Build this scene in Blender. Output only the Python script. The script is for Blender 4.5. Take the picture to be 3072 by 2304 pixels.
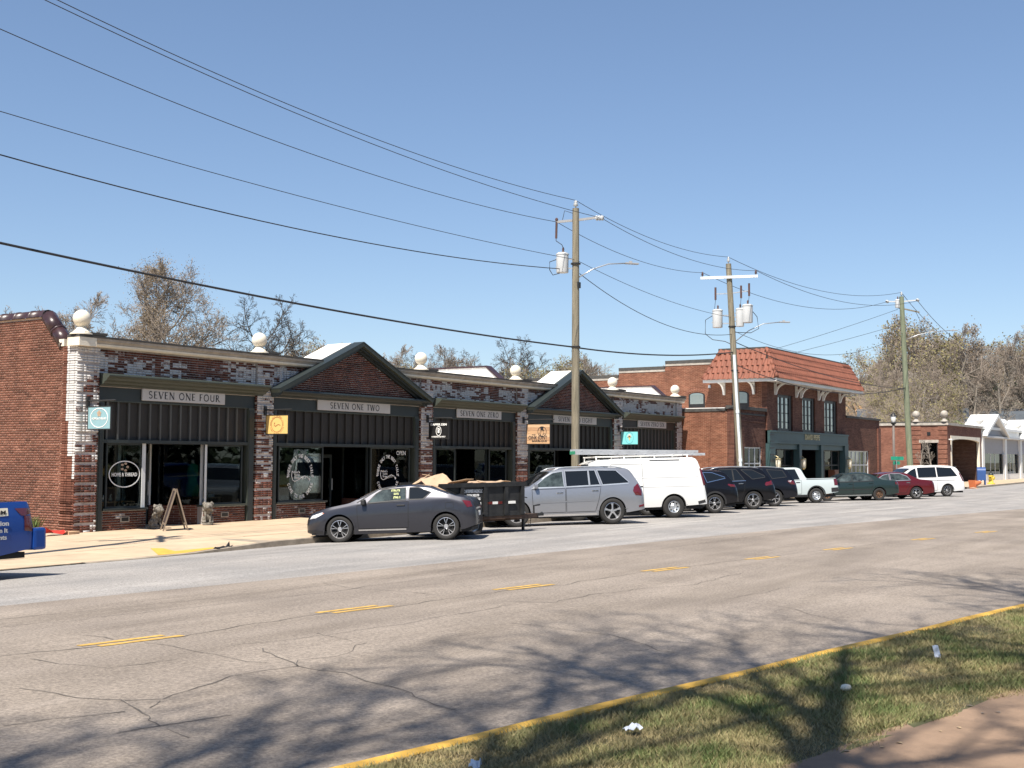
import bpy, bmesh, math, random
import numpy as np
from mathutils import Vector, Matrix, noise as mnoise

for o in list(bpy.data.objects):
    bpy.data.objects.remove(o, do_unlink=True)
S = bpy.context.scene
COL = S.collection
rad = math.radians

# ---------------------------------------------------------------- camera, sky, sun, exposure
# World frame: X runs along the shop fronts, Y away from the viewer, Z up, the viewer's eye is the origin.
TH, PITCH, ROLL = rad(33.5), math.atan(223 / 3580.0), 0.0055
_f0 = Vector((math.cos(TH), math.sin(TH), 0)); _r0 = Vector((math.sin(TH), -math.cos(TH), 0)); _u0 = Vector((0, 0, 1))
_f = _f0 * math.cos(PITCH) + _u0 * math.sin(PITCH)
_u = _u0 * math.cos(PITCH) - _f0 * math.sin(PITCH)
_r, _uu = _r0 * math.cos(ROLL) + _u * math.sin(ROLL), _u * math.cos(ROLL) - _r0 * math.sin(ROLL)
cam_d = bpy.data.cameras.new('camera'); cam = bpy.data.objects.new('camera', cam_d); COL.objects.link(cam)
cam_d.sensor_width = 36.0; cam_d.lens = 36.0 * 3580 / 3072
cam_d.clip_start = 0.1; cam_d.clip_end = 5000
cam.matrix_world = Matrix(((_r.x, _uu.x, -_f.x, 0), (_r.y, _uu.y, -_f.y, 0), (_r.z, _uu.z, -_f.z, 0), (0, 0, 0, 1)))
S.camera = cam

SUN_DIR = Vector((1.0, 0.20, -1.5)).normalized()          # direction the light travels
W = bpy.data.worlds.new('World'); S.world = W; W.use_nodes = True
wn = W.node_tree.nodes; wl = W.node_tree.links
for n in list(wn): wn.remove(n)
sky = wn.new('ShaderNodeTexSky'); sky.sky_type = 'NISHITA'; sky.sun_disc = False
sky.sun_elevation = math.asin(-SUN_DIR.z)
sky.sun_rotation = math.atan2(-SUN_DIR.x, -SUN_DIR.y) % (2 * math.pi)
sky.altitude = 200; sky.air_density = 1.0; sky.dust_density = 0.3; sky.ozone_density = 2.0
bg = wn.new('ShaderNodeBackground'); bg.inputs['Strength'].default_value = 0.074
wo = wn.new('ShaderNodeOutputWorld')
gm = wn.new('ShaderNodeGamma'); gm.inputs[1].default_value = 0.84; tn = wn.new('ShaderNodeMix'); tn.data_type = 'RGBA'; tn.blend_type = 'MULTIPLY'; tn.inputs[0].default_value = 1.0; tn.inputs[7].default_value = (.90, .97, 1.08, 1)
wl.new(sky.outputs[0], gm.inputs[0]); wl.new(gm.outputs[0], tn.inputs[6]); wl.new(tn.outputs[2], bg.inputs[0]); wl.new(bg.outputs[0], wo.inputs[0])
sl = bpy.data.lights.new('sun', 'SUN'); sun = bpy.data.objects.new('sun', sl); COL.objects.link(sun)
sl.energy = 3.8; sl.angle = rad(0.53); sl.color = (1.0, 0.93, 0.83)
sun.rotation_euler = SUN_DIR.to_track_quat('-Z', 'Y').to_euler(); sun.location = (0, 0, 60)
S.view_settings.view_transform = 'Standard'; S.view_settings.look = 'None'
S.view_settings.exposure = 1.18; S.view_settings.gamma = 1.0; S.view_settings.use_curve_mapping = False
S.render.engine = 'CYCLES'
S.cycles.max_bounces = 7; S.cycles.transparent_max_bounces = 12

# ---------------------------------------------------------------- helpers
def tag(o, label=None, cat=None, group=None, kind=None):
    if label: o['label'] = label
    if cat: o['category'] = cat
    if group: o['group'] = group
    if kind: o['kind'] = kind
    return o

def empty(name, loc=(0, 0, 0), rz=0.0, label=None, cat=None, group=None):
    o = bpy.data.objects.new(name, None); COL.objects.link(o)
    o.location = loc; o.rotation_euler = (0, 0, rz); o.empty_display_size = 0.2
    return tag(o, label, cat, group)

class MB:
    def __init__(self): self.v = []; self.f = []; self.m = []
    def add(self, vs, fs, mi=0):
        b = len(self.v); self.v += [tuple(p) for p in vs]
        self.f += [tuple(b + i for i in f) for f in fs]; self.m += [mi] * len(fs); return self
    def box(self, x0, x1, y0, y1, z0, z1, mi=0):
        return self.add([(x0, y0, z0), (x1, y0, z0), (x1, y1, z0), (x0, y1, z0), (x0, y0, z1), (x1, y0, z1), (x1, y1, z1), (x0, y1, z1)],
                        [(0, 3, 2, 1), (4, 5, 6, 7), (0, 1, 5, 4), (1, 2, 6, 5), (2, 3, 7, 6), (3, 0, 4, 7)], mi)
    def bar(self, a, b, w, h, mi=0, up=(0, 0, 1)):
        a, b = Vector(a), Vector(b); d = (b - a).normalized(); u = Vector(up)
        s = d.cross(u)
        if s.length < 1e-4: s = d.cross(Vector((1, 0, 0)))
        s.normalize(); u = s.cross(d)
        s, u = s * w / 2, u * h / 2
        vs = [a - s - u, a + s - u, a + s + u, a - s + u, b - s - u, b + s - u, b + s + u, b - s + u]
        return self.add(vs, [(0, 3, 2, 1), (4, 5, 6, 7), (0, 1, 5, 4), (1, 2, 6, 5), (2, 3, 7, 6), (3, 0, 4, 7)], mi)
    def prism(self, poly, axis, a, b, mi=0):
        n = len(poly)
        def P(p, t):
            if axis == 'x': return (t, p[0], p[1])
            if axis == 'y': return (p[0], t, p[1])
            return (p[0], p[1], t)
        vs = [P(p, a) for p in poly] + [P(p, b) for p in poly]
        fs = [tuple(range(n)), tuple(range(2 * n - 1, n - 1, -1))] + [(i, n + i, n + (i + 1) % n, (i + 1) % n) for i in range(n)]
        return self.add(vs, fs, mi)
    def tube(self, pts, r, n=8, mi=0, caps=True):
        pts = [Vector(p) for p in pts]; m = len(pts)
        rs = r if isinstance(r, (list, tuple)) else [r] * m
        vs = []; fs = []; ref = Vector((0, 0, 1))
        for i, p in enumerate(pts):
            d = (pts[min(i + 1, m - 1)] - pts[max(i - 1, 0)]).normalized()
            if abs(d.dot(ref)) > 0.95: ref = Vector((1, 0, 0))
            s = d.cross(ref).normalized(); u = s.cross(d)
            for k in range(n):
                a = 2 * math.pi * k / n
                vs.append(p + s * (rs[i] * math.cos(a)) + u * (rs[i] * math.sin(a)))
        for i in range(m - 1):
            for k in range(n):
                k2 = (k + 1) % n
                fs.append((i * n + k, i * n + k2, (i + 1) * n + k2, (i + 1) * n + k))
        if caps: fs += [tuple(range(n - 1, -1, -1)), tuple((m - 1) * n + k for k in range(n))]
        return self.add(vs, fs, mi)
    def lathe(self, prof, n=20, c=(0, 0, 0), axis='z', mi=0, a0=0.0, a1=2 * math.pi):
        full = abs(a1 - a0 - 2 * math.pi) < 1e-6; k = n if full else n + 1
        vs = []; fs = []; m = len(prof)
        for j in range(k):
            a = a0 + (a1 - a0) * j / n; ca, sa = math.cos(a), math.sin(a)
            for r, z in prof:
                if axis == 'z': vs.append((c[0] + r * ca, c[1] + r * sa, c[2] + z))
                elif axis == 'y': vs.append((c[0] + r * ca, c[1] + z, c[2] + r * sa))
                else: vs.append((c[0] + z, c[1] + r * ca, c[2] + r * sa))
        for j in range(n if full else k - 1):
            j2 = (j + 1) % k
            for i in range(m - 1):
                fs.append((j * m + i, j2 * m + i, j2 * m + i + 1, j * m + i + 1))
        return self.add(vs, fs, mi)
    def build(self, name, mats, parent=None, smooth=False, bevel=0.0, fix=True, auto=None):
        me = bpy.data.meshes.new(name); me.from_pydata(self.v, [], self.f)
        ms = mats if isinstance(mats, (list, tuple)) else [mats]
        for m_ in ms: me.materials.append(m_)
        if len(ms) > 1: me.polygons.foreach_set('material_index', self.m)
        if fix or bevel:
            bm = bmesh.new(); bm.from_mesh(me)
            bmesh.ops.remove_doubles(bm, verts=bm.verts, dist=1e-5)
            bmesh.ops.recalc_face_normals(bm, faces=bm.faces)
            if bevel:
                es = [e for e in bm.edges if len(e.link_faces) == 2 and e.calc_face_angle(0) > 0.5]
                bmesh.ops.bevel(bm, geom=es, offset=bevel, segments=1 if bevel < .012 else 2, affect='EDGES', profile=0.6)
            bm.to_mesh(me); bm.free()
        if smooth: me.polygons.foreach_set('use_smooth', [True] * len(me.polygons))
        if auto is not None: me.set_sharp_from_angle(angle=auto)
        o = bpy.data.objects.new(name, me); COL.objects.link(o)
        if parent: o.parent = parent
        return o

def cp(o, parent=None):
    c = o.copy(); COL.objects.link(c)
    if parent is not None: c.parent = parent
    for ch in list(o.children): cp(ch, c)
    return c

# ---------------------------------------------------------------- materials
def srgb(r, g, b):
    return tuple(((c / 255) / 12.92 if c / 255 <= 0.04045 else ((c / 255 + 0.055) / 1.055) ** 2.4) for c in (r, g, b))

def mat(name, col, rough=0.6, metal=0.0, var=0.18, scale=3.0, bump=0.0, bscale=60.0, coat=0.0, spec=0.5, stretch=None, col2=None, world=False):
    m = bpy.data.materials.new(name); m.use_nodes = True
    nt = m.node_tree; N = nt.nodes; L = nt.links; P = N['Principled BSDF']
    P.inputs['Roughness'].default_value = rough; P.inputs['Metallic'].default_value = metal
    P.inputs['Specular IOR Level'].default_value = spec
    if coat: P.inputs['Coat Weight'].default_value = coat; P.inputs['Coat Roughness'].default_value = 0.04
    if var or bump:
        if world:
            tc = N.new('ShaderNodeNewGeometry'); out = tc.outputs['Position']
        else:
            tc = N.new('ShaderNodeTexCoord'); out = tc.outputs['Object']
        if stretch:
            mp = N.new('ShaderNodeMapping'); mp.inputs['Scale'].default_value = stretch; L.new(out, mp.inputs[0]); out = mp.outputs[0]
    if var:
        nz = N.new('ShaderNodeTexNoise'); nz.inputs['Scale'].default_value = scale; nz.inputs['Detail'].default_value = 6; nz.inputs['Roughness'].default_value = 0.65
        L.new(out, nz.inputs[0])
        rp = N.new('ShaderNodeValToRGB'); L.new(nz.outputs[0], rp.inputs[0])
        a = tuple(c * (1 - var) for c in col); b = col2 if col2 else tuple(min(1, c * (1 + var)) for c in col)
        rp.color_ramp.elements[0].position = 0.3; rp.color_ramp.elements[1].position = 0.7
        rp.color_ramp.elements[0].color = (*a, 1); rp.color_ramp.elements[1].color = (*b, 1)
        L.new(rp.outputs[0], P.inputs['Base Color'])
    else:
        P.inputs['Base Color'].default_value = (*col, 1)
    if bump:
        n2 = N.new('ShaderNodeTexNoise'); n2.inputs['Scale'].default_value = bscale; n2.inputs['Detail'].default_value = 4
        L.new(out, n2.inputs[0]); bp = N.new('ShaderNodeBump'); bp.inputs['Strength'].default_value = bump; bp.inputs['Distance'].default_value = 0.02
        L.new(n2.outputs[0], bp.inputs['Height']); L.new(bp.outputs[0], P.inputs['Normal'])
    return m

def glass(name, tint=(0.75, 0.8, 0.8), ior=1.5):
    m = bpy.data.materials.new(name); m.use_nodes = True
    nt = m.node_tree; N = nt.nodes; L = nt.links
    for n in list(N): N.remove(n)
    o = N.new('ShaderNodeOutputMaterial'); mx = N.new('ShaderNodeMixShader'); fr = N.new('ShaderNodeFresnel'); fr.inputs[0].default_value = ior
    t = N.new('ShaderNodeBsdfTransparent'); t.inputs[0].default_value = (*tint, 1)
    g = N.new('ShaderNodeBsdfGlossy'); g.inputs['Roughness'].default_value = 0.015; g.inputs[0].default_value = (0.9, 0.95, 0.95, 1)
    L.new(fr.outputs[0], mx.inputs[0]); L.new(t.outputs[0], mx.inputs[1]); L.new(g.outputs[0], mx.inputs[2]); L.new(mx.outputs[0], o.inputs[0])
    return m

def brick_mat(name, lo, mid, hi, white=(0.62, 0.60, 0.58)):
    m = bpy.data.materials.new(name); m.use_nodes = True
    nt = m.node_tree; N = nt.nodes; L = nt.links; P = N['Principled BSDF']
    P.inputs['Roughness'].default_value = 0.85; P.inputs['Specular IOR Level'].default_value = 0.25
    at = N.new('ShaderNodeAttribute'); at.attribute_name = 'rnd'
    ap = N.new('ShaderNodeAttribute'); ap.attribute_name = 'paint'
    g = N.new('ShaderNodeNewGeometry')
    rp = N.new('ShaderNodeValToRGB'); L.new(at.outputs['Fac'], rp.inputs[0])
    e = rp.color_ramp.elements; e[0].color = (*lo, 1); e[1].color = (*hi, 1); e[1].position = 1.0
    x = e.new(0.45); x.color = (*mid, 1)
    nz = N.new('ShaderNodeTexNoise'); nz.inputs['Scale'].default_value = 1.3; nz.inputs['Detail'].default_value = 5; L.new(g.outputs['Position'], nz.inputs[0])
    mu = N.new('ShaderNodeMix'); mu.data_type = 'RGBA'; mu.blend_type = 'MULTIPLY'; mu.inputs[0].default_value = 1.0
    r2 = N.new('ShaderNodeValToRGB'); L.new(nz.outputs[0], r2.inputs[0])
    r2.color_ramp.elements[0].position = .3; r2.color_ramp.elements[1].position = .7
    r2.color_ramp.elements[0].color = (.62, .60, .60, 1); r2.color_ramp.elements[1].color = (1.12, 1.1, 1.08, 1)
    L.new(rp.outputs[0], mu.inputs[6]); L.new(r2.outputs[0], mu.inputs[7])
    n2 = N.new('ShaderNodeTexNoise'); n2.inputs['Scale'].default_value = 9; n2.inputs['Detail'].default_value = 6; n2.inputs['Roughness'].default_value = .7; L.new(g.outputs['Position'], n2.inputs[0])
    ad = N.new('ShaderNodeMath'); ad.operation = 'MULTIPLY_ADD'; ad.inputs[1].default_value = 1.5; L.new(ap.outputs['Fac'], ad.inputs[0]); ad.inputs[2].default_value = -0.55
    a2 = N.new('ShaderNodeMath'); a2.operation = 'MULTIPLY_ADD'; a2.inputs[1].default_value = 0.9; L.new(n2.outputs[0], a2.inputs[0]); L.new(ad.outputs[0], a2.inputs[2])
    mr = N.new('ShaderNodeMapRange'); mr.inputs[1].default_value = 0.38; mr.inputs[2].default_value = 0.62; L.new(a2.outputs[0], mr.inputs[0])
    mx = N.new('ShaderNodeMix'); mx.data_type = 'RGBA'; L.new(mr.outputs[0], mx.inputs[0]); L.new(mu.outputs[2], mx.inputs[6]); mx.inputs[7].default_value = (*white, 1)
    L.new(mx.outputs[2], P.inputs['Base Color'])
    b = N.new('ShaderNodeBump'); b.inputs['Strength'].default_value = .4; b.inputs['Distance'].default_value = .01
    n3 = N.new('ShaderNodeTexNoise'); n3.inputs['Scale'].default_value = 60; L.new(g.outputs['Position'], n3.inputs[0]); L.new(n3.outputs[0], b.inputs['Height']); L.new(b.outputs[0], P.inputs['Normal'])
    return m

def brick_tex(name, axis, c1, c2, mort, L_=0.215, H_=0.0675):
    """coursed brickwork for walls too far away for the bricks to be told apart"""
    m = bpy.data.materials.new(name); m.use_nodes = True
    nt = m.node_tree; N = nt.nodes; L = nt.links; P = N['Principled BSDF']
    P.inputs['Roughness'].default_value = 0.88; P.inputs['Specular IOR Level'].default_value = 0.2
    g = N.new('ShaderNodeNewGeometry'); sp = N.new('ShaderNodeSeparateXYZ'); L.new(g.outputs['Position'], sp.inputs[0])
    cb = N.new('ShaderNodeCombineXYZ'); L.new(sp.outputs['X' if axis == 'x' else 'Y'], cb.inputs[0]); L.new(sp.outputs['Z'], cb.inputs[1])
    br = N.new('ShaderNodeTexBrick'); L.new(cb.outputs[0], br.inputs[0])
    br.inputs['Scale'].default_value = 1.0; br.inputs['Brick Width'].default_value = L_; br.inputs['Row Height'].default_value = H_
    br.inputs['Mortar Size'].default_value = 0.006; br.inputs['Mortar Smooth'].default_value = 0.2; br.inputs['Bias'].default_value = -0.1
    br.inputs['Color1'].default_value = (*c1, 1); br.inputs['Color2'].default_value = (*c2, 1); br.inputs['Mortar'].default_value = (*mort, 1)
    nz = N.new('ShaderNodeTexNoise'); nz.inputs['Scale'].default_value = 0.9; nz.inputs['Detail'].default_value = 7; nz.inputs['Roughness'].default_value = .7; L.new(g.outputs['Position'], nz.inputs[0])
    r2 = N.new('ShaderNodeValToRGB'); L.new(nz.outputs[0], r2.inputs[0]); r2.color_ramp.elements[0].position = .3; r2.color_ramp.elements[1].position = .72
    r2.color_ramp.elements[0].color = (.66, .62, .62, 1); r2.color_ramp.elements[1].color = (1.15, 1.15, 1.12, 1)
    mp = N.new('ShaderNodeMapping'); mp.inputs['Scale'].default_value = (1.2, 1.2, 9); L.new(g.outputs['Position'], mp.inputs[0])
    n3 = N.new('ShaderNodeTexNoise'); n3.inputs['Scale'].default_value = 2.2; n3.inputs['Detail'].default_value = 4; L.new(mp.outputs[0], n3.inputs[0])
    r3 = N.new('ShaderNodeValToRGB'); L.new(n3.outputs[0], r3.inputs[0]); r3.color_ramp.elements[0].position = .35; r3.color_ramp.elements[1].position = .65
    r3.color_ramp.elements[0].color = (.72, .70, .70, 1); r3.color_ramp.elements[1].color = (1.15, 1.12, 1.1, 1)
    m1 = N.new('ShaderNodeMix'); m1.data_type = 'RGBA'; m1.blend_type = 'MULTIPLY'; m1.inputs[0].default_value = 1
    m2 = N.new('ShaderNodeMix'); m2.data_type = 'RGBA'; m2.blend_type = 'MULTIPLY'; m2.inputs[0].default_value = 1
    L.new(br.outputs[0], m1.inputs[6]); L.new(r2.outputs[0], m1.inputs[7]); L.new(m1.outputs[2], m2.inputs[6]); L.new(r3.outputs[0], m2.inputs[7])
    L.new(m2.outputs[2], P.inputs['Base Color'])
    bp = N.new('ShaderNodeBump'); bp.inputs['Strength'].default_value = .5; bp.inputs['Distance'].default_value = .008; bp.invert = True
    L.new(br.outputs['Fac'], bp.inputs['Height']); L.new(bp.outputs[0], P.inputs['Normal'])
    return m

M = {}
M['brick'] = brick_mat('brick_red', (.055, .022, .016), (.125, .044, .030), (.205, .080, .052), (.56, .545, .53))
M['brick_sun'] = brick_mat('brick_sunlit', (.105, .044, .029), (.180, .075, .050), (.255, .118, .082))  # lighter copy of the front brick, sunlit tone put into the colour
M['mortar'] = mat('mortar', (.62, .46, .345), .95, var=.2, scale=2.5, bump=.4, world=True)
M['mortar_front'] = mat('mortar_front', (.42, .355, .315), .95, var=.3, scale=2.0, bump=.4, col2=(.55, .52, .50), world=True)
M['green'] = mat('green_grey_paint', srgb(62, 68, 61), .55, var=.15, scale=2, bump=.05)
M['darkgreen'] = mat('dark_green_paint', srgb(38, 46, 47), .5, var=.15, scale=2)
M['darkboard'] = mat('dark_brown_board', srgb(44, 42, 39), .7, var=.2, scale=4, stretch=(8, 8, 1))
M['batten'] = mat('grey_batten', srgb(78, 79, 77), .6, var=.12)
M['white'] = mat('white_paint', (.78, .77, .73), .55, var=.06, scale=4, bump=.05)
M['offwhite'] = mat('offwhite_paint', (.72, .66, .54), .6, var=.10, scale=3, bump=.05)
M['stone'] = mat('cast_stone', (.36, .325, .28), .85, var=.28, scale=3, bump=.3, world=True)
M['stonecap'] = mat('dark_cap', (.055, .052, .048), .8, var=.3, scale=5)
M['coping'] = mat('glazed_coping', (.040, .020, .022), .35, var=.35, scale=6)
M['sign'] = mat('sign_board', srgb(188, 186, 184), .5, var=.04)
M['black'] = mat('black_paint', (.012, .012, .013), .45, var=.1)
M['ink'] = mat('sign_ink', (.018, .018, .022), .6, var=0)
M['whiteink'] = mat('white_lettering', (.80, .80, .78), .6, var=0)
M['glass'] = glass('shop_glass', (.55, .60, .60), 1.36)
M['clear'] = glass('clear_glass', (.85, .88, .88), 1.35)
M['skyglass'] = mat('upper_window_glass', (.16, .20, .20), .04, var=0, spec=1.0, coat=1.0)
M['mirror'] = mat('reflecting_window_film', (.30, .32, .33), .05, var=.4, scale=1.2, metal=.85)
M['int'] = mat('dark_interior', (.020, .019, .018), .9, var=.3, scale=1.0)
M['intfloor'] = mat('shop_floor', (.035, .028, .022), .7, var=.3, scale=2)
M['alu'] = mat('pale_window_frame', (.60, .62, .62), .4, var=.06)
M['steel'] = mat('galvanised_steel', (.55, .57, .58), .38, metal=.75, var=.12)
M['aluladder'] = mat('ladder_aluminium', (.58, .59, .60), .42, metal=.6, var=.15)
M['iron'] = mat('black_iron', (.02, .02, .02), .5, var=.1)
M['wood_pole'] = mat('weathered_pole_wood', (.20, .175, .125), .9, var=.42, scale=3.0, bump=.6, bscale=18, stretch=(5, 5, .35))
M['green_pole'] = mat('treated_pole_wood', (.17, .19, .125), .9, var=.35, scale=3.0, bump=.6, bscale=18, stretch=(5, 5, .35))
M['trafo'] = mat('transformer_grey', (.52, .53, .53), .45, var=.06)
M['porcelain'] = mat('brown_insulator', (.10, .055, .045), .3, var=.1)
M['wire'] = mat('wire', (.022, .022, .024), .6, var=0)
M['rubber'] = mat('rubber', (.022, .021, .020), .85, var=.25, scale=8)
M['underbody'] = mat('underbody_black', (.010, .010, .010), .8, var=.1)
M['plastic'] = mat('black_plastic_trim', (.020, .020, .021), .6, var=.1)
M['alloy'] = mat('alloy_rim', (.58, .58, .59), .28, metal=.8, var=.08)
M['darkalloy'] = mat('dark_alloy', (.045, .045, .047), .4, metal=.6, var=.1)
M['chrome'] = mat('chrome', (.75, .75, .76), .12, metal=1.0, var=0)
M['carglass'] = mat('car_glass', (.008, .010, .012), .03, var=0, spec=.5)
M['carglass2'] = mat('car_glass_light', (.016, .024, .027), .05, var=.9, scale=3.2, spec=.5, col2=(.085, .11, .11))
M['tail'] = mat('tail_lamp_red', (.10, .005, .009), .18, var=.15, coat=1.0)
M['head'] = mat('lamp_clear', (.55, .56, .58), .12, var=.3, scale=14, coat=1.0)
M['amber'] = mat('lamp_amber', (.5, .14, .06), .2, var=.1, coat=1)
M['tile'] = mat('terracotta_tile', (.205, .072, .043), .75, var=.22, scale=2.2, bump=.25, world=True)
M['roofwhite'] = mat('white_roof_membrane', (.80, .77, .72), .7, var=.05, scale=1.5)
M['concrete'] = mat('sidewalk_concrete', (.47, .36, .245), .9, var=.16, scale=1.1, bump=.25, bscale=90, world=True)
M['concrete2'] = mat('brown_walk_concrete', (.26, .175, .115), .92, var=.25, scale=2.2, bump=.35, bscale=120, world=True)
M['kerb'] = mat('kerb_concrete', (.30, .25, .19), .9, var=.3, scale=3, bump=.3, world=True)
M['yellow'] = mat('worn_yellow_paint', (.58, .34, .055), .8, var=.2, scale=5, bump=.3, world=True)
M['yellowline'] = mat('worn_road_yellow', (.50, .31, .075), .85, var=.28, scale=9, bump=.3, bscale=160, world=True)
M['whiteline'] = mat('faint_road_white', (.46, .43, .39), .85, var=.15, scale=8, world=True)
M['crack'] = mat('road_crack', (.105, .092, .08), .95, var=.4, scale=5, world=True)
M['soil'] = mat('lawn_soil', (.115, .085, .045), .95, var=.35, scale=3.0, bump=.5, col2=(.11, .12, .045), world=True)
M['earth'] = mat('far_ground', (.13, .115, .07), .95, var=.35, scale=.08, world=True)
M['bark'] = mat('bark', (.165, .142, .118), .9, var=.3, scale=3)
M['bark_pale'] = mat('bark_pale', (.23, .20, .165), .9, var=.3, scale=3)
M['twig'] = mat('brown_twigs', (.25, .205, .165), .9, var=.25, scale=2)
M['bark_dark'] = mat('bark_dark', (.075, .066, .058), .9, var=.3, scale=3)
M['bud'] = mat('spring_buds', (.20, .150, .085), .8, var=.35, scale=.9)
M['budgreen'] = mat('spring_leaf', (.20, .175, .075), .8, var=.35, scale=.9)
M['evergreen'] = mat('evergreen_needles', (.035, .052, .022), .8, var=.45, scale=.8)
M['weed'] = mat('weed_leaf', (.12, .17, .05), .8, var=.3)

# ---------------------------------------------------------------- lettering
def text(s, h, width, matl, parent, origin, xd, yd, name='lettering', bold=0.0, align='CENTER', depth=0.004):
    """flat sign lettering, cap height h, fitted to the given width; origin = centre of the baseline"""
    cu = bpy.data.curves.new('t', 'FONT'); cu.body = s; cu.size = h / 0.70; cu.align_x = align
    cu.offset = bold * h; cu.extrude = depth / 2
    cu.resolution_u = 4
    o = bpy.data.objects.new('t', cu); COL.objects.link(o)
    dg = bpy.context.evaluated_depsgraph_get(); dg.update()
    me = bpy.data.meshes.new_from_object(o.evaluated_get(dg)); bpy.data.objects.remove(o, do_unlink=True)
    n = len(me.vertices); co = np.zeros(n * 3); me.vertices.foreach_get('co', co); co = co.reshape(-1, 3)
    w = co[:, 0].max() - co[:, 0].min(); k = width / w if width else 1.0
    x, y = np.array(xd, float), np.array(yd, float); z = np.cross(x, y)
    co = np.outer(co[:, 0] * k, x) + np.outer(co[:, 1], y) + np.outer(co[:, 2], z) + np.array(origin, float)
    me.vertices.foreach_set('co', co.ravel()); me.update()
    px = np.concatenate([[0], np.cumsum([len(p.vertices) for p in me.polygons])]).astype(int)
    vi = np.zeros(len(me.loops), int); me.loops.foreach_get('vertex_index', vi)
    t = (co - np.array(origin, float)) @ x; iv = sorted((min(t[vi[a:b]]), max(t[vi[a:b]])) for a, b in zip(px[:-1], px[1:])); cuts = []; e = iv[0][1]
    for a, b in iv:                                          # one object per word
        if a - e > .19 * h * max(k, .6) and ' ' in s: cuts.append((a + e) / 2)
        e = max(e, b)
    ob = None
    for lo, hi in zip([-1e9] + cuts, cuts + [1e9]):
        q = [tuple(vi[a:b]) for a, b in zip(px[:-1], px[1:]) if lo < t[vi[a]] < hi]
        ids = sorted({i for f in q for i in f}); mp = {i: n_ for n_, i in enumerate(ids)}
        m2 = bpy.data.meshes.new(name); m2.from_pydata([tuple(co[i]) for i in ids], [], [tuple(mp[i] for i in f) for f in q]); m2.materials.append(matl)
        o2 = bpy.data.objects.new(name, m2); COL.objects.link(o2)
        if parent: o2.parent = parent
        ob = ob or o2
    bpy.data.meshes.remove(me); return ob

def arc(cx, cy, rx, ry, a0, a1, n=10):
    return [(cx + rx * math.cos(rad(a0 + (a1 - a0) * i / n)), cy + ry * math.sin(rad(a0 + (a1 - a0) * i / n))) for i in range(n + 1)]
# roman capitals as thick and thin strokes in a unit box: (advance, [(points, width)])
TK, TN = .15, .07
ROMAN = {
 'S': (.56, [(arc(.27, .74, .20, .24, 35, 235) + arc(.27, .26, .21, .24, 60, -150), .11)]),
 'E': (.54, [([(.12, 0), (.12, 1)], TK), ([(.05, .965), (.48, .965)], TN), ([(.12, .52), (.40, .52)], TN), ([(.05, .035), (.50, .035)], TN)]),
 'V': (.70, [([(.06, 1), (.35, 0)], TK), ([(.64, 1), (.35, 0)], TN)]),
 'N': (.78, [([(.12, 0), (.12, 1)], TN), ([(.10, 1), (.66, 0)], TK), ([(.66, 0), (.66, 1)], TN)]),
 'O': (.84, [(arc(.42, .5, .34, .47, 0, 180, 14), .11), (arc(.42, .5, .34, .47, 180, 360, 14), .11)]),
 'F': (.50, [([(.12, 0), (.12, 1)], TK), ([(.05, .965), (.46, .965)], TN), ([(.12, .50), (.38, .50)], TN)]),
 'U': (.74, [([(.13, 1), (.13, .3)] + arc(.37, .3, .24, .27, 180, 270) + arc(.37, .3, .24, .27, 270, 360) + [(.61, 1)], .11)]),
 'R': (.64, [([(.12, 0), (.12, 1)], TK), ([(.12, .965), (.28, .965)] + arc(.28, .74, .17, .225, 90, -90) + [(.12, .515)], .09), ([(.26, .51), (.60, .0)], .12)]),
 'T': (.62, [([(.31, 0), (.31, 1)], TK), ([(.03, .965), (.59, .965)], TN)]),
 'W': (.98, [([(.05, 1), (.28, 0)], TK), ([(.28, 0), (.49, 1)], TN), ([(.49, 1), (.71, 0)], TK), ([(.71, 0), (.93, 1)], TN)]),
 'Z': (.62, [([(.06, .965), (.56, .965)], TN), ([(.54, .95), (.08, .05)], TK), ([(.06, .035), (.58, .035)], TN)]),
 'I': (.27, [([(.135, 0), (.135, 1)], TK)]),
 'G': (.80, [(arc(.42, .5, .34, .47, 40, 180, 12) + arc(.42, .5, .34, .47, 180, 320, 12), .11), ([(.68, .42), (.68, .14)], TK)]),
 'H': (.76, [([(.12, 0), (.12, 1)], TK), ([(.64, 0), (.64, 1)], TK), ([(.12, .52), (.64, .52)], TN)]),
 'X': (.70, [([(.06, 1), (.64, 0)], TK), ([(.62, 1), (.06, 0)], TN)]),
 ' ': (.34, [])}
def ribbon2(pts, w):
    """2D ribbon (list of quads) along a polyline"""
    P = [Vector((p[0], p[1])) for p in pts]; L_, R_ = [], []
    for i, p in enumerate(P):
        d = (P[min(i + 1, len(P) - 1)] - P[max(i - 1, 0)])
        if d.length < 1e-9: d = Vector((1, 0))
        d.normalize(); n = Vector((-d.y, d.x)) * w / 2
        L_.append(p + n); R_.append(p - n)
    return L_, R_
def flat_shape(polys, matl, parent, origin, xd, yd, name, depth=0.004):
    """thin raised print: closed 2D polygons put on a plane"""
    mb = MB(); x, y = Vector(xd), Vector(yd); z = x.cross(y); O = Vector(origin)
    for q in polys:
        n = len(q)
        vs = [O + x * p[0] + y * p[1] + z * (depth / 2) for p in q] + [O + x * p[0] + y * p[1] - z * (depth / 2) for p in q]
        mb.add(vs, [tuple(range(n))] + [(i, n + i, n + (i + 1) % n, (i + 1) % n) for i in range(n)])
    return mb.build(name, matl, parent, fix=False)
def strokes(polylines):
    out = []
    for pts, w in polylines:
        L_, R_ = ribbon2(pts, w)
        for i in range(len(L_) - 1): out.append([L_[i], R_[i], R_[i + 1], L_[i + 1]])
    return out
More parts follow.
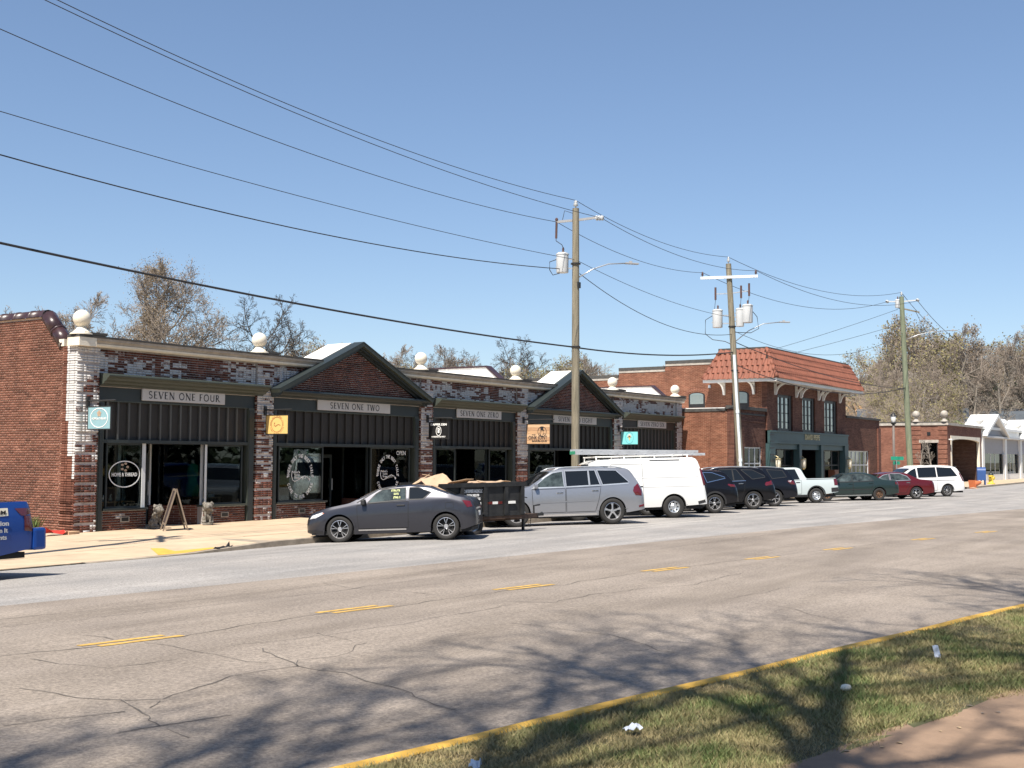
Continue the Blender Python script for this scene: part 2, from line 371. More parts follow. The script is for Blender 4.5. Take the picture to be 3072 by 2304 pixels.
def roman(s, h, width, matl, parent, origin, xd, yd):
    adv = sum(ROMAN[c][0] + .13 for c in s) - .13; kx = width / adv; x = -width / 2; q = []
    for c in s + ' ':
        if c == ' ': flat_shape(q, matl, parent, origin, xd, yd, 'lettering'); q = []
        a, st = ROMAN[c]
        for pts, w in st:
            for quad in strokes([([(p[0] * kx / h, p[1]) for p in pts], w * 1.22)]):
                q.append([(x + p[0] * h, p[1] * h) for p in quad])
            for e in (pts[0], pts[-1]):                              # small serifs on free stroke ends
                if e[1] in (0, 1) and w >= TN and len(pts) == 2 and c not in 'EFTZ':
                    ex = x + e[0] * kx; ez = (0 if e[1] == 0 else h - .05 * h)
                    q.append([(ex - .15 * h, ez), (ex + .15 * h, ez), (ex + .15 * h, ez + .05 * h), (ex - .15 * h, ez + .05 * h)])
        x += (a + .13) * kx
def ring(rx, ry, w, n=40, cx=0, cy=0):
    return strokes([([(cx + rx * math.cos(2 * math.pi * i / n), cy + ry * math.sin(2 * math.pi * i / n)) for i in range(n + 1)], w)])
FX, FZ = (1, 0, 0), (0, 0, 1)          # on the shop fronts, facing the street
BX = (0, -1, 0)                        # on blade signs, facing up the street

# ---------------------------------------------------------------- the lie of the land
KX = [-60, 10, 18, 22, 30, 40, 50, 57, 66, 75, 100, 126, 160, 260]
KY = [20.4, 20.4, 20.6, 20.9, 21.5, 22.0, 22.5, 22.7, 22.4, 21.9, 21.8, 22.8, 24.5, 31]
RT, RZ = [-1, 0, 2.5, 9.5, 15, 17, 40], [-2.17, -2.17, -2.06, -1.95, -2.02, -2.04, -2.1]
def yk(x): return float(np.interp(x, KX, KY))                 # far kerb
def zr(x, y): return float(np.interp(yk(x) - y, RT, RZ))      # road surface
def yn(x): return 5.95 - 0.160 * x                            # near kerb
def yb(x): return float(np.interp(x, [-60, 9.57, 14.8, 20.4, 30.2, 53.8, 110, 260], [16.5, 14.6, 14.03, 13.49, 12.53, 9.81, 3.5, -12]))
FY = 27.3                                                     # plane of the shop-front piers
def zs(x, y):                                                 # far sidewalk
    k = yk(x); a = float(np.interp(x, [15.5, 18.2, 21.0], [0.015, 0.03, 0.14])); zk = -2.17 + a
    fy = float(np.interp(x, [57, 60, 90, 108], [FY, 24.4, 24.4, 26.2]))
    zf = float(np.interp(x, [10, 18, 22, 28, 60], [-2.06, -2.055, -2.035, -1.97, -1.95]))
    t = min(1.3, max(0, (y - k) / (fy - k)))
    return zk + (zf - zk) * t
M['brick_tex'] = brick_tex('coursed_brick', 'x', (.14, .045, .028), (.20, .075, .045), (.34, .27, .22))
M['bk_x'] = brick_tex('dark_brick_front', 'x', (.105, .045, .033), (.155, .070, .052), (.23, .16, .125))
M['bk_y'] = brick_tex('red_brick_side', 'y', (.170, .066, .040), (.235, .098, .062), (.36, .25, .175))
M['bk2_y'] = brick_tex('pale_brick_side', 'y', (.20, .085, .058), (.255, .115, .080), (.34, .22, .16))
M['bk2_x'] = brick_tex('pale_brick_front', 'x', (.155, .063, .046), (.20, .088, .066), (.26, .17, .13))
# ---------------------------------------------------------------- ground, road, sidewalks
def asphalt(name, c_lo, c_hi, patch):
    m = bpy.data.materials.new(name); m.use_nodes = True
    nt = m.node_tree; N = nt.nodes; L = nt.links; P = N['Principled BSDF']
    P.inputs['Roughness'].default_value = .9; P.inputs['Specular IOR Level'].default_value = .25
    g = N.new('ShaderNodeNewGeometry')
    mp = N.new('ShaderNodeMapping'); mp.inputs['Rotation'].default_value = (0, 0, rad(8)); mp.inputs['Scale'].default_value = (.10, .75, 1); L.new(g.outputs['Position'], mp.inputs[0])
    n1 = N.new('ShaderNodeTexNoise'); n1.inputs['Scale'].default_value = 1.6; n1.inputs['Detail'].default_value = 7; n1.inputs['Roughness'].default_value = .62; L.new(mp.outputs[0], n1.inputs[0])
    r1 = N.new('ShaderNodeValToRGB'); L.new(n1.outputs[0], r1.inputs[0]); r1.color_ramp.elements[0].position = .33; r1.color_ramp.elements[1].position = .68
    r1.color_ramp.elements[0].color = (*c_lo, 1); r1.color_ramp.elements[1].color = (*c_hi, 1)
    n2 = N.new('ShaderNodeTexNoise'); n2.inputs['Scale'].default_value = .55; n2.inputs['Detail'].default_value = 5; L.new(g.outputs['Position'], n2.inputs[0])
    r2 = N.new('ShaderNodeValToRGB'); L.new(n2.outputs[0], r2.inputs[0]); r2.color_ramp.elements[0].position = .35; r2.color_ramp.elements[1].position = .65
    r2.color_ramp.elements[0].color = (*patch, 1); r2.color_ramp.elements[1].color = (1.06, 1.05, 1.04, 1)
    n3 = N.new('ShaderNodeTexNoise'); n3.inputs['Scale'].default_value = 28; n3.inputs['Detail'].default_value = 5; n3.inputs['Roughness'].default_value = .8; L.new(g.outputs['Position'], n3.inputs[0])
    r3 = N.new('ShaderNodeValToRGB'); L.new(n3.outputs[0], r3.inputs[0]); r3.color_ramp.elements[0].position = .38; r3.color_ramp.elements[1].position = .66
    r3.color_ramp.elements[0].color = (.62, .61, .60, 1); r3.color_ramp.elements[1].color = (1.30, 1.28, 1.25, 1)
    cur = r1.outputs[0]
    for r in (r2, r3):
        mx = N.new('ShaderNodeMix'); mx.data_type = 'RGBA'; mx.blend_type = 'MULTIPLY'; mx.inputs[0].default_value = 1
        L.new(cur, mx.inputs[6]); L.new(r.outputs[0], mx.inputs[7]); cur = mx.outputs[2]
    L.new(cur, P.inputs['Base Color'])
    b = N.new('ShaderNodeBump'); b.inputs['Strength'].default_value = .5; b.inputs['Distance'].default_value = .012; L.new(n3.outputs[0], b.inputs['Height']); L.new(b.outputs[0], P.inputs['Normal'])
    return m
M['road'] = asphalt('tan_asphalt', (.225, .195, .165), (.31, .272, .235), (.84, .83, .83))
M['lane'] = asphalt('grey_asphalt', (.26, .25, .24), (.36, .345, .33), (.88, .89, .90))

def sheet(name, xs, ya, yb_, ny, zf, matl, parent=None, kind='structure'):
    mb = MB(); vs = []
    for x in xs:
        a, b = ya(x), yb_(x)
        for j in range(ny + 1):
            y = a + (b - a) * j / ny; vs.append((x, y, zf(x, y)))
    fs = [(i * (ny + 1) + j, (i + 1) * (ny + 1) + j, (i + 1) * (ny + 1) + j + 1, i * (ny + 1) + j + 1) for i in range(len(xs) - 1) for j in range(ny)]
    mb.add(vs, fs); o = mb.build(name, matl, parent, smooth=True)
    if kind: o['kind'] = kind
    return o
XS = [-60, -40, -25, -15, -8] + [-4 + 1.5 * i for i in range(60)] + [90 + 6 * i for i in range(29)]
g = MB().box(-900, 1600, -900, 1600, -3.4, -2.6).build('ground', M['earth']); tag(g, kind='structure')
road = sheet('road', XS, lambda x: yn(x), lambda x: yb(x), 22, zr, M['road'])
lane = sheet('parking_lane', XS, lambda x: yb(x), lambda x: yk(x) + .02, 16, zr, M['lane'])

# side street between the brick shops and the far block, and the yard beside the end wall
tag(MB().box(-40, 20.1, 26.9, 75, -2.5, -2.075).build('yard', M['concrete']), kind='structure')
sheet('side_street', [84, 88, 92, 96, 100, 104, 108], lambda x: yk(x) + 3.2, lambda x: 120, 12, lambda x, y: -1.99, M['lane'])

walk = tag(sheet('sidewalk', [-40, -10, 0, 5, 10, 14, 16, 18, 19, 20, 21, 22] + [24 + 3 * i for i in range(48)], lambda x: yk(x) + .15, lambda x: float(np.interp(x, [19.9, 20, 57, 60, 90, 108], [26.9, 27.9, 27.9, 24.6, 24.6, 26.6])), 6,
                 lambda x, y: zs(x, y) - .012, M['kerb']))
rnd = random.Random(5)
x = 2.0
while x < 150:
    wd = 1.62 + .05 * rnd.random(); x1 = x + wd
    if x < 84 or x > 96:
        ya0, yb0 = yk(x + wd / 2) + .16, float(np.interp(x + wd / 2, [19.9, 20, 57, 60, 90, 108], [26.85, 27.36, 27.36, 24.5, 24.5, 26.25]))
        n = max(1, round((yb0 - ya0) / 1.75))
        for j in range(n):
            a, b = ya0 + (yb0 - ya0) * j / n, ya0 + (yb0 - ya0) * (j + 1) / n
            dz = rnd.uniform(-.004, .004); gp = .008
            q = [(x + gp, a + gp), (x1 - gp, a + gp), (x1 - gp, b - gp), (x + gp, b - gp)]
            vs = [(p[0], p[1], zs(*p) + dz) for p in q] + [(p[0], p[1], zs(*p) - .03) for p in q]
            MB().add(vs, [(0, 1, 2, 3), (0, 4, 5, 1), (1, 5, 6, 2), (2, 6, 7, 3), (3, 7, 4, 0)]).build('slab', M['concrete'], walk, fix=False)
    x = x1

def kerb(name, xs, yf, w, top, bot, matl):
    mb = MB(); vs = []; fs = []
    for x in xs:
        y = yf(x); t, b = top(x), bot(x)
        vs += [(x, y, b), (x, y + .015, t - .012), (x, y + .035, t), (x, y + w, t), (x, y + w, b)]
    for i in range(len(xs) - 1):
        for k in range(4): fs.append((i * 5 + k, (i + 1) * 5 + k, (i + 1) * 5 + k + 1, i * 5 + k + 1))
    return tag(mb.add(vs, fs).build(name, matl, smooth=False), kind='structure')
kerb('kerb', [15.5, 16.5, 17.5, 18.4, 19.2, 20, 21, 22] + [24 + 3 * i for i in range(20)], yk, .15, lambda x: zs(x, yk(x)) + .004, lambda x: -2.4, M['kerb'])
kerb('kerb', [97 + 3 * i for i in range(40)], yk, .15, lambda x: zs(x, yk(x)) + .004, lambda x: -2.4, M['kerb'])
kerb('yellow_kerb', [-40, -20, -10] + [-4 + 1.2 * i for i in range(60)], lambda x: yn(x) - .118, .118, lambda x: -1.905 + .006 * math.sin(x * 1.7), lambda x: -2.4, M['yellow'])
# painted end of the kerb beside the driveway
q = [(18.45, 22.15), (17.5, 20.75), (18.2, 20.72), (19.35, 20.85), (19.3, 21.05), (18.35, 21.2), (18.6, 21.9)]
mb = MB(); n = len(q); mb.add([(p[0], p[1], zs(*p) + .0075) for p in q], [tuple(range(n))]); tag(mb.build('painted_kerb_end', M['yellow']), kind='structure')

# road markings: pairs of short yellow dashes, faint old white lines
for i, (cx, cy, L_) in enumerate([(8.47, 10.43, 1.0), (11.88, 10.27, 1.02), (15.45, 9.98, 1.1), (19.5, 9.59, 1.15), (23.0, 9.15, 1.0), (26.5, 8.75, 1.0), (31.3, 8.13, 1.0), (35.8, 7.55, 1.1), (39.6, 7.0, 1.0), (43.4, 6.4, 1.0)]):
    o_ = MB()
    for s in (-1, 1):
        dy = -.115 * L_ / 2; x0, x1 = cx - L_ / 2 + .06 * s, cx + L_ / 2 + .06 * s; yy = cy - s * .085
        vs = []; K = 7
        for k in range(K):
            t = k / (K - 1); xx = x0 + (x1 - x0) * t; yv = yy - dy + 2 * dy * t; hw = .043 + .006 * math.sin(k * 2.3 + i)
            vs += [(xx, yv - hw, zr(xx, yv - hw) + .005), (xx, yv + hw, zr(xx, yv + hw) + .005)]
        o_.add(vs, [(2 * k, 2 * k + 2, 2 * k + 3, 2 * k + 1) for k in range(K - 1)])
    tag(o_.build('lane_marking', M['yellowline'], road), kind='stuff')
for (xa, ya, xb_, yb__, w) in [(44, 14.6, 52, 13.9, .12), (58, 13.0, 70, 11.6, .12), (30, 16.6, 37, 16.5, .10), (78, 13.6, 96, 11.2, .14), (60, 17.2, 64, 19.4, .1)]:
    mb = MB(); vs = []
    for k in range(9):
        t = k / 8; xx, yy = xa + (xb_ - xa) * t, ya + (yb__ - ya) * t
        vs += [(xx, yy - w / 2, zr(xx, yy) + .005), (xx, yy + w / 2, zr(xx, yy) + .005)]
    mb.add(vs, [(2 * k, 2 * k + 2, 2 * k + 3, 2 * k + 1) for k in range(8)])
    tag(mb.build('faded_line', M['whiteline'], lane), kind='stuff')
CRACKS = [
  ([(7.07, 10.64), (7.82, 10.48), (8.97, 10.28), (11.17, 10.32), (12.34, 10.02), (14.54, 9.97), (15.95, 9.73), (18.54, 9.66), (22.67, 9.28), (28.93, 8.54), (38.7, 7.07)], 0.03),
  ([(8.32, 12.55), (10.06, 12.26), (12.66, 11.98), (16.56, 11.94), (21.03, 11.74), (31.13, 11.67), (57.43, 10.48)], 0.025),
  ([(8.79, 13.26), (10.6, 12.93), (13.34, 12.63), (17.48, 12.6), (22.52, 12.58)], 0.02),
  ([(5.73, 7.2), (6.09, 7.14), (6.65, 6.99)], 0.03),
  ([(6.42, 7.69), (6.65, 7.82)], 0.025),
  ([(6.33, 9.15), (6.35, 8.73), (6.28, 8.43), (6.51, 8.08), (6.31, 7.69), (6.23, 7.46), (6.12, 7.35), (6.06, 7.12)], 0.03),
  ([(6.51, 8.08), (6.71, 7.89), (7.05, 7.98), (7.72, 8.14), (8.47, 8.03)], 0.025),
  ([(8.52, 10.23), (8.51, 9.44), (8.34, 8.79), (8.42, 8.39)], 0.02),
  ([(8.92, 9.04), (8.66, 8.39), (8.47, 8.03), (8.47, 7.47), (8.31, 7.05), (8.16, 6.41), (7.86, 5.98), (7.84, 5.71)], 0.03),
  ([(8.47, 8.03), (8.7, 8.24), (9.29, 8.14), (9.91, 8.41)], 0.02),
  ([(5.38, 8.07), (5.74, 8.03), (6.23, 7.73)], 0.02),
  ([(8.83, 9.38), (9.43, 9.24), (10.0, 9.17), (11.07, 8.98), (11.96, 8.97), (13.56, 8.96)], 0.02),
  ([(10.13, 9.28), (9.93, 8.63)], 0.02),
  ([(7.21, 10.3), (7.16, 9.86), (7.3, 9.3), (8.01, 9.2)], 0.02),
  ([(12.13, 8.01), (12.14, 7.55), (12.08, 6.65), (11.48, 5.55)], 0.025),
  ([(13.87, 9.16), (14.19, 8.61), (15.27, 8.75), (16.46, 8.5), (17.64, 8.11), (19.13, 8.28), (19.82, 8.28)], 0.025),
  ([(16.01, 6.69), (15.81, 5.97), (14.92, 4.96)], 0.02),
  ([(16.15, 6.92), (16.94, 6.85), (18.19, 6.78)], 0.02),
  ([(6.0, 7.02), (5.95, 6.68)], 0.02),
  ([(8.38, 11.24), (8.39, 10.63)], 0.02),
  ([(14.2, 12.93), (13.82, 12.12), (13.73, 10.3)], 0.02),
]

mb = MB(); rnd = random.Random(11)
for pts, w in CRACKS:
    P = [Vector((*p, 0)) for p in pts]; Q = []
    for a, b in zip(P[:-1], P[1:]):
        n = max(2, int((b - a).length / .16)); d = (b - a).normalized(); nr = Vector((-d.y, d.x, 0))
        for k in range(n):
            p = a + (b - a) * (k / n); Q.append(p + nr * (mnoise.noise(p * 1.7) * .10 + mnoise.noise(p * 6.1) * .045))
    Q.append(P[-1]); vs = []
    for i, p in enumerate(Q):
        d = (Q[min(i + 1, len(Q) - 1)] - Q[max(i - 1, 0)]).normalized(); nr = Vector((-d.y, d.x, 0))
        hw = w * (.14 + .34 * abs(mnoise.noise(p * 3.3)))
        for s in (-1, 1):
            q = p + nr * hw * s; vs.append((q.x, q.y, zr(q.x, q.y) + .004))
    mb.add(vs, [(2 * k, 2 * k + 2, 2 * k + 3, 2 * k + 1) for k in range(len(Q) - 1)])
tag(mb.build('cracks', M['crack'], road, fix=False), kind='stuff')

# near verge: soil, grass, brown walk
def zl(x, y): return -1.925 + min(.05, max(0, (yn(x) - y) * .03))
def ywalk(x): return float(np.interp(x, [-20, 0, 7.1, 8.04, 9.13, 10.72, 14, 40], [6, 4.1, 2.72, 2.55, 2.35, 1.99, 1.25, -5]))
lawn = sheet('lawn', [-30, -15, -5, 0, 2, 4] + [5 + .5 * i for i in range(60)] + [36, 40, 50, 60], lambda x: ywalk(x) - .1, lambda x: yn(x) - .11, 10, lambda x, y: zl(x, y) + .012 * mnoise.noise(Vector((x, y, 0)) * 1.5), M['soil'])
sheet('walk', [-30, -15, -5, 0, 2, 4] + [5 + .5 * i for i in range(60)] + [36, 40, 50, 60], lambda x: ywalk(x) - 3.0, lambda x: ywalk(x) + .02 * math.sin(9 * x), 4, lambda x, y: -1.872, M['concrete2'])
tag(MB().box(-300, 300, -200, -4, -2.4, -1.95).build('near_ground', M['soil']), kind='structure')

def grass_blades(n, seed):
    r = np.random.RandomState(seed)
    x = 4.6 + (r.rand(n) ** 1.5) * 22; y = r.rand(n)
    top = 5.95 - .160 * x - .13 + (r.rand(n) ** 3) * .06; bot = np.interp(x, [-20, 0, 7.1, 8.04, 9.13, 10.72, 14, 40], [6, 4.1, 2.72, 2.55, 2.35, 1.99, 1.25, -5]) - .06
    bot = bot + .12 * np.sin(x * 5.3) * r.rand(n); y = bot + (top - bot) * y
    z = -1.925 + np.clip((5.95 - .16 * x - y) * .03, 0, .05) - .01
    clump = np.sin(x * 2.1 + 1.3 * np.sin(y * 3.1)) * np.sin(y * 2.7 + 1.1 * np.sin(x * 1.7)) * .5 + .5
    clump2 = np.sin(x * 7.3 + 2 * np.sin(y * 5)) * np.sin(y * 8.1 + x) * .5 + .5
    h = (.018 + .045 * r.rand(n) ** 1.6) * (.55 + .75 * clump); a = r.rand(n) * 6.283; w = .0028 + .0022 * r.rand(n) + .00012 * x
    ln = h * (.4 + 1.1 * r.rand(n)); b = r.rand(n) * 6.283
    v = np.zeros((n, 3, 3))
    v[:, 0] = np.stack([x - w * np.cos(a), y - w * np.sin(a), z], 1); v[:, 1] = np.stack([x + w * np.cos(a), y + w * np.sin(a), z], 1)
    v[:, 2] = np.stack([x + ln * np.cos(b), y + ln * np.sin(b), z + h], 1)
    me = bpy.data.meshes.new('grass'); me.vertices.add(3 * n); me.loops.add(3 * n); me.polygons.add(n)
    me.vertices.foreach_set('co', v.ravel()); me.loops.foreach_set('vertex_index', np.arange(3 * n, dtype=np.int32))
    me.polygons.foreach_set('loop_start', np.arange(0, 3 * n, 3, dtype=np.int32)); me.update(calc_edges=True)
    at = me.attributes.new('rnd', 'FLOAT', 'FACE')
    green = np.clip(.30 + .55 * (clump - .45) + .35 * (clump2 - .5) + .28 * (r.rand(n) - .5) + np.where(r.rand(n) < .10, -.5, 0), 0, 1)
    at.data.foreach_set('value', green.astype(np.float32)); return me
m = bpy.data.materials.new('grass_blade'); m.use_nodes = True; N = m.node_tree.nodes; Lk = m.node_tree.links; P = N['Principled BSDF']
at = N.new('ShaderNodeAttribute'); at.attribute_name = 'rnd'; rp = N.new('ShaderNodeValToRGB'); Lk.new(at.outputs['Fac'], rp.inputs[0]); Lk.new(rp.outputs[0], P.inputs['Base Color'])
e = rp.color_ramp.elements; e[0].color = (.30, .235, .115, 1); e[1].color = (.075, .135, .032, 1); k_ = e.new(.38); k_.color = (.225, .205, .085, 1); k_ = e.new(.62); k_.color = (.135, .17, .05, 1)
P.inputs['Roughness'].default_value = .7
me = grass_blades(330000, 3); me.materials.append(m)
gr = bpy.data.objects.new('grass', me); COL.objects.link(gr); tag(gr, 'short patchy grass, part straw coloured, on the verge by the yellow kerb', 'grass', kind='stuff')

# litter on the verge
def crumple(name, c, sx, sy, sz, seed, matl, rz=0, tilt=0):
    r = random.Random(seed); mb = MB(); n = 5; vs = []
    for i in range(n):
        for j in range(n):
            u, v = i / (n - 1) - .5, j / (n - 1) - .5
            vs.append((u * sx + r.uniform(-.1, .1) * sx / n, v * sy + r.uniform(-.1, .1) * sy / n, abs(r.gauss(0, sz)) + .012))
    mb.add(vs, [(i * n + j, (i + 1) * n + j, (i + 1) * n + j + 1, i * n + j + 1) for i in range(n - 1) for j in range(n - 1)])
    o = mb.build(name, matl); o.location = c; o.rotation_euler = (tilt, 0, rz)
    md = o.modifiers.new('s', 'SOLIDIFY'); md.thickness = .003; return o
M['paper'] = mat('litter_paper', (.62, .66, .72), .6, var=.08, scale=9)
M['paper2'] = mat('litter_foam', (.78, .72, .58), .6, var=.08, scale=9)
tag(crumple('paper_scrap', (11.93, 3.0, -1.835), .065, .12, .008, 2, M['paper'], rad(-40), rad(68)), 'upright white paper scrap on the grass nearest the right edge of the photo', 'litter')
tag(crumple('paper_scrap', (7.42, 3.9, -1.87), .12, .08, .02, 3, M['paper'], rad(-20)), 'crumpled white paper bag lying flat in mid verge near the yellow kerb', 'litter')
tag(crumple('paper_scrap', (5.97, 4.2, -1.87), .07, .07, .03, 4, M['paper'], 0.4), 'scrap of white paper at the foot of the photo beside the yellow kerb', 'litter')
o = MB().lathe([(0, 0), (.05, .0), (.075, .02), (.06, .05), (.02, .06), (0, .06)], 9).build('foam_piece', M['paper2'], smooth=True); o.location = (9.7, 3.15, -1.865); o.scale = (.75, .6, .8)
tag(o, 'small cream foam piece on the shaded grass between the paper scraps', 'litter')
rnd = random.Random(8); M['tanleaf'] = mat('dry_leaf', (.34, .25, .15), .8, var=.2)
for k in range(16):
    xx = rnd.uniform(7.6, 13); yy = ywalk(xx) - rnd.uniform(.02, .35)
    o = MB().add([(-.03, -.012, 0), (.0, -.02, .008), (.035, 0, .003), (.0, .02, .008)], [(0, 1, 2, 3)]).build('leaf', M['bark'] if k % 3 else M['tanleaf'])
    o.location = (xx, yy, -1.868); o.rotation_euler = (0, 0, rnd.uniform(0, 6)); o.scale = (.4 + .5 * rnd.random(),) * 3
    tag(o, 'dry brown leaf fallen on the brown walk' if k % 3 else 'pale dry leaf fallen on the brown walk', 'leaf', 'leaves on the walk')
# ---------------------------------------------------------------- the row of five brick shops
shop = empty('shop_row', (38.8, 27.3, -2.0), 0, 'long single-storey brick shop row with flaking whitewash, dark gabled shopfronts and white ball finials', 'building')
shop_m = Matrix.Translation((-38.8, -27.3, 2.0))
def sp(o):                      # parts were written in world coordinates
    o.parent = shop; o.matrix_parent_inverse = shop_m; return o
BR = []                         # every brick: (centre of outer face, u axis, n axis, length, height, rnd, paint, fieldkey)
def vnoise(a, b, c=0.0): return mnoise.noise(Vector((a, b, c)))
rb = random.Random(21)
def bricks(o, u, n, ulen, zlo, zhi, mask=None, paint=None, hdr=6, groove=None, H=.0675, L=.215, flem=False, sun=0):
    o, u, n = Vector(o), Vector(u), Vector(n); c = 0; z = zlo
    while z + H * .6 < zhi:
        k = int(round((z + 2.1) / H)); head = hdr and (k % hdr == 0)
        g = groove and (k % groove == 0)
        s = -(L / 2 if k % 2 else 0.0) - (.05 if head else 0); j = k
        while s < ulen:
            ln = L / 2 if (head or (flem and j % 2)) else L
            j += 1
            a, b = max(0, s), min(ulen, s + ln); s += ln
            if b - a < .035: continue
            uc, zc = (a + b) / 2, z + H / 2
            if mask and not mask(uc, zc): continue
            p = o + u * uc; pt = paint(p.x, p.y, zc) if paint else 0.0
            P = Vector((p.x, p.y, zc)) + n * ((-.012 if sun else -.020) if g else 0.0 + rb.uniform(0, .003))
            BR.append((P, u, n, b - a - .013, H - .0150, min(1, max(0, rb.gauss(.5, .24))), pt, sun))
        z += H
def paint_front(x, y, z):
    # flaking whitewash: heavy on the piers and frieze, lighter low down and further from the corner
    d = min(abs(x - p) for p in (20.5, 27.1, 35.5, 42.1, 50.5, 57.2))
    b = .47 + .75 * vnoise(x * 1.1, z * 1.3, 3.1) + .40 * vnoise(x * 3.1, z * 3.8, 7.7)
    b += .16 if d < .5 else 0
    if z < .45: b -= .16 + .40 * min(1, (0.35 - z) / 1.0)
    if 22.4 < x < 25.6 and z > 2: b -= .14
    if z > 2.80: b -= .22
    if x > 50: b += .12
    b += rb.uniform(-.30, .24)
    return min(1, max(0, b))
def paint_corner(x, y, z):
    d = (y - 27.3); w = .42 + .10 * vnoise(z * 2.2, 1.0) - max(0, (1.2 - z)) * .16
    return min(1, max(0, (.92 if d < w and z > -.6 else 0.05) + rb.uniform(-.42, .2))) if d < w + .02 else 0.0
def paint_low(x, y, z): return max(0, .12 + .3 * vnoise(x * 2, z * 2, 5) + rb.uniform(-.2, .15))

PIERS = [(20.15, 20.88), (26.78, 27.50), (35.14, 35.88), (41.68, 42.50), (50.08, 50.92), (56.94, 57.56)]
mort = []
def mbox(*a, name='wall', m='mortar_front'): sp(MB().box(*a).build(name, M[m]))
# piers with a recessed course every fourth course
for i, (a, b) in enumerate(PIERS):
    bricks((a, FY, 0), (1, 0, 0), (0, -1, 0), b - a, -2.06, 2.96, paint=paint_front, hdr=0, groove=4, flem=True)
    mbox(a + .012, b - .012, FY + .012, 27.9, -2.3, 2.955, name='pier')
    if i: bricks((a, 27.52, 0), (0, -1, 0), (-1, 0, 0), .22, -2.06, 2.0, paint=paint_low, hdr=0, groove=4)     # cheek towards the light
    bricks((b, FY, 0), (0, 1, 0), (1, 0, 0), .22, -2.06, 2.0, paint=paint_low, hdr=0, groove=4)
# end wall: corner pier, then the plain wall with header courses
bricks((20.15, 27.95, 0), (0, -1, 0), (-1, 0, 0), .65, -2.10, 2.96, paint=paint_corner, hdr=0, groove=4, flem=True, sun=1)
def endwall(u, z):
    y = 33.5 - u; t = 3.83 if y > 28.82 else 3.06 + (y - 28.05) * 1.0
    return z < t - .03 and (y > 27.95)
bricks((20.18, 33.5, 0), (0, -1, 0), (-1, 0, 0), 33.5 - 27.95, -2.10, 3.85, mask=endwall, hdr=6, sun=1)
sp(MB().prism([(27.32, -2.4), (34, -2.4), (34, 3.83), (28.84, 3.83), (28.05, 3.05), (27.9, 2.96), (27.32, 2.96)], 'x', 20.192, 20.5).build('end_wall', M['mortar']))
sp(MB().box(20.162, 20.3, 27.315, 27.94, -2.3, 2.955).build('corner_pier', M['mortar']))
# parapet wall tiles along the end wall
def coping(x, w, tx):
    k = 0
    y = 28.86
    while y < 33.6:
        sp(MB().lathe([(w * .62, 0), (w * .62, .60), (w * .66, .60), (w * .66, .68)], 8, (x, y, 3.83), 'y', a0=0, a1=math.pi).build('coping_tile', M[tx], smooth=True)); y += .68
    for j in range(2):
        a = Vector((x, 28.86 - .40 * j, 3.86 - .40 * j)); b = a + Vector((0, -.43, -.43))
        mb = MB(); mb.tube([a, b], w * .62, 8); mb.tube([b, b + (b - a) * .08], w * .68, 8)
        sp(mb.build('coping_tile', M[tx], smooth=True))
    sp(MB().box(x - w * .6, x + w * .6, 27.86, 28.08, 2.97, 3.16).build('coping_end', M['offwhite']))
coping(20.33, .34, 'coping')
# white-painted party walls standing above the roof
for xw in (41.8, 57.3):
    sp(MB().prism([(27.6, 2.5), (36, 2.5), (36, 3.86), (28.9, 3.86), (27.95, 3.1), (27.6, 3.1)], 'x', xw - .15, xw + .15).build('party_wall', M['roofwhite']))
    for k in range(10):
        sp(MB().box(xw - .21, xw + .21, 28.9 + .7 * k, 29.585 + .7 * k, 3.862, 3.93).build('coping_tile', M['coping']))
    sp(MB().prism([(28.9, 3.87), (27.95, 3.11), (27.95, 3.19), (28.87, 3.94)], 'x', xw - .21, xw + .21).build('coping_tile', M['coping']))
mbox(20.5, 57.5, 27.75, 41, 2.35, 2.55, name='roof', m='roofwhite')
mbox(20.5, 57.5, 40.6, 41, -2.4, 2.5, name='rear_wall', m='mortar')
mbox(57.25, 57.5, 27.9, 41, -2.4, 2.5, name='party_wall', m='mortar')
# moulded stone cornice with its dark cap
for xa, xb_ in ((20.06, 29.55), (33.05, 44.55), (48.05, 57.64)):
    sp(MB().prism([(27.62, 2.96), (27.24, 2.96), (27.19, 3.0), (27.185, 3.045), (27.62, 3.045)], 'x', xa, xb_).build('cornice_bed', M['offwhite']))
    sp(MB().prism([(27.62, 3.047), (27.20, 3.047), (27.17, 3.10), (27.12, 3.13), (27.11, 3.19), (27.62, 3.19)], 'x', xa, xb_).build('cornice', M['stone']))
    sp(MB().prism([(27.62, 3.193), (27.09, 3.193), (27.09, 3.245), (27.62, 3.255)], 'x', xa - .02, xb_ + .02).build('cornice_cap', M['stonecap']))
sp(MB().box(20.05, 20.6, 27.105, 27.62, 2.955, 3.185).build('cornice_end', M['offwhite']))
for a, b in PIERS:
    c = (a + b) / 2
    sp(MB().box(c - .30, c + .42, 27.1, 27.6, 3.258, 3.33).build('finial_block', M['stonecap']))
# ball finials
for i, (x, z) in enumerate([(20.29, 3.70), (26.87, 3.68), (35.16, 3.70), (41.59, 3.66), (50.0, 3.65), (56.81, 3.65)]):
    f = empty('finial', (x, 27.35, 3.26)); sp(f)
    MB().lathe([(.30, 0), (.30, .035), (.24, .06), (.16, .14), (.115, .20), (.10, .215), (.125, .235), (.125, .25)], 20).build('pedestal', M['offwhite'], f, smooth=True, auto=rad(40))
    r_ = .235
    MB().lathe([(0.0, -r_ + .0)] + [(r_ * math.cos(rad(t)), r_ * math.sin(rad(t))) for t in range(-80, 81, 8)] + [(0, r_)], 24, (0, 0, z - 3.26)).build('ball', M['offwhite'], f, smooth=True)

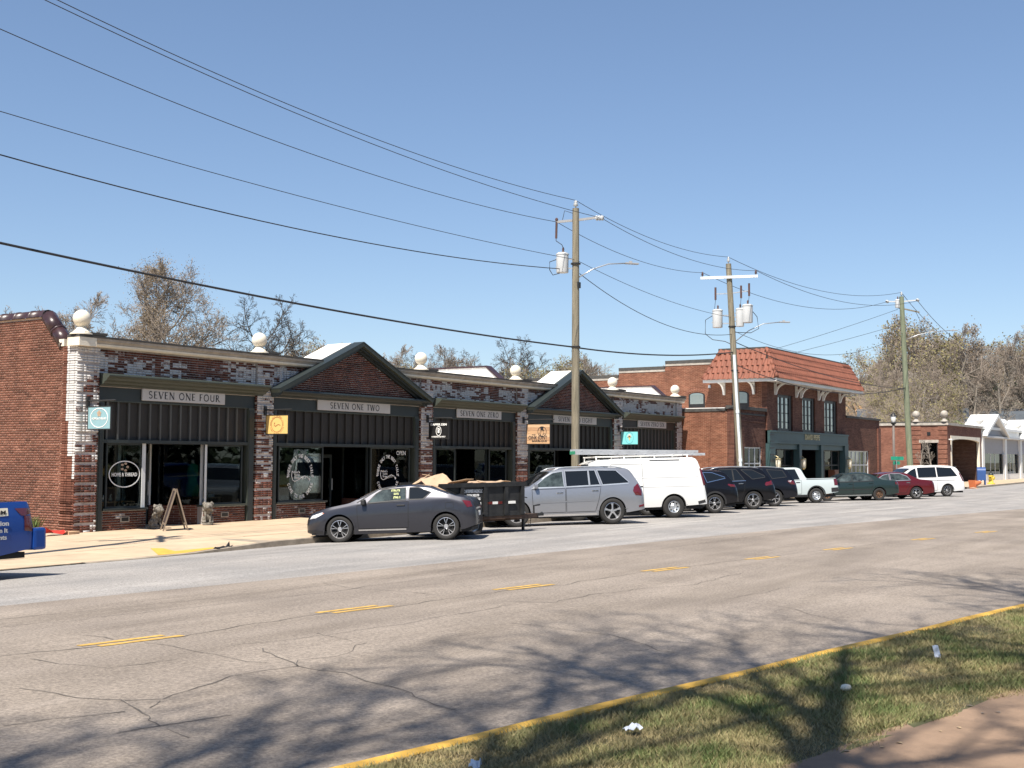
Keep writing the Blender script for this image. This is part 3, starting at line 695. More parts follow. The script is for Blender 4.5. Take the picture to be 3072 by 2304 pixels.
# shopfront bays
BAYS = [(20.88, 26.78, 'flat', dict(lw=(21.28, 22.55), dr=(22.55, 23.75, 24.87), rw=(24.87, 26.35))),
        (27.50, 35.14, 'gable', dict(lw=(27.92, 30.02), dr=(30.02, 32.37, 32.47), rw=(32.47, 34.69))),
        (35.88, 41.68, 'flat', dict(lw=(36.25, 37.53), dr=(37.53, 39.2, 39.85), rw=(39.85, 41.1))),
        (42.50, 50.08, 'gable', dict(lw=(42.85, 44.95), dr=(44.95, 47.2, 47.4), rw=(47.4, 49.6))),
        (50.92, 56.94, 'flat', dict(lw=(51.3, 52.7), dr=(52.7, 53.9, 54.7), rw=(54.7, 56.5)))]
HOODP = [(27.40, 2.27), (26.95, 2.245), (26.93, 2.20), (26.935, 2.17), (27.02, 2.12), (27.05, 2.07), (27.14, 2.03), (27.17, 1.98), (27.28, 1.955), (27.29, 1.92), (27.40, 1.92)]
rb2 = random.Random(9)
for bi, (a, b, kind, w) in enumerate(BAYS):
    fz = 2.26 if kind == 'flat' else 2.15
    cx = (a + b) / 2; hw = (b - a) / 2 + .02; apex = 3.90
    # brick frieze
    if kind == 'flat':
        bricks((a, 27.38, 0), (1, 0, 0), (0, -1, 0), b - a, 2.25, 2.96, paint=paint_front, hdr=0, flem=True)
    else:
        gz = lambda x: 2.14 + (1.72) * max(0, 1 - abs(x - cx) / (hw + .1))
        bricks((a, 27.38, 0), (1, 0, 0), (0, -1, 0), b - a, 2.06, 2.96, mask=lambda u, z: z > gz(a + u) - .2, paint=paint_front, hdr=0, flem=True)
        bricks((a + .1, 27.20, 0), (1, 0, 0), (0, -1, 0), b - a - .2, 2.17, 3.75, mask=lambda u, z: z < gz(a + .1 + u) - .20, paint=lambda x, y, z: 0.0, hdr=0)
        sp(MB().prism([(a + .05, 2.1), (b - .05, 2.1), (cx, 3.78)], 'y', 27.212, 27.5).build('gable_wall', M['mortar_front']))
        # raking cornice: stepped boards down both slopes, white membrane over the back
        for s in (-1, 1):
            e = Vector((cx + s * (hw + .16), 0, 2.10)); t = Vector((cx, 0, apex)); d = (t - e).normalized(); nn = Vector((-d.z, 0, d.x)) * (1 if s < 0 else -1)
            if nn.z < 0: nn = -nn
            def rake(nm, y0, y1, lo, hi, m):
                q = [e + nn * lo, e + nn * hi, t + Vector((0, 0, hi / nn.z)), t + Vector((0, 0, lo / nn.z))]
                sp(MB().prism([(p.x, p.z) for p in q], 'y', y0, y1).build(nm, M[m]))
            rake('rake_board', 26.86, 27.42, -.07, .045, 'green'); rake('rake_moulding', 26.98, 27.42, -.15, -.072, 'darkgreen'); rake('rake_fillet', 27.10, 27.42, -.22, -.152, 'darkgreen')
            q = [e + nn * .047, e + nn * .075, t + Vector((0, 0, .075 / nn.z)), t + Vector((0, 0, .047 / nn.z))]
            sp(MB().prism([(p.x, p.z) for p in q], 'y', 26.84, 27.30).build('rake_cap', M['darkgreen']))
            q = [e + nn * -.02, e + nn * .06, t + Vector((0, 0, .06 / nn.z)), t + Vector((0, 0, -.02 / nn.z))]
            sp(MB().prism([(p.x, p.z) for p in q], 'y', 27.43, 28.5).build('gable_roof', M['roofwhite']))
        sp(MB().prism([(a - .02, 2.1), (b + .02, 2.1), (cx, 3.8)], 'y', 28.45, 28.55).build('gable_back', M['roofwhite']))
    mbox(a - .3, b + .3, 27.392, 27.75, 1.9, 2.955)
    # hood moulding across the opening
    hp = HOODP if kind == 'flat' else [(y, z - .10) if z > 2.1 else (y, z) for y, z in HOODP]
    sp(MB().prism(hp, 'x', a + .03, b + .24).build('hood', M['green'] if kind == 'flat' else M['darkgreen']))
    # sign fascia, board-and-batten panel, rail, posts
    sp(MB().box(a + .05, b - .02, 27.40, 27.6, 1.52, 1.918).build('fascia', M['darkgreen']))
    sp(MB().box(a + .05, b - .02, 27.395, 27.44, 1.50, 1.535).build('fascia_bead', M['green']))
    tr = sp(MB().box(a + .2, b - .12, 27.50, 27.56, .44, 1.53).build('transom_panel', M['darkboard']))
    n = 15 if kind == 'flat' else 18
    for k in range(n):
        xx = a + .38 + (b - a - .72) * k / (n - 1)
        o = MB().box(xx - .03, xx + .03, 27.44, 27.499, .455, 1.50).build('batten', M['batten' if bi in (0, 4) else 'darkboard'], fix=False)
        o.parent = tr
    sp(MB().box(a + .05, b - .02, 27.37, 27.6, .36, .455).build('transom_rail', M['darkgreen']))
    for (p0, p1) in ((a + .05, a + .22), (b - .30, b - .05)):
        sp(MB().box(p0, p1, 27.36, 27.6, -2.05, 1.52).build('post', M['green']))
        sp(MB().box(p0 + .03, p1 - .03, 27.345, 27.36, -2.0, 1.45).build('post_panel', M['darkgreen']))
    # windows and low brick walls below them
    for nm, (x0, x1) in (('left', w['lw']), ('right', w['rw'])):
        bricks((x0 - .12, 27.40, 0), (1, 0, 0), (0, -1, 0), x1 - x0 + .2, -2.06, -1.50, paint=paint_low, hdr=0)
        mbox(x0 - .12, x1 + .08, 27.412, 27.75, -2.3, -1.50, name='stall_riser')
        sp(MB().box(x0 - .14, x1 + .1, 27.33, 27.72, -1.498, -1.44).build('sill', M['darkgreen' if nm == 'left' else 'green']))
        fr = MB()
        for q in ((x0, x0 + .05, -1.44, .36), (x1 - .05, x1, -1.44, .36), (x0 + .05, x1 - .05, -1.44, -1.39), (x0 + .05, x1 - .05, .31, .36)):
            fr.box(q[0], q[1], 27.46, 27.52, q[2], q[3])
        win = sp(fr.build('window', M['darkgreen']))
        if bi == 0: o = MB().box(*((x1 - .06, x1 + .06) if nm == 'left' else (x0 - .06, x0 + .02)), 27.44, 27.458, -1.44, .36).build('pale_jamb', M['alu'], win)
        o = MB().box(x0 + .05, x1 - .05, 27.485, 27.495, -1.39, .31).build('pane', M['glass'], win)
        # small vent let into the riser
        if bi in (0, 1):
            vx = (x0 + x1) / 2
            v = sp(MB().box(vx - .17, vx + .13, 27.375, 27.402, -1.83, -1.68).build('vent', M['stone'])); 
            o = MB().box(vx - .14, vx + .10, 27.372, 27.376, -1.805, -1.70).build('vent_hole', M['black'], v)
    # recessed entry: splayed return window on the right, door at the back
    d0, d1, d2 = w['dr']; yb2 = 28.75
    rt = MB()
    def slab(p, q, z0, z1, th):
        p, q = Vector((*p, 0)), Vector((*q, 0)); dd = (q - p).normalized(); nr = Vector((-dd.y, dd.x, 0)) * th / 2
        return [(p + nr).to_2d(), (q + nr).to_2d(), (q - nr).to_2d(), (p - nr).to_2d()], z0, z1
    for (p, q) in (((d0 + .02, 27.62), (d0 + .32, yb2)), ((d2 - .02, 27.62), (d1 + .1, yb2))):
        poly, z0, z1 = slab(p, q, -2.05, -1.45, .1); sp(MB().prism([tuple(t) for t in poly], 'z', z0, z1).build('stall_riser', M['brick_tex'] if 'brick_tex' in M else M['mortar_front']))
        poly, z0, z1 = slab(p, q, -1.45, .36, .02); sp(MB().prism([tuple(t) for t in poly], 'z', z0, z1).build('return_pane', M['glass']))
        for t in (0, 1):
            c = Vector(p).lerp(Vector(q), t); sp(MB().box(c.x - .035, c.x + .035, c.y - .035, c.y + .035, -1.45, .36).build('mullion', M['alu' if bi == 0 else 'darkgreen']))
    dw = d1 + .1 - (d0 + .32); dx = (d0 + .32 + d1 + .1) / 2; dh = min(.95, dw - .1) / 2
    door = sp(MB().box(dx - dh, dx - dh + .09, yb2, yb2 + .05, -1.98, .1).box(dx + dh - .09, dx + dh, yb2, yb2 + .05, -1.98, .1).box(dx - dh + .09, dx + dh - .09, yb2, yb2 + .05, -1.98, -1.72).box(dx - dh + .09, dx + dh - .09, yb2, yb2 + .05, -.02, .1).build('door', M['darkgreen']))
    o = MB().box(dx - dh + .09, dx + dh - .09, yb2 + .02, yb2 + .03, -1.72, -.02).build('pane', M['glass'], door)
    o = MB().tube([(dx + dh - .045, yb2 - .06, -1.15), (dx + dh - .045, yb2 - .06, -.75)], .014, 6).build('handle', M['steel'], door)
    sp(MB().box(d0 + .1, d2, 27.5, yb2 + .1, .36, .44).build('entry_ceiling', M['darkboard']))
    sp(MB().box(d0 - .02, d2 + .02, 27.38, yb2, -2.3, -2.02 + .018 * bi).build('entry_floor', M['concrete']))
    # the room behind
    rm = MB(); X0, X1, Y1 = a + .25, b - .1, 32.0
    rm.box(X0, X1, Y1, Y1 + .1, -2, .6).box(X0 - .1, X0, 27.76, Y1, -2, .6).box(X1, X1 + .1, 27.76, Y1, -2, .6).box(X0, X1, yb2 + .12, Y1, .45, .55)
    sp(rm.build('shop_room', M['int'])); sp(MB().box(X0, X1, yb2 + .02, Y1, -2.1, -1.99).box(X0, d0 - .03, 27.76, yb2 + .02, -2.1, -1.99).box(d2 + .03, X1, 27.76, yb2 + .02, -2.1, -1.99).build('shop_floor', M['intfloor']))

# lay the bricks: the 300 nearest as single parts, the rest joined
BR.sort(key=lambda t: t[0].length + (0 if t[7] else 2.5) + (3 if t[0].z < -1.2 and t[7] else 0))
cache = {}
def brick_mesh(L, H, rnd_, pt, sun):
    key = (round(L, 2), round(rnd_ * 5), round(pt * 4), sun)
    if key in cache: return cache[key]
    l, h, d = L / 2, H / 2, .03
    me = bpy.data.meshes.new('brick')
    me.from_pydata([(-l, 0, -h), (l, 0, -h), (l, 0, h), (-l, 0, h), (-l, d, -h), (l, d, -h), (l, d, h), (-l, d, h)], [], [(0, 1, 2, 3), (0, 4, 5, 1), (1, 5, 6, 2), (2, 6, 7, 3), (3, 7, 4, 0)])
    for nm, v in (('rnd', rnd_), ('paint', pt)):
        at_ = me.attributes.new(nm, 'FLOAT', 'FACE'); at_.data.foreach_set('value', [v] * 5)
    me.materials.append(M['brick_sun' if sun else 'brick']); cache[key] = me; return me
NI = 300
for P, u, n, L_, H_, r_, pt, sun in BR[:NI]:
    o = bpy.data.objects.new('brick', brick_mesh(L_, H_, r_, pt, sun)); COL.objects.link(o)
    o.matrix_world = Matrix.Translation(P) @ Matrix(((u.x, -n.x, 0), (u.y, -n.y, 0), (0, 0, 1))).to_4x4()
    o.parent = shop; o.matrix_parent_inverse = shop_m
def brick_mass(lst, name, matl):
    K = len(lst); v = np.zeros((K, 8, 3)); 
    P = np.array([t[0][:] for t in lst]); U = np.array([t[1][:] for t in lst]); Nn = np.array([t[2][:] for t in lst])
    hl = np.array([t[3] for t in lst])[:, None] / 2; hh = np.array([t[4] for t in lst])[:, None] / 2; Z = np.array([[0, 0, 1.0]])
    cs = [(-1, -1, 0), (1, -1, 0), (1, 1, 0), (-1, 1, 0), (-1, -1, 1), (1, -1, 1), (1, 1, 1), (-1, 1, 1)]
    for i, (a, b, c) in enumerate(cs): v[:, i] = P + U * hl * a + Z * hh * b - Nn * .03 * c
    fc = np.array([(0, 1, 2, 3), (0, 4, 5, 1), (1, 5, 6, 2), (2, 6, 7, 3), (3, 7, 4, 0)])
    F = (np.arange(K)[:, None, None] * 8 + fc[None]).reshape(-1, 4)
    me = bpy.data.meshes.new(name); nf = len(F)
    me.vertices.add(K * 8); me.loops.add(nf * 4); me.polygons.add(nf)
    me.vertices.foreach_set('co', v.ravel()); me.loops.foreach_set('vertex_index', F.ravel().astype(np.int32)); me.polygons.foreach_set('loop_start', np.arange(0, nf * 4, 4, dtype=np.int32)); me.update(calc_edges=True)
    for nm, ix in (('rnd', 5), ('paint', 6)):
        at_ = me.attributes.new(nm, 'FLOAT', 'FACE'); at_.data.foreach_set('value', np.repeat(np.array([t[ix] for t in lst], dtype=np.float32), 5))
    # outward normals whichever way u runs
    bm = bmesh.new(); bm.from_mesh(me); bmesh.ops.recalc_face_normals(bm, faces=bm.faces); bm.to_mesh(me); bm.free()
    me.materials.append(matl); o = bpy.data.objects.new(name, me); COL.objects.link(o); return o
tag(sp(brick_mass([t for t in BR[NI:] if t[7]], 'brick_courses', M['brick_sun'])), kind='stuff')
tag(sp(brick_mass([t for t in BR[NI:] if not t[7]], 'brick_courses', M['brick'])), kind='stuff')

# roof odds and ends
o = MB().box(-.9, .9, -.5, .5, 0, .14).box(-1.1, 1.1, -.6, .6, .14, .22).box(.2, .8, -.53, -.5, .02, .12).build('roof_unit', M['steel']); o.location = (25.2, 31.5, 3.05)
tag(o, 'low rusty roof unit peeping over the cornice between the first two ball finials', 'roof unit')
MB().box(-.9, .9, -.4, .4, -.5, 0).build('curb', M['stonecap'], o)
o = MB().lathe([(.16, -.5), (.16, .3), (.30, .3), (.30, .42), (.2, .5), (0, .5)], 12).build('roof_vent', M['roofwhite'], smooth=True, auto=rad(35)); o.location = (33.9, 30.5, 3.35)
tag(o, 'white capped roof vent behind the cornice left of the third ball finial', 'vent')
o = MB().lathe([(.10, -.9), (.10, .2), (.17, .24), (.17, .34), (0, .40)], 10).build('roof_vent', M['roofwhite'], smooth=True, auto=rad(35)); o.location = (33.0, 31.0, 3.25)
tag(o, 'small round white vent pipe beside the gable of SEVEN ONE TWO', 'vent')

# ---------------------------------------------------------------- address boards
for s, x0, x1, tw in (('SEVEN ONE FOUR', 22.36, 25.47, .86), ('SEVEN ONE TWO', 29.59, 33.38, .68), ('SEVEN ONE ZERO', 37.46, 40.54, .86), ('SEVEN ZERO EIGHT', 44.64, 48.45, .80), ('SEVEN ZERO SIX', 52.62, 55.75, .84)):
    sg = empty('address_sign', ((x0 + x1) / 2, 27.39, 1.75), 0, 'long pale board lettered ' + s + ' on the dark fascia', 'sign', 'address boards along the shop row')
    MB().box((x0 - x1) / 2, (x1 - x0) / 2, -.05, 0, -.17, .17).build('board', M['sign'], sg, bevel=.006)
    roman(s, .20, (x1 - x0) * tw, M['ink'], sg, (0, -.053, -.10), FX, FZ)

# ---------------------------------------------------------------- hanging blade signs
def planks(sg, w, h, y0):
    for k in range(6):
        z0 = -h / 2 + h * k / 6
        o = MB().box(-.018, .018, -w / 2, w / 2, z0 + .003, z0 + h / 6 - .003).build('plank', M['plank%d' % (k % 3)], sg)
for k, c in enumerate(((.50, .31, .17), (.42, .25, .14), (.56, .37, .22))): M['plank%d' % k] = mat('sign_plank', c, .7, var=.18, scale=5, stretch=(1, 1, 6))
M['teal'] = mat('sign_teal', srgb(130, 165, 172), .5, var=.04); M['ochre'] = mat('sign_ochre', srgb(214, 180, 112), .5, var=.05); M['aqua'] = mat('sign_aqua', srgb(122, 205, 208), .5, var=.04)
M['rust'] = mat('sign_rust_ink', (.28, .07, .03), .6, var=0); M['navy'] = mat('sign_blue_ink', (.06, .16, .30), .6, var=0); M['tan'] = mat('sign_tan_ink', (.40, .29, .20), .6, var=0)
def blade(x, y0, y1, z0, z1, by, zb, board, label):
    yc, zc = (y0 + y1) / 2, (z0 + z1) / 2; w, h = abs(y0 - y1), abs(z1 - z0)
    sg = empty('hanging_sign', (x, yc, zc), 0, label, 'hanging sign', 'blade signs on the piers')
    mb = MB(); ze = zb - zc
    mb.tube([(0, 27.29 - yc, ze), (0, by - yc, ze)], .022, 8).box(-.05, .05, 27.24 - yc, 27.295 - yc, ze - .16, ze + .12)
    for s in (-.8, .8): mb.tube([(0, s * w / 2, ze), (0, s * w / 2, h / 2)], .008, 5)
    mb.build('bracket', M['iron'], sg)
    if board: MB().box(-.016, .016, -w / 2, w / 2, -h / 2, h / 2).build('board', board, sg)
    else: planks(sg, w, h, 0)
    fr = MB(); t = .022
    for a in ((-w / 2 - t, -w / 2, -h / 2 - t, h / 2 + t), (w / 2, w / 2 + t, -h / 2 - t, h / 2 + t), (-w / 2, w / 2, h / 2, h / 2 + t), (-w / 2, w / 2, -h / 2 - t, -h / 2)): fr.box(-.024, .024, *a)
    fr.build('frame', M['iron'], sg)
    return sg, w, h
E_ = lambda cx, cy, rx, ry, n=24: [(cx + rx * math.cos(2 * math.pi * i / n), cy + ry * math.sin(2 * math.pi * i / n)) for i in range(n)]
sg, w, h = blade(20.5, 27.23, 26.31, .73, 1.31, 26.12, 1.48, M['teal'], 'pale teal blade sign with white oval reading HOME & THREAD on the corner pier')
flat_shape(ring(.36, .255, .018), M['whiteink'], sg, (-.021, 0, 0), BX, FZ, 'emblem')
flat_shape([E_(0 + .055 * math.cos(a), .115 + .055 * math.sin(a), .034, .034, 10) for a in [rad(90 + 72 * k) for k in range(5)]] + [E_(0, .115, .03, .03, 10)], M['tan'], sg, (-.022, 0, 0), BX, FZ, 'flower')
text('HOME & THREAD', .055, .60, M['whiteink'], sg, (-.022, 0, -.045), BX, FZ, bold=.02)
sg, w, h = blade(27.1, 27.2, 26.27, .73, 1.30, 26.12, 1.48, M['ochre'], 'ochre yellow blade sign with thin rust-coloured oval and fish hook')
flat_shape(ring(.235, .235, .012) + strokes([([(-.11, .06), (-.12, -.01), (-.08, -.05), (-.02, -.04), (.04, .0), (.10, -.005), (.15, -.03)], .016), ([(-.11, .06), (-.08, .035)], .014)]), M['rust'], sg, (-.021, 0, 0), BX, FZ, 'emblem')
def curved(s, rx, ry, a_mid, span, h, matl, parent, origin, xd, yd, flip=False):
    """lettering set round an oval, one letter after another"""
    n = len(s); x, y = Vector(xd), Vector(yd); objs = []
    for i, c in enumerate(s):
        if c == ' ': continue
        t = rad(a_mid + span / 2 - span * i / (n - 1)) if not flip else rad(a_mid - span / 2 + span * i / (n - 1))
        p = Vector(origin) + x * (rx * math.cos(t)) + y * (ry * math.sin(t))
        nx, ny = math.cos(t) / rx, math.sin(t) / ry; L_ = math.hypot(nx, ny); nx, ny = nx / L_, ny / L_
        up = (x * nx + y * ny) * (1 if not flip else -1); rt = (x * ny - y * nx) * (1 if not flip else -1)
        objs.append(text(c, h, h * (.30 if c == 'I' else .86 if c == 'W' else .58), matl, None, p - up * (h / 2), rt, up, bold=.02))
    me = objs[0]
    vs = []; fs = []
    for o in objs:
        b = len(vs); vs += [v.co[:] for v in o.data.vertices]; fs += [tuple(b + i for i in p.vertices) for p in o.data.polygons]
    for o in objs: d_ = o.data; bpy.data.objects.remove(o, do_unlink=True); bpy.data.meshes.remove(d_)
    mb = MB(); mb.v = vs; mb.f = fs; mb.m = [0] * len(fs); return mb.build('lettering', matl, parent, fix=False)
curved('WHERE ONLY THE BEST TAILS', .275, .275, 90, 190, .03, M['rust'], sg, (-.021, 0, 0), BX, FZ)
curved('COME TO OUR SHORE', .285, .285, 270, 140, .03, M['rust'], sg, (-.021, 0, 0), BX, FZ, True)
sg, w, h = blade(35.5, 27.18, 26.3, .72, 1.315, 26.12, 1.48, M['black'], 'black blade sign lettered DAPPER DEN in white around an oval portrait')
text('DAPPER DEN', .075, .74, M['whiteink'], sg, (-.021, 0, .185), BX, FZ, bold=.05)
text('HABERDASHERY', .05, .64, M['whiteink'], sg, (-.021, 0, -.255), BX, FZ, bold=.03)
flat_shape(ring(.115, .17, .022, 30, 0, -.02), M['whiteink'], sg, (-.022, 0, 0), BX, FZ, 'emblem')
flat_shape([[(-.055, .03), (-.06, .07), (-.01, .09), (.04, .075), (.055, .04), (.05, -.01), (.03, .0), (.02, .035), (-.02, .045)], [(-.045, .02), (-.04, -.03), (-.055, -.06), (-.02, -.10), (.0, -.075), (.02, -.10), (.05, -.07), (.035, -.03), (.03, .0), (.0, .015)]], M['whiteink'], sg, (-.022, 0, 0), BX, FZ, 'portrait')
sg, w, h = blade(42.1, 27.09, 25.97, .61, 1.42, 25.76, 1.62, None, 'wooden plank blade sign reading THE OINK JOINT BAR-B-QUE with a pig in a circle')
text('THE', .055, .17, M['ink'], sg, (-.022, .22, -.06), BX, FZ)
text('OINK JOINT', .155, .92, M['ink'], sg, (-.022, .02, -.225), BX, FZ, bold=.02)
text('BAR-B-QUE', .06, .72, M['ink'], sg, (-.022, -.06, -.32), BX, FZ, bold=.05)
flat_shape(ring(.205, .205, .022, 36, .19, .10), M['ink'], sg, (-.023, 0, 0), BX, FZ, 'emblem')
px = .19
flat_shape([[(px - .09, .29), (px + .07, .29), (px + .055, .20), (px + .11, .15), (px + .10, .13), (px, .16), (px - .07, .155)], [(px - .09, .14), (px - .07, .15), (px - .09, .02), (px - .05, -.06), (px, -.10), (px - .03, -.11), (px - .09, -.06), (px - .12, .01)],
            [(px + .03, -.03), (px + .11, -.0), (px + .12, .03), (px + .05, .015)], E_(px - .01, .10, .014, .025, 10), [(px + .05, .11), (px + .09, .05), (px + .1, .06), (px + .065, .12)], [(px - .02, -.09), (px + .0, -.04), (px + .03, -.09)]], M['ink'], sg, (-.024, 0, 0), BX, FZ, 'pig')
sg, w, h = blade(50.5, 27.14, 26.25, .70, 1.30, 26.1, 1.47, M['aqua'], 'bright aqua blade sign with a pale ice cream cone in a thin oval')
flat_shape(ring(.21, .265, .010), M['navy'], sg, (-.021, 0, 0), BX, FZ, 'emblem')
flat_shape([E_(-.05, .07, .06, .05, 12), E_(.05, .07, .06, .05, 12), E_(0, .125, .06, .06, 12), [(-.10, .03), (.10, .03), (.10, .065), (-.10, .065)]], M['paper2'], sg, (-.022, 0, 0), BX, FZ, 'ice_cream')
flat_shape([[(-.05, .025), (.05, .025), (0, -.15)]], M['ochre'], sg, (-.0225, 0, 0), BX, FZ, 'cone')

# ---------------------------------------------------------------- print on the windows
flat_shape(ring(.52, .36, .028), M['whiteink'], shop, (21.92 - 38.8, 27.478 - 27.3, -.50 + 2.0), FX, FZ, 'window_print')
def wtext(s, x, z, h, w, bold=0): return text(s, h, w, M['whiteink'], shop, (x - 38.8, 27.478 - 27.3, z + 2), FX, FZ, name='window_print', bold=bold)
wtext('HOME & THREAD', 21.92, -.56, .10, .86, .02)
flat_shape([E_(.10 * math.cos(a), .10 * math.sin(a), .05, .035, 10) for a in [rad(36 * k) for k in range(0, 10, 2)]], M['tan'], shop, (21.92 - 38.8, .178, -.30 + 2), FX, FZ, 'window_print')
for x in (28.95, 33.45):
    cz = -.62; c = (x - 38.8, 27.478 - 27.3, cz + 2.0)
    curved('WHERE ONLY THE BEST TAILS', .56, .66, 90, 178, .115, M['whiteink'], shop, c, FX, FZ)
    curved('COME TO OUR SHORE', .58, .68, 270, 134, .115, M['whiteink'], shop, c, FX, FZ, True)
    hook = [(-.38, .17), (-.41, .02), (-.36, -.12), (-.26, -.17), (-.10, -.13), (.05, -.05), (.2, -.0), (.34, -.04), (.42, -.13)]
    flat_shape(strokes([(hook, .022), ([(-.38, .17), (-.30, .11)], .02)] + [([(xx, -.15 + .16 * (xx + .15)), (xx - .03, -.06 + .2 * (xx + .15))], .014) for xx in (-.1, -.03, .04, .11, .18, .25)]) + [E_(.43, -.12, .035, .05, 10), E_(-.6, -.02, .03, .03, 8), E_(.6, -.02, .03, .03, 8)] , M['whiteink'], shop, c, FX, FZ, 'window_print')
    for k, t in enumerate(("Bait's", 'Tackle', 'Shop')): text(t, .07, .26, M['whiteink'], shop, (c[0] - .16, c[1], c[2] + .10 - .09 * k), FX, FZ, name='window_print')
wtext('OPEN', 34.2, .10, .15, .52)
for k in range(4): text(['Mon - Fri  10 - 6', 'Saturday  10 - 4', 'Sunday  Closed', 'Call for hours'][k], .04, .5, M['sign'], shop, (30.75 - 38.8, 28.6 - 27.3, -.30 - .08 * k + 2), FX, FZ, name='door_print')
text('3', .3, 0, M['whiteink'], shop, (43.3 - 38.8, .178, -.9 + 2), FX, FZ, name='window_print') if False else None
# ---------------------------------------------------------------- things in and before the shops
lionm = mat('mottled_lion_stone', (.03, .026, .02), .85, var=.6, scale=16, bump=.5, bscale=30, col2=(.30, .275, .235))
def lion(x, y, z, rz, label):
    """seated guardian lion: one body with mane, forelegs, haunches; plinth"""
    r = empty('lion_statue', (x, y, z), rz, label, 'statue', 'stone lions at the shop door')
    MB().box(-.15, .17, -.13, .13, 0, .06).build('plinth', lionm, r, bevel=.01)
    bm = bmesh.new()
    def ball(c, s, n=12):
        bmesh.ops.create_uvsphere(bm, u_segments=n, v_segments=8, radius=1, matrix=Matrix.Translation(c) @ Matrix.Diagonal((*s, 1)))
    ball((-.05, 0, .17), (.11, .115, .12)); ball((.0, 0, .28), (.095, .10, .16)); ball((.04, 0, .38), (.10, .10, .11))
    ball((.075, 0, .47), (.125, .125, .13)); ball((.15, 0, .485), (.075, .075, .08)); ball((.215, 0, .462), (.045, .05, .04)); ball((.205, 0, .435), (.04, .04, .025))
    for s in (-1, 1):
        ball((.09, s * .065, .20), (.035, .033, .17)); ball((.13, s * .065, .08), (.055, .038, .03)); ball((-.03, s * .105, .14), (.10, .045, .095)); ball((.05, s * .12, .08), (.07, .04, .03))
        ball((.10, s * .085, .575), (.025, .025, .03)); ball((.20, s * .038, .51), (.012, .012, .012))
        for k in range(6):
            a = k * .5 - 1.1; ball((.03 + .06 * math.cos(a), s * (.10 + .02 * math.sin(k * 2)), .45 + .13 * math.sin(a)), (.04, .03, .04), 8)
    bmesh.ops.transform(bm, matrix=Matrix.Scale(1.0, 4), verts=bm.verts)
    me = bpy.data.meshes.new('body'); bm.to_mesh(me); bm.free(); me.materials.append(lionm); me.polygons.foreach_set('use_smooth', [True] * len(me.polygons))
    o = bpy.data.objects.new('body', me); COL.objects.link(o); o.parent = r
    md = o.modifiers.new('r', 'REMESH'); md.mode = 'VOXEL'; md.voxel_size = .014; md.use_smooth_shade = True
    MB().tube([(-.14, .02, .08), (-.19, .06, .10), (-.18, .08, .2), (-.15, .06, .26)], [.018, .018, .018, .03], 7).build('tail', lionm, r, smooth=True)
    r.scale = (1.12, 1.12, 1.12); return r
lion(22.62, 26.98, zs(22.6, 27.0), rad(-80), 'mottled stone lion statue half hidden behind the chalkboard')
lion(24.62, 27.05, zs(24.6, 27.0), rad(-135), 'mottled stone lion statue sitting alone by the right window of HOME & THREAD')

wd = mat('weathered_sign_wood', (.20, .155, .115), .85, var=.25, scale=6, bump=.3, stretch=(6, 6, 1)); slate = mat('chalkboard', (.035, .022, .022), .8, var=.3, scale=6)
af = empty('chalkboard_stand', (22.50, 26.05, zs(22.5, 26.1)), rad(57), 'wooden A-frame chalkboard standing open on the sidewalk outside HOME & THREAD', 'A-frame sign')
for s, nm in ((1, 'front'), (-1, 'back')):
    L_ = MB(); top = Vector((0, 0, 1.14)); sp_ = .33
    def P(u, t): return Vector((u, -s * sp_ * (1 - t), 1.14 * t))
    for u in (-.27, .27): L_.bar(P(u, 0), P(u, 1), .05, .035, up=(0, 1, 0))
    L_.bar(P(-.27, .97), P(.27, .97), .04, .05); L_.bar(P(-.27, .16), P(.27, .16), .04, .05)
    lf = L_.build('leaf_frame', wd, af)
    q = [P(-.245, .19), P(.245, .19), P(.245, .94), P(-.245, .94)]; nn = Vector((0, -s * 1.14, sp_)).normalized()
    MB().add([p + nn * .004 for p in q] + [p - nn * .006 for p in q], [(0, 1, 2, 3), (7, 6, 5, 4), (0, 4, 5, 1), (1, 5, 6, 2), (2, 6, 7, 3), (3, 7, 4, 0)]).build('board', slate, lf)
xd, yd = Vector((1, 0, 0)), Vector((0, .33, 1.14)).normalized()
for t, w_, h_, s in ((.80, .36, .10, 'Shop'), (.62, .40, .09, 'Local'), (.46, .34, .07, 'open'), (.33, .38, .06, 'today')):
    text(s, h_, w_, M['tan'], af, Vector((0, -.33 * (1 - t), 1.14 * t)) + Vector((0, -1.14, .33)).normalized() * .009, xd, yd, name='chalk_writing')
MB().tube([(.25, -.16, .55), (.25, 0, .50), (.25, .16, .55)], .006, 5).build('chain', M['iron'], af)

# green dress on a stand, shelf rails, table, white column and small display pieces in the first shop
dr = empty('dress_form', (25.15, 28.35, -1.99), 0, 'shop mannequin in a green sleeveless dress inside the right window', 'mannequin')
gd = mat('green_dress', (.012, .23, .13), .8, var=.2, scale=5)
def ell_tube(rows, n=18):
    mb = MB(); vs = []
    for z, rx, ry in rows:
        for k in range(n): a = 2 * math.pi * k / n; vs.append((rx * math.cos(a), ry * math.sin(a), z))
    m = len(rows); mb.add(vs, [(i * n + k, i * n + (k + 1) % n, (i + 1) * n + (k + 1) % n, (i + 1) * n + k) for i in range(m - 1) for k in range(n)] + [tuple(range(n - 1, -1, -1)), tuple((m - 1) * n + k for k in range(n))]); return mb
ell_tube([(.78, .21, .16), (1.0, .22, .17), (1.12, .20, .15), (1.28, .155, .12), (1.45, .19, .14), (1.60, .20, .12), (1.72, .19, .09), (1.78, .10, .07)]).build('dress', gd, dr, smooth=True)
ell_tube([(1.77, .075, .06), (1.80, .055, .05), (1.90, .05, .045)]).build('neck', M['white'], dr, smooth=True)
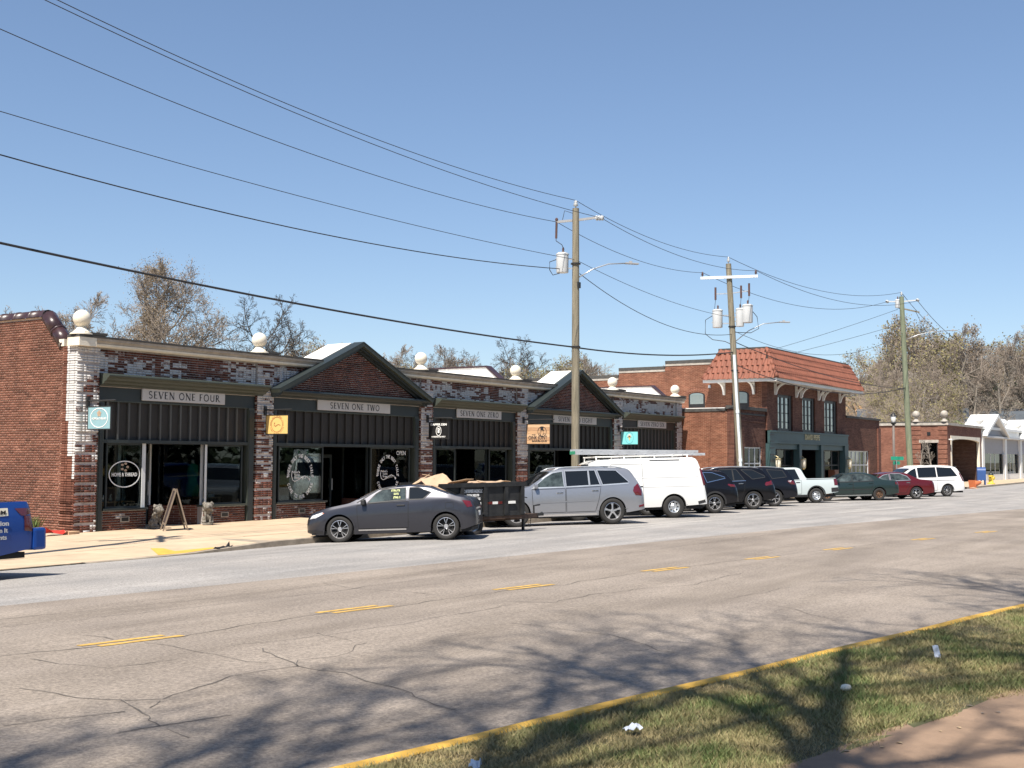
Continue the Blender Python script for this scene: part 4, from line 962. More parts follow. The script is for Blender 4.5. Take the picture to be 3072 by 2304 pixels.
MB().tube([(0, 0, .02), (0, 0, .9)], .018, 8).lathe([(0, 0), (.16, 0), (.14, .03), (0, .03)], 14).build('stand', M['iron'], dr)
t_ = empty('display_table', (25.75, 28.5, -1.99), 0, 'small wooden display table beside the green dress', 'table')
MB().box(-.45, .45, -.3, .3, .70, .74).build('tabletop', M['plank0'], t_)
for a in (-.4, .4):
    for b in (-.26, .26): MB().box(a - .025, a + .025, b - .025, b + .025, 0, .70).build('leg', M['plank1'], t_)
o = MB().box(-.14, .14, -.1, .1, 0, .17).tube([(-.08, 0, .17), (-.06, 0, .28), (.06, 0, .28), (.08, 0, .17)], .008, 5).build('gift_bag', M['tan']); o.location = (25.45, 28.4, -1.25); tag(o, 'tan handbag set on the display table', 'bag')
o = MB().box(-.13, .13, -.09, .09, 0, .09).build('white_box', M['white']); o.location = (25.9, 28.42, -1.25); tag(o, 'small white box on the display table', 'box')
sh = empty('clothes_rack', (26.0, 29.2, -1.99), 0, 'black pipe clothes rail on the wall of HOME & THREAD', 'rack')
mb = MB(); mb.tube([(0, 0, 0.5), (0, 0, 1.9)], .02, 6)
for z in (.8, 1.25, 1.7): mb.tube([(-.1, 0, z), (.45, -.05, z)], .016, 6); mb.lathe([(0, 0), (.045, 0), (.045, .02), (0, .02)], 8, (.45, -.05, z))
mb.build('rail', M['iron'], sh)
o = MB().box(22.05, 22.17, 27.95, 28.07, -1.99, .44).build('white_column', M['white']); tag(o, 'slim white post just inside the left window of HOME & THREAD', 'post')
o = MB().lathe([(0, 0), (.2, 0), (.2, .04), (0, .04)], 20, (0, 0, 0), 'y').build('round_plaque', M['ochre']); o.location = (22.95, 29.5, -.45); tag(o, 'round straw plaque hanging in the doorway of HOME & THREAD', 'plaque'); 
for k in range(3):
    o = MB().lathe([(0, 0), (.05, 0), (.055, .06), (.03, .12), (.02, .17), (0, .18)], 10).tube([(0, 0, .12), (.06, .02, .19)], .014, 5).build('ornament', M['white'], smooth=True); o.location = (21.45 + .22 * k, 27.75, -1.25)
    tag(o, 'small white ornament on a ledge in the left window of HOME & THREAD', 'ornament', 'white ornaments in the left window')
o = MB().box(21.3, 22.4, 27.62, 27.95, -1.30, -1.252).box(21.35, 21.4, 27.65, 27.7, -2, -1.3).box(22.3, 22.35, 27.65, 27.7, -2, -1.3).build('window_ledge', M['plank1']); tag(o, 'low wooden ledge across the left window of HOME & THREAD', 'shelf')
o = MB().box(42.9, 44.85, 29.6, 29.66, -1.0, .35).build('red_reflection', mat('red_reflection_tone', (.24, .055, .03), .9, var=.3, scale=2)); tag(o, 'red-orange sheet standing in for a reflection in the first window of SEVEN ZERO EIGHT', 'reflection stand-in')  # the pane's red reflection, put in as a coloured sheet
o = MB().box(45.2, 45.75, 28.7, 28.72, -1.0, -.55).build('paper_notice', M['paper']); tag(o, 'pale paper notice taped by the door of SEVEN ZERO EIGHT', 'notice')

# ---------------------------------------------------------------- two-storey brick building with tiled mansard
tb = empty('tiled_roof_building', (69, 24.4, -2.0), 0, 'two-storey brick building with terracotta mansard roof, white brackets and dark green shopfront', 'building')
tbm = Matrix.Translation((-69, -24.4, 2.0))
def tp(o, par=None):
    o.parent = par or tb
    if par is None: o.matrix_parent_inverse = tbm
    return o
X0, X1, YF, YB = 62.2, 75.72, 24.4, 40.0
WIN = [(63.8, 66.15), (67.75, 69.95), (71.62, 74.03)]
# front wall pieces round the three tall windows and the shop opening
fw = MB(); z0, z1 = 1.62, 3.68
xs_ = [X0] + [v for w in WIN for v in w] + [X1]
for k in range(0, len(xs_), 2): fw.box(xs_[k], xs_[k + 1], YF, YF + .3, z0, z1)
fw.box(X0, X1, YF, YF + .3, z1, 6.0)
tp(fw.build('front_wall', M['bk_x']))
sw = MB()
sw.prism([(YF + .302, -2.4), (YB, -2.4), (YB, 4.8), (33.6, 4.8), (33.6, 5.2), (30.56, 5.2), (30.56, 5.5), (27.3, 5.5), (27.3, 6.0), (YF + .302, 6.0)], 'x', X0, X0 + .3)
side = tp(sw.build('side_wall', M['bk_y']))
for a, b, z in ((33.62, YB, 4.8), (30.58, 33.58, 5.2), (27.6, 30.54, 5.5)):
    tp(MB().box(X0 - .06, X0 + .36, a, b, z + .002, z + .16).build('parapet_cap', M['stonecap']))
    tp(MB().box(X0 - .03, X0 - .002, a, b, z - .14, z - .002).build('parapet_course', M['stone']))
tp(MB().box(X0 + .31, X1 - .3, YF + .31, YB, 4.4, 4.6).box(X1 - .3, X1, YF + .31, YB, -2.4, 4.9).box(X0 + .31, X1 - .31, YB - .3, YB, -2.4, 4.6).build('roof_deck', M['stonecap']))
# arched side windows (set on the wall face: frame, pale glass)
for yc in (28.58, 25.95):
    arcp = [(yc - .5, 2.93), (yc + .5, 2.93), (yc + .5, 3.62)] + [(yc + .5 * math.cos(rad(t)), 3.62 + .17 * math.sin(rad(t))) for t in range(15, 166, 15)] + [(yc - .5, 3.62)]
    fr = tp(MB().prism(arcp, 'x', X0 - .03, X0 - .002).build('arched_window', M['black']))
    inn = [(yc + (y - yc) * .82, 3.13 + (z - 2.93) * .72) for y, z in arcp]
    o = MB().prism(inn, 'x', X0 - .036, X0 - .031).build('pane', M['skyglass']); tp(o, fr)
    voussoir = MB()
    for t in range(20, 161, 14):
        a = rad(t); p = Vector((0, yc + .58 * math.cos(a), 3.64 + .26 * math.sin(a))); q = Vector((0, yc + .74 * math.cos(a), 3.64 + .46 * math.sin(a)))
        voussoir.bar((X0 - .012, p.y, p.z), (X0 - .012, q.y, q.z), .085, .02, up=(1, 0, 0))
    tp(voussoir.build('arch_bricks', M['stone' if False else 'bk2_y']))
tp(MB().box(X0 - .06, X0 - .004, 27.72, 27.86, 4.02, 4.18).build('wall_box', M['steel']))
# tall front windows
for a, b in WIN:
    fr = MB(); fr.box(a, a + .10, YF + .10, YF + .2, z0 + .02, z1).box(b - .34, b, YF + .08, YF + .22, z0 + .02, z1).box(a + .1, b - .34, YF + .10, YF + .2, z1 - .16, z1).box(a + .1, b - .34, YF + .10, YF + .2, z0 + .02, z0 + .16)
    w3 = (b - .34 - a - .1) / 3
    for k in (1, 2): fr.box(a + .1 + w3 * k - .10, a + .1 + w3 * k + .10, YF + .11, YF + .19, z0 + .16, z1 - .16)
    f_ = tp(fr.build('tall_window', M['black']))
    for k in range(3):
        for j, (u, v) in enumerate(((z0 + .16, 2.12), (2.16, 2.62), (2.66, 3.12), (3.16, z1 - .16))):
            xa, xb_ = a + .1 + w3 * k + (.10 if k else 0), a + .1 + w3 * (k + 1) - (.10 if k < 2 else 0)
            tp(MB().box(xa, xb_, YF + .145, YF + .155, u, v).build('pane', M['skyglass']), f_)
    tp(MB().box(a - .05, b + .05, YF - .05, YF - .003, z0 - .06, z0).build('sill', M['bk_x']))
    tp(MB().box(a - .02, b + .02, YF + .24, YF + .29, z0 - .1, z1 + .05).build('window_back', M['int']))
# mansard: soffit, fascia, sheathing, tiles one by one
EX, EY, EZ, TX, TY, TZ = X0 - .9, YF - .9, 4.42, X0 + .02, YF + .02, 6.08
RX = 76.45
tp(MB().box(EX + .06, RX - .05, EY + .06, YF - .002, EZ - .13, EZ - .05).box(EX + .06, X0 - .002, YF, 27.75, EZ - .13, EZ - .05).build('soffit', M['white']))
tp(MB().box(EX, RX, EY, EY + .05, EZ - .17, EZ).box(EX, EX + .05, EY + .052, 27.8, EZ - .17, EZ).build('eave_board', M['white']))
tp(MB().add([(EX, EY, EZ), (RX, EY, EZ), (RX - .15, TY, TZ), (TX, TY, TZ)], [(0, 1, 2, 3)]).add([(EX, EY, EZ), (TX, TY, TZ), (TX, 27.1, TZ), (EX, 27.8, EZ)], [(0, 1, 2, 3)])
   .add([(RX, EY, EZ), (RX, YF + .3, EZ), (RX - .15, YF + .3, TZ), (RX - .15, TY, TZ)], [(0, 1, 2, 3)]).build('roof_sheathing', M['stonecap'], fix=False))
tp(MB().box(X0 - .02, RX - .15, YF - .02, YF + .25, TZ - .02, TZ + .13).box(X0 - .02, X0 + .25, YF + .252, 27.25, TZ - .02, TZ + .13).build('roof_cap', M['stonecap']))
def tile_mesh(w, l):
    mb = MB(); vs = []; n = 8
    for j in range(2):
        for i in range(n + 1):
            u = i / n; zz = .052 * math.sin(math.pi * u * 1.45) if u < .69 else -.022 * math.sin(math.pi * (u - .69) / .31)
            vs.append((u * w - w / 2, j * l, zz + (.016 if j == 0 else 0)))
    for i in range(n + 1): v = vs[i]; vs.append((v[0], 0, v[2] - .022))
    mb.add(vs, [(i, i + 1, n + 2 + i, n + 1 + i) for i in range(n)] + [(i + 1, i, 2 * (n + 1) + i, 2 * (n + 1) + i + 1) for i in range(n)])
    o = mb.build('roof_tile', M['tile'], fix=False, smooth=True, auto=rad(50)); me = o.data; bpy.data.objects.remove(o, do_unlink=True); return me
tw = .30; rows = 5; sl_ = math.hypot(TZ - EZ, TY - EY); tl = sl_ / (rows - .45)
tme = tile_mesh(tw, tl * 1.06); ntile = 0; rest = MB()
def lay(base, u, up, x0f, x1f):
    global ntile
    nrm = u.cross(up).normalized(); nrm = nrm if nrm.z > 0 else -nrm
    for r_ in range(rows):
        s0 = tl * r_ - .03; s1 = min(sl_, s0 + tl)
        a, b = x0f(max(0, s0) / sl_), x1f(max(0, s0) / sl_); k = a + tw / 2
        while k < b - tw * .2:
            p = base + u * k + up * s0 + nrm * .03
            if r_ == rows - 1: ln = .62
            else: ln = 1.0
            mm = Matrix(((u.x, up.x, nrm.x, p.x), (u.y, up.y, nrm.y, p.y), (u.z, up.z, nrm.z, p.z), (0, 0, 0, 1))) @ Matrix.Diagonal((1, ln, 1, 1)) @ Matrix.Rotation(rad(1.2) * math.sin(k * 7), 4, 'Z')
            if ntile < 296:
                o = bpy.data.objects.new('roof_tile', tme); COL.objects.link(o); o.matrix_world = mm; tp(o); ntile += 1
            else:
                rest.add([mm @ v.co for v in tme.vertices], [tuple(q.vertices) for q in tme.polygons])
            k += tw
up_s = Vector((TX - EX, 0, TZ - EZ)).normalized(); up_f = Vector((0, TY - EY, TZ - EZ)).normalized()
lay(Vector((EX - .06, 27.8, EZ)), Vector((0, -1, 0)), up_s, lambda t: .02 + .72 * t, lambda t: (27.8 - EY) - t * (TY - EY) - .05)
lay(Vector((EX, EY - .06, EZ)), Vector((1, 0, 0)), up_f, lambda t: t * (TX - EX) + .06, lambda t: RX - EX - .1 * t)
if rest.f:
    o = rest.build('roof_tile', M['tile'], fix=False, smooth=True); tp(o); o['kind'] = 'stuff'
for (a, b) in (((EX, EY, EZ), (TX, TY, TZ)), ((EX - .03, 27.8, EZ), (TX - .03, 27.08, TZ)), ((RX, EY, EZ), (RX - .15, TY, TZ))):
    a, b = Vector(a), Vector(b)
    for k in range(5):
        p, q = a.lerp(b, k / 5), a.lerp(b, (k + 1.08) / 5); tp(MB().tube([p + Vector((-.02, -.02, .05)), q + Vector((-.02, -.02, .02))], [.12, .095], 9).build('hip_tile', M['tile'], smooth=True))
# white eave brackets: post on the wall and a curved brace
def bracket(x, y, dx, dy):
    mb = MB(); d = Vector((dx, dy, 0)); s = Vector((-dy, dx, 0)); o0 = Vector((x, y, 0))
    def P(t, z): return o0 + d * t + Vector((0, 0, z))
    mb.bar(P(.06, 3.60), P(.06, 4.29), .12, .11, up=d)
    pts = [P(.10 + .72 * (1 - math.cos(rad(a))), 3.66 + .60 * math.sin(rad(a))) for a in range(0, 91, 10)]
    for p, q in zip(pts[:-1], pts[1:]): mb.bar(p, q + (q - p) * .06, .11, .10)
    mb.bar(P(.06, 4.26), P(.84, 4.26), .12, .06)
    tp(mb.build('eave_bracket', M['white']))
for x in (63.3, 66.6, 67.4, 70.45, 71.25, 74.4): bracket(x, YF, 0, -1)
for y in (26.9, 25.15): bracket(X0, y, -1, 0)
# dark green shopfront
dg = mat('blue_green_paint', srgb(52, 76, 78), .5, var=.12, scale=1.5); M['dg'] = dg
tp(MB().box(X0 + .02, X1 - .02, YF - .14, YF - .002, .92, 1.60).box(X0 + .02, X1 - .02, YF - .20, YF - .142, 1.52, 1.62).box(X0 + .02, X1 - .02, YF - .18, YF - .142, .90, 1.0).build('sign_band', dg))
for a, b in ((X0 + .02, 63.0), (66.75, 67.15), (70.5, 70.9), (75.0, X1 - .02)):
    tp(MB().box(a, b, YF - .16, YF + .2, -2.1, .898).build('shop_post', dg))
for k in range(9): tp(MB().box(X0, X0 + .62, YF - .168, YF - .145, 1.35 - .36 * k, 1.40 - .36 * k).build('quoin_groove', M['black'])) 
for k, (a, b) in enumerate(((63.02, 66.73), (67.17, 70.48), (70.92, 74.98))):
    tp(MB().box(a, b, YF - .05, YF + .1, .60, .90).build('header_panel', dg))
    yy = YF + (.25 if k != 1 else 1.1)
    fr = MB(); n = 3 if k != 1 else 2
    for j in range(n + 1): xx = a + (b - a) * j / n; fr.box(xx - .05, xx + .05, yy, yy + .08, -2.0, .6)
    for zz in (-1.45, -.35, .55): fr.box(a, b, yy + .01, yy + .07, zz, zz + .06)
    f_ = tp(fr.build('shop_window', M['black'] if k != 2 else M['batten']))
    for j in range(n): tp(MB().box(a + (b - a) * j / n + .05, a + (b - a) * (j + 1) / n - .05, yy + .035, yy + .045, -1.39, .55).build('pane', M['glass']), f_)
tp(MB().box(X0 + .35, X1 - .35, YF + 1.3, 32, .62, .7).box(X0 + .35, X1 - .35, 31.8, 32, -2, .6).box(X0 + .35, X1 - .35, YF + .35, 32, -2.05, -1.95).build('shop_room', M['int']))
sgn = empty('shop_sign', (69.0, YF - .15, 1.35), 0, 'gold lettered shop name on the blue-green band under the three tall windows', 'sign')
M['gold'] = mat('gold_letters', (.42, .36, .20), .45, metal=.3, var=.1)
text('DAVID', .30, 1.30, M['gold'], sgn, (-.62, -.005, -.16), FX, FZ, bold=.03, depth=.03); text('PEPE', .30, 1.05, M['gold'], sgn, (.72, -.005, -.16), FX, FZ, bold=.03, depth=.03)
for x in (62.9, 66.9, 75.3):
    l = empty('wall_lantern', (x, YF - .34, -.35), 0, 'brass and glass lantern on the %s post of the green shopfront' % {62.9: 'first', 66.9: 'second', 75.3: 'last'}[x], 'lantern', 'lanterns on the green shopfront')
    MB().lathe([(0, .5), (.05, .46), (.17, .40), (.17, .37), (.03, .37)], 8).lathe([(0, -.22), (.06, -.2), (.12, -.12), (.12, -.09), (0, -.09)], 8).tube([(0, 0, .5), (0, .17, .58)], .02, 6).bar((.13, 0, -.1), (.15, 0, .38), .015, .015).bar((-.13, 0, -.1), (-.15, 0, .38), .015, .015).bar((0, -.13, -.1), (0, -.15, .38), .015, .015).build('frame', M['gold'], l)
    MB().lathe([(.10, -.09), (.14, .1), (.14, .37)], 8).build('glass', M['paper2'], l)
wr = empty('wreath', (68.4, YF + .9, -1.05), 0, 'pale leafy wreath in the doorway of the green shopfront', 'wreath')
mb = MB(); rw = random.Random(4)
for k in range(90):
    a = k / 90 * 6.283; c = Vector((.26 * math.cos(a), 0, .32 * math.sin(a))); d = Vector((rw.gauss(0, .06), -abs(rw.gauss(0, .05)), rw.gauss(0, .06))); s = Vector((rw.gauss(0, .03), 0, rw.gauss(0, .03)))
    mb.add([c - s, c + d + s, c + d * 1.6, c + s * 1.5], [(0, 1, 2, 3)])
mb.build('leaves', M['weed'], wr, fix=False); MB().lathe([(.24, -.02), (.28, -.02), (.28, .02), (.24, .02), (.24, -.02)], 20, axis='y').build('hoop', M['gold'], wr)
o = MB().box(-.4, .4, -.2, .2, 0, 1.35).box(-.34, .34, -.22, -.2, .1, .6).box(-.34, .34, -.22, -.2, .68, 1.25).build('wood_cabinet', mat('red_wood', (.13, .045, .022), .55, var=.25, scale=3)); o.location = (73.2, YF + .0, -1.95); tag(o, 'reddish wooden cabinet in the right bay of the green shopfront', 'cabinet')

# single-storey brick wing to the left
wg = empty('brick_wing', (59.9, 24.5, -2.0), 0, 'low plain brick wing between the whitewashed row and the tiled-roof building', 'building')
wgm = Matrix.Translation((-59.9, -24.5, 2.0))
def wp(o): o.parent = wg; o.matrix_parent_inverse = wgm; return o
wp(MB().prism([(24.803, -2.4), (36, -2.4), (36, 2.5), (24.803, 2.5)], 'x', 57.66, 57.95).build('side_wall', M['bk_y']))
wp(MB().box(57.62, 57.99, 24.9, 36, 2.502, 2.66).build('wall_cap', M['stonecap'])); wp(MB().box(57.70, 57.97, 24.95, 36, 2.662, 2.70).build('wall_cap_flashing', M['white']))
fw = MB(); fw.box(57.66, 59.2, 24.5, 24.8, -2.4, .68).box(61.6, 62.18, 24.5, 24.8, -2.4, .68).box(57.66, 62.18, 24.5, 24.8, .68, 2.62).box(59.2, 61.6, 24.5, 24.8, -2.4, -1.2)
wp(fw.build('front_wall', M['bk_x']))
wp(MB().box(57.66, 58.0, 24.42, 24.498, -2.4, 2.62).build('corner_pier', M['bk_x'])); wp(MB().box(57.6, 62.17, 24.38, 24.85, 2.622, 2.80).build('front_cap', M['stonecap']))
wp(MB().box(58.02, 62.1, 24.46, 24.498, 2.0, 2.09).build('brick_ledge', M['bk_x'])); wp(MB().box(58.02, 62.1, 24.46, 24.498, 2.36, 2.45).build('brick_ledge', M['stonecap']))
fr = MB()
for j in range(4): fr.box(59.2 + .775 * j, 59.275 + .775 * j, 24.56, 24.64, -1.2, .68)
for z in (-1.2, -.24, .6): fr.box(59.275, 61.6, 24.57, 24.63, z, z + .07)
f_ = wp(fr.build('window', M['alu']))
for j in range(3):
    for z in (-1.13, -.17):
        o = MB().box(59.275 + .775 * j, 59.97 + .775 * j, 24.595, 24.605, z, z + (.89 if z < -1 else .77)).build('pane', M['glass']); o.parent = f_
wp(MB().box(57.95, 62.15, 24.85, 36, 2.2, 2.4).box(57.96, 62.15, 35.7, 36, -2.4, 2.2).build('roof', M['roofwhite']))
wp(MB().box(57.97, 62.1, 29.6, 29.8, -2.1, 2.1).box(57.97, 62.1, 24.9, 29.6, -2.1, -1.98).build('room', M['int']))

# low brick shop to the right with many-paned window
rg = empty('low_brick_shop', (79, 24.4, -2.0), 0, 'low brick shop with a many-paned window right of the green shopfront', 'building')
rgm = Matrix.Translation((-79, -24.4, 2.0))
def rp_(o, par=None):
    o.parent = par or rg
    if par is None: o.matrix_parent_inverse = rgm
    return o
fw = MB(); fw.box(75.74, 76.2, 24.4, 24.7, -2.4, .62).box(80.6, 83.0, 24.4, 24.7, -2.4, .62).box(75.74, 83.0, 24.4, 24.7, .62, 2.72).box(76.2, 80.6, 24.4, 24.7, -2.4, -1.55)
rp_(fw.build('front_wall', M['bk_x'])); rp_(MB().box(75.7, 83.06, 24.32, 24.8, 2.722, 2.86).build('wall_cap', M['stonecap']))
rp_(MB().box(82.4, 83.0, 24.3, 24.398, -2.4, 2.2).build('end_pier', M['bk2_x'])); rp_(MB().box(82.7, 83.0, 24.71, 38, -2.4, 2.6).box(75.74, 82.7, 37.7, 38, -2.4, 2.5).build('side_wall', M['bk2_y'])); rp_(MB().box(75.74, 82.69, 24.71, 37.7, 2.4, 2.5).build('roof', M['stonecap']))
fr = MB(); n = 5
for j in range(n + 1): xx = 76.2 + 4.33 * j / n; fr.box(xx, xx + .07, 24.48, 24.56, -1.55, .62)
for z in (-1.55, -1.0, -.35, .55): fr.box(76.2, 80.6, 24.49, 24.55, z, z + .07)
f_ = rp_(fr.build('window', M['alu']))
for j in range(n):
    for z, h in ((-1.48, .48), (-.93, .58), (-.28, .83)):
        xx = 76.27 + 4.33 * j / n; rp_(MB().box(xx, xx + .80, 24.51, 24.52, z, z + h).build('pane', M['mirror']), f_)
rp_(MB().box(76.1, 82.6, 27, 27.1, -2.1, 2).build('room_wall', M['int']))

# ---------------------------------------------------------------- block across the side street
fb = empty('corner_brick_shop', (116, 26.2, -1.95), 0, 'brick corner shop with arched opening and grey ball finials across the side street', 'building')
fbm = Matrix.Translation((-116, -26.2, 1.95))
def fp(o, par=None):
    o.parent = par or fb
    if par is None: o.matrix_parent_inverse = fbm
    return o
XC, YC, ZT = 109.5, 26.2, 3.15
sw = MB(); sw.box(XC, XC + .3, YC + .31, 27.05, -2.4, ZT).box(XC, XC + .3, 28.55, 60, -2.4, ZT).box(XC, XC + .3, 27.05, 28.55, 1.75, ZT).box(XC, XC + .3, 27.05, 28.55, -2.4, -1.6)
fp(sw.build('side_wall', M['bk2_y']))
fw = MB(); fw.box(XC, 110.6, YC, YC + .3, -2.4, 2.25).box(122.1, 122.9, YC, YC + .3, -2.4, 2.25).box(XC, 122.9, YC, YC + .3, 2.25, ZT)
fp(fw.build('front_wall', M['bk2_x']))
for (ya, yb_) in ((YC + .0, 27.0), (28.5, 29.3)):
    for k in range(12):
        z0_ = -1.9 + .42 * k
        fp(MB().box(XC - .05, XC - .003, ya, yb_, z0_, z0_ + .36).build('quoin', M['bk2_y']))
fp(MB().box(XC - .12, XC + .4, YC - .12, 60, ZT + .002, ZT + .22).box(XC + .402, 123.1, YC - .12, YC + .4, ZT + .002, ZT + .22).build('cornice', M['stone']))
fp(MB().box(XC - .10, XC + .4, YC - .10, 60, ZT + .224, ZT + .32).build('cornice_cap', M['stonecap']))
fp(MB().box(XC + .35, 123, YC + .5, 60, 2.7, 3.3).build('roof', M['roofwhite']))
fp(MB().box(XC - .07, XC - .003, 26.95, 28.65, 1.6, 1.85).build('lintel', M['stone']))
fr = MB().box(XC + .1, XC + .18, 27.05, 27.15, -1.6, 1.75).box(XC + .1, XC + .18, 28.45, 28.55, -1.6, 1.75).box(XC + .1, XC + .18, 27.75, 27.85, -1.6, 1.75)
f_ = fp(fr.build('side_window', M['black'])); fp(MB().box(XC + .14, XC + .15, 27.15, 28.45, -1.6, 1.75).build('pane', M['glass']), f_); fp(MB().box(XC + .28, XC + .3, 27.05, 28.55, -1.6, 1.75).build('window_back', M['int']))
fp(MB().box(XC - .04, XC - .003, 27.65, 27.95, 2.25, 2.55).build('wall_vent', M['black']))
# arched opening of the porch
ap = [(110.6, -2.0), (110.95, -2.0), (110.95, 1.75)] + [(116.35 - 5.4 * math.cos(rad(t)), 1.75 + .25 * math.sin(rad(t))) for t in range(0, 181, 15)][1:-1] + [(121.75, 1.75), (121.75, -2.0), (122.1, -2.0), (122.1, 2.25), (110.6, 2.25)]
fp(MB().prism(ap, 'y', YC - .05, YC + .2).build('arch_surround', M['offwhite']))
fp(MB().box(110.4, 122.4, 29.5, 29.8, -2.0, 2.6).box(121.9, 122.2, YC + .31, 29.5, -2, 2.6).build('porch_wall', M['bk_x'])); fp(MB().box(110.4, 122.4, YC + .31, 29.5, 2.4, 2.6).build('porch_ceiling', M['darkboard']))
fp(MB().box(112.3, 113.9, 29.42, 29.498, -1.9, 1.2).build('porch_door', M['black']))
fp(MB().box(XC + .4, XC + .75, YC - .3, YC - .003, 1.85, 1.95).build('wall_lamp', M['white']))
for yy, lab in ((28.9, 'stained grey ball finial over the side wall of the corner shop'), (26.45, 'stained grey ball finial on the very corner of the corner shop')):
    f = fp(empty('finial', (XC + .05, yy, ZT + .32))); 
    MB().lathe([(.32, 0), (.32, .05), (.2, .15), (.12, .28), (.10, .36)], 16).build('pedestal', M['stone'], f, smooth=True)
    MB().lathe([(.01, -.33)] + [(.33 * math.cos(rad(t)), .33 * math.sin(rad(t))) for t in range(-80, 81, 10)] + [(.01, .33)], 18, (0, 0, .66)).build('ball', M['stone'], f, smooth=True)
# white shop row beyond
wb_ = empty('white_shop_row', (136, 26.2, -1.9), 0, 'white-painted row of gabled shops running out of the right side of the photo', 'building')
wbm = Matrix.Translation((-136, -26.2, 1.9))
def vp(o, par=None):
    o.parent = par or wb_
    if par is None: o.matrix_parent_inverse = wbm
    return o
M['greysign'] = mat('grey_fascia', srgb(150, 148, 150), .6, var=.06); M['dimwhite'] = mat('dull_white_paint', (.55, .54, .52), .6, var=.06)
for i, (a, b, kind) in enumerate(((123.3, 134.0, 'g'), (134.0, 142.2, 'f'), (142.2, 152.5, 'g'), (152.5, 161, 'f'), (161, 171, 'g'))):
    c = (a + b) / 2
    vp(MB().box(a, a + .9, YC - .02, YC + .4, -2.3, 2.55).build('pier', M['white']))
    vp(MB().box(a + .9, b, YC + .12, YC + .4, 2.3, 3.15).build('frieze', M['white'])); vp(MB().box(a + .9, b, YC + .22, YC + .4, .75, 2.3).build('fascia', M['greysign'])); vp(MB().box(a + .5, b + .4, YC - .35, YC + .3, 2.32, 2.5).build('hood', M['dimwhite']))
    vp(MB().box(a - .1, b + .1, YC - .1, YC + .5, 3.152, 3.42).build('cornice', M['white'])); vp(MB().box(a, b, YC + .5, 50, 3.0, 3.3).build('roof', M['roofwhite']))
    vp(MB().box(a + .9, b, YC + .15, YC + .5, -2.3, -1.35).build('stall_riser', M['white']))
    fr = MB()
    for t in (0, .4, .62, 1): xx = a + .9 + (b - a - .98) * t; fr.box(xx, xx + .09, YC + .25, YC + .33, -1.35, .75)
    f_ = vp(fr.build('window', M['white'])); vp(MB().box(a + .95, b - .05, YC + .285, YC + .295, -1.35, .75).build('pane', M['glass']), f_)
    vp(MB().box(b - .5, b - .05, YC + .05, YC + .12, -2.3, .75).build('post', M['dimwhite']))
    if kind == 'g':
        for s in (-1, 1):
            q = [(c + s * 5.3, 2.45), (c + s * 5.3, 2.75), (c, 4.75), (c, 4.40)]; vp(MB().prism(q, 'y', YC - .5, YC + 2.2).build('gable_roof', M['white']))
        vp(MB().prism([(a, 2.5), (b, 2.5), (c, 4.4)], 'y', YC + .05, YC + .12).build('gable_wall', M['greysign']))
    for xx in ((a + .4, b - .4) if kind == 'g' else (a + .9,)):
        f = vp(empty('finial', (xx, YC + .3, 3.42))); MB().lathe([(.3, 0), (.3, .08), (.16, .2), (.12, .3)], 14).build('pedestal', M['white'], f, smooth=True)
        MB().lathe([(.01, -.4)] + [(.4 * math.cos(rad(t)), .4 * math.sin(rad(t))) for t in range(-80, 81, 10)] + [(.01, .4)], 18, (0, 0, .62)).build('ball', M['white'], f, smooth=True)
vp(MB().box(123.3, 172, 33, 33.3, -2.3, 3).box(123.3, 172, YC + .5, 33, -2.2, -2.0).build('back_wall', M['int']))
# ---------------------------------------------------------------- utility poles and wires
def insul(mb, p, h=.28, r=.07, mi=0):
    x, y, z = p; mb.lathe([(.02, 0), (.03, h * .25), (r, h * .32), (r * .5, h * .45), (r * .9, h * .55), (r * .4, h * .7), (r * .7, h * .8), (.02, h)], 10, (x, y, z), mi=mi)
def transformer(par, c, r=.24, h=.62, side=1):
    t = MB().lathe([(0, 0), (r * .96, 0), (r, .03), (r, h), (r * 1.07, h + .01), (r * 1.07, h + .05), (r * .75, h + .10), (0, h + .12)], 20).build('transformer', M['trafo'], par, smooth=True, auto=rad(35)); t.location = c
    b = MB(); b.lathe([(.03, h + .10), (.055, h + .14), (.035, h + .2), (.05, h + .24), (.02, h + .32)], 10, (.05, 0, 0)); b.build('bushing', M['porcelain'], t, smooth=True)
    MB().box(-.03, .03, r - .01, r + .06, h * .3, h * .36).box(-.03, .03, r - .01, r + .06, h * .8, h * .86).build('lug', M['steel'], t); return t
M['lampgrey'] = mat('lamp_head_grey', (.30, .30, .30), .5, var=.1)
def lamp_arm(par, base, d, ln, rise):
    d = Vector(d); pts = [Vector(base), Vector(base) + d * ln * .3 + Vector((0, 0, rise * .55)), Vector(base) + d * ln * .62 + Vector((0, 0, rise * .9)), Vector(base) + d * ln + Vector((0, 0, rise))]
    a = MB().tube(pts, .024, 8).build('lamp_arm', M['steel'], par, smooth=True)
    e = pts[-1]; s = Vector((-d.y, d.x, 0)); mb = MB()
    mb.bar(e - d * .05, e + d * .50, .15, .06); mb.bar(e + d * .12 + Vector((0, 0, .05)), e + d * .24 + Vector((0, 0, .05)), .08, .09); mb.build('lamp_head', M['lampgrey'], a, bevel=.02)
def pole(name, base, top, r0, r1, matl, label):
    r = empty(name, base, 0, label, 'utility pole', 'utility poles along the far kerb')
    t = Vector(top) - Vector(base); n = 9
    MB().tube([t * (i / n) for i in range(n + 1)], [r0 + (r1 - r0) * i / n for i in range(n + 1)], 14).build('pole', matl, r, smooth=True, auto=rad(40))
    return r, t
def along(base, t, z):                                      # point on a (leaning) pole at world height z
    return t * ((z - base[2]) / t.z)
B1 = (38.5, 22.62, -2.1); B2 = (55.75, 23.2, -2.05); B3 = (84.7, 22.75, -2.05); B0 = (13.35, 22.55, -2.1)
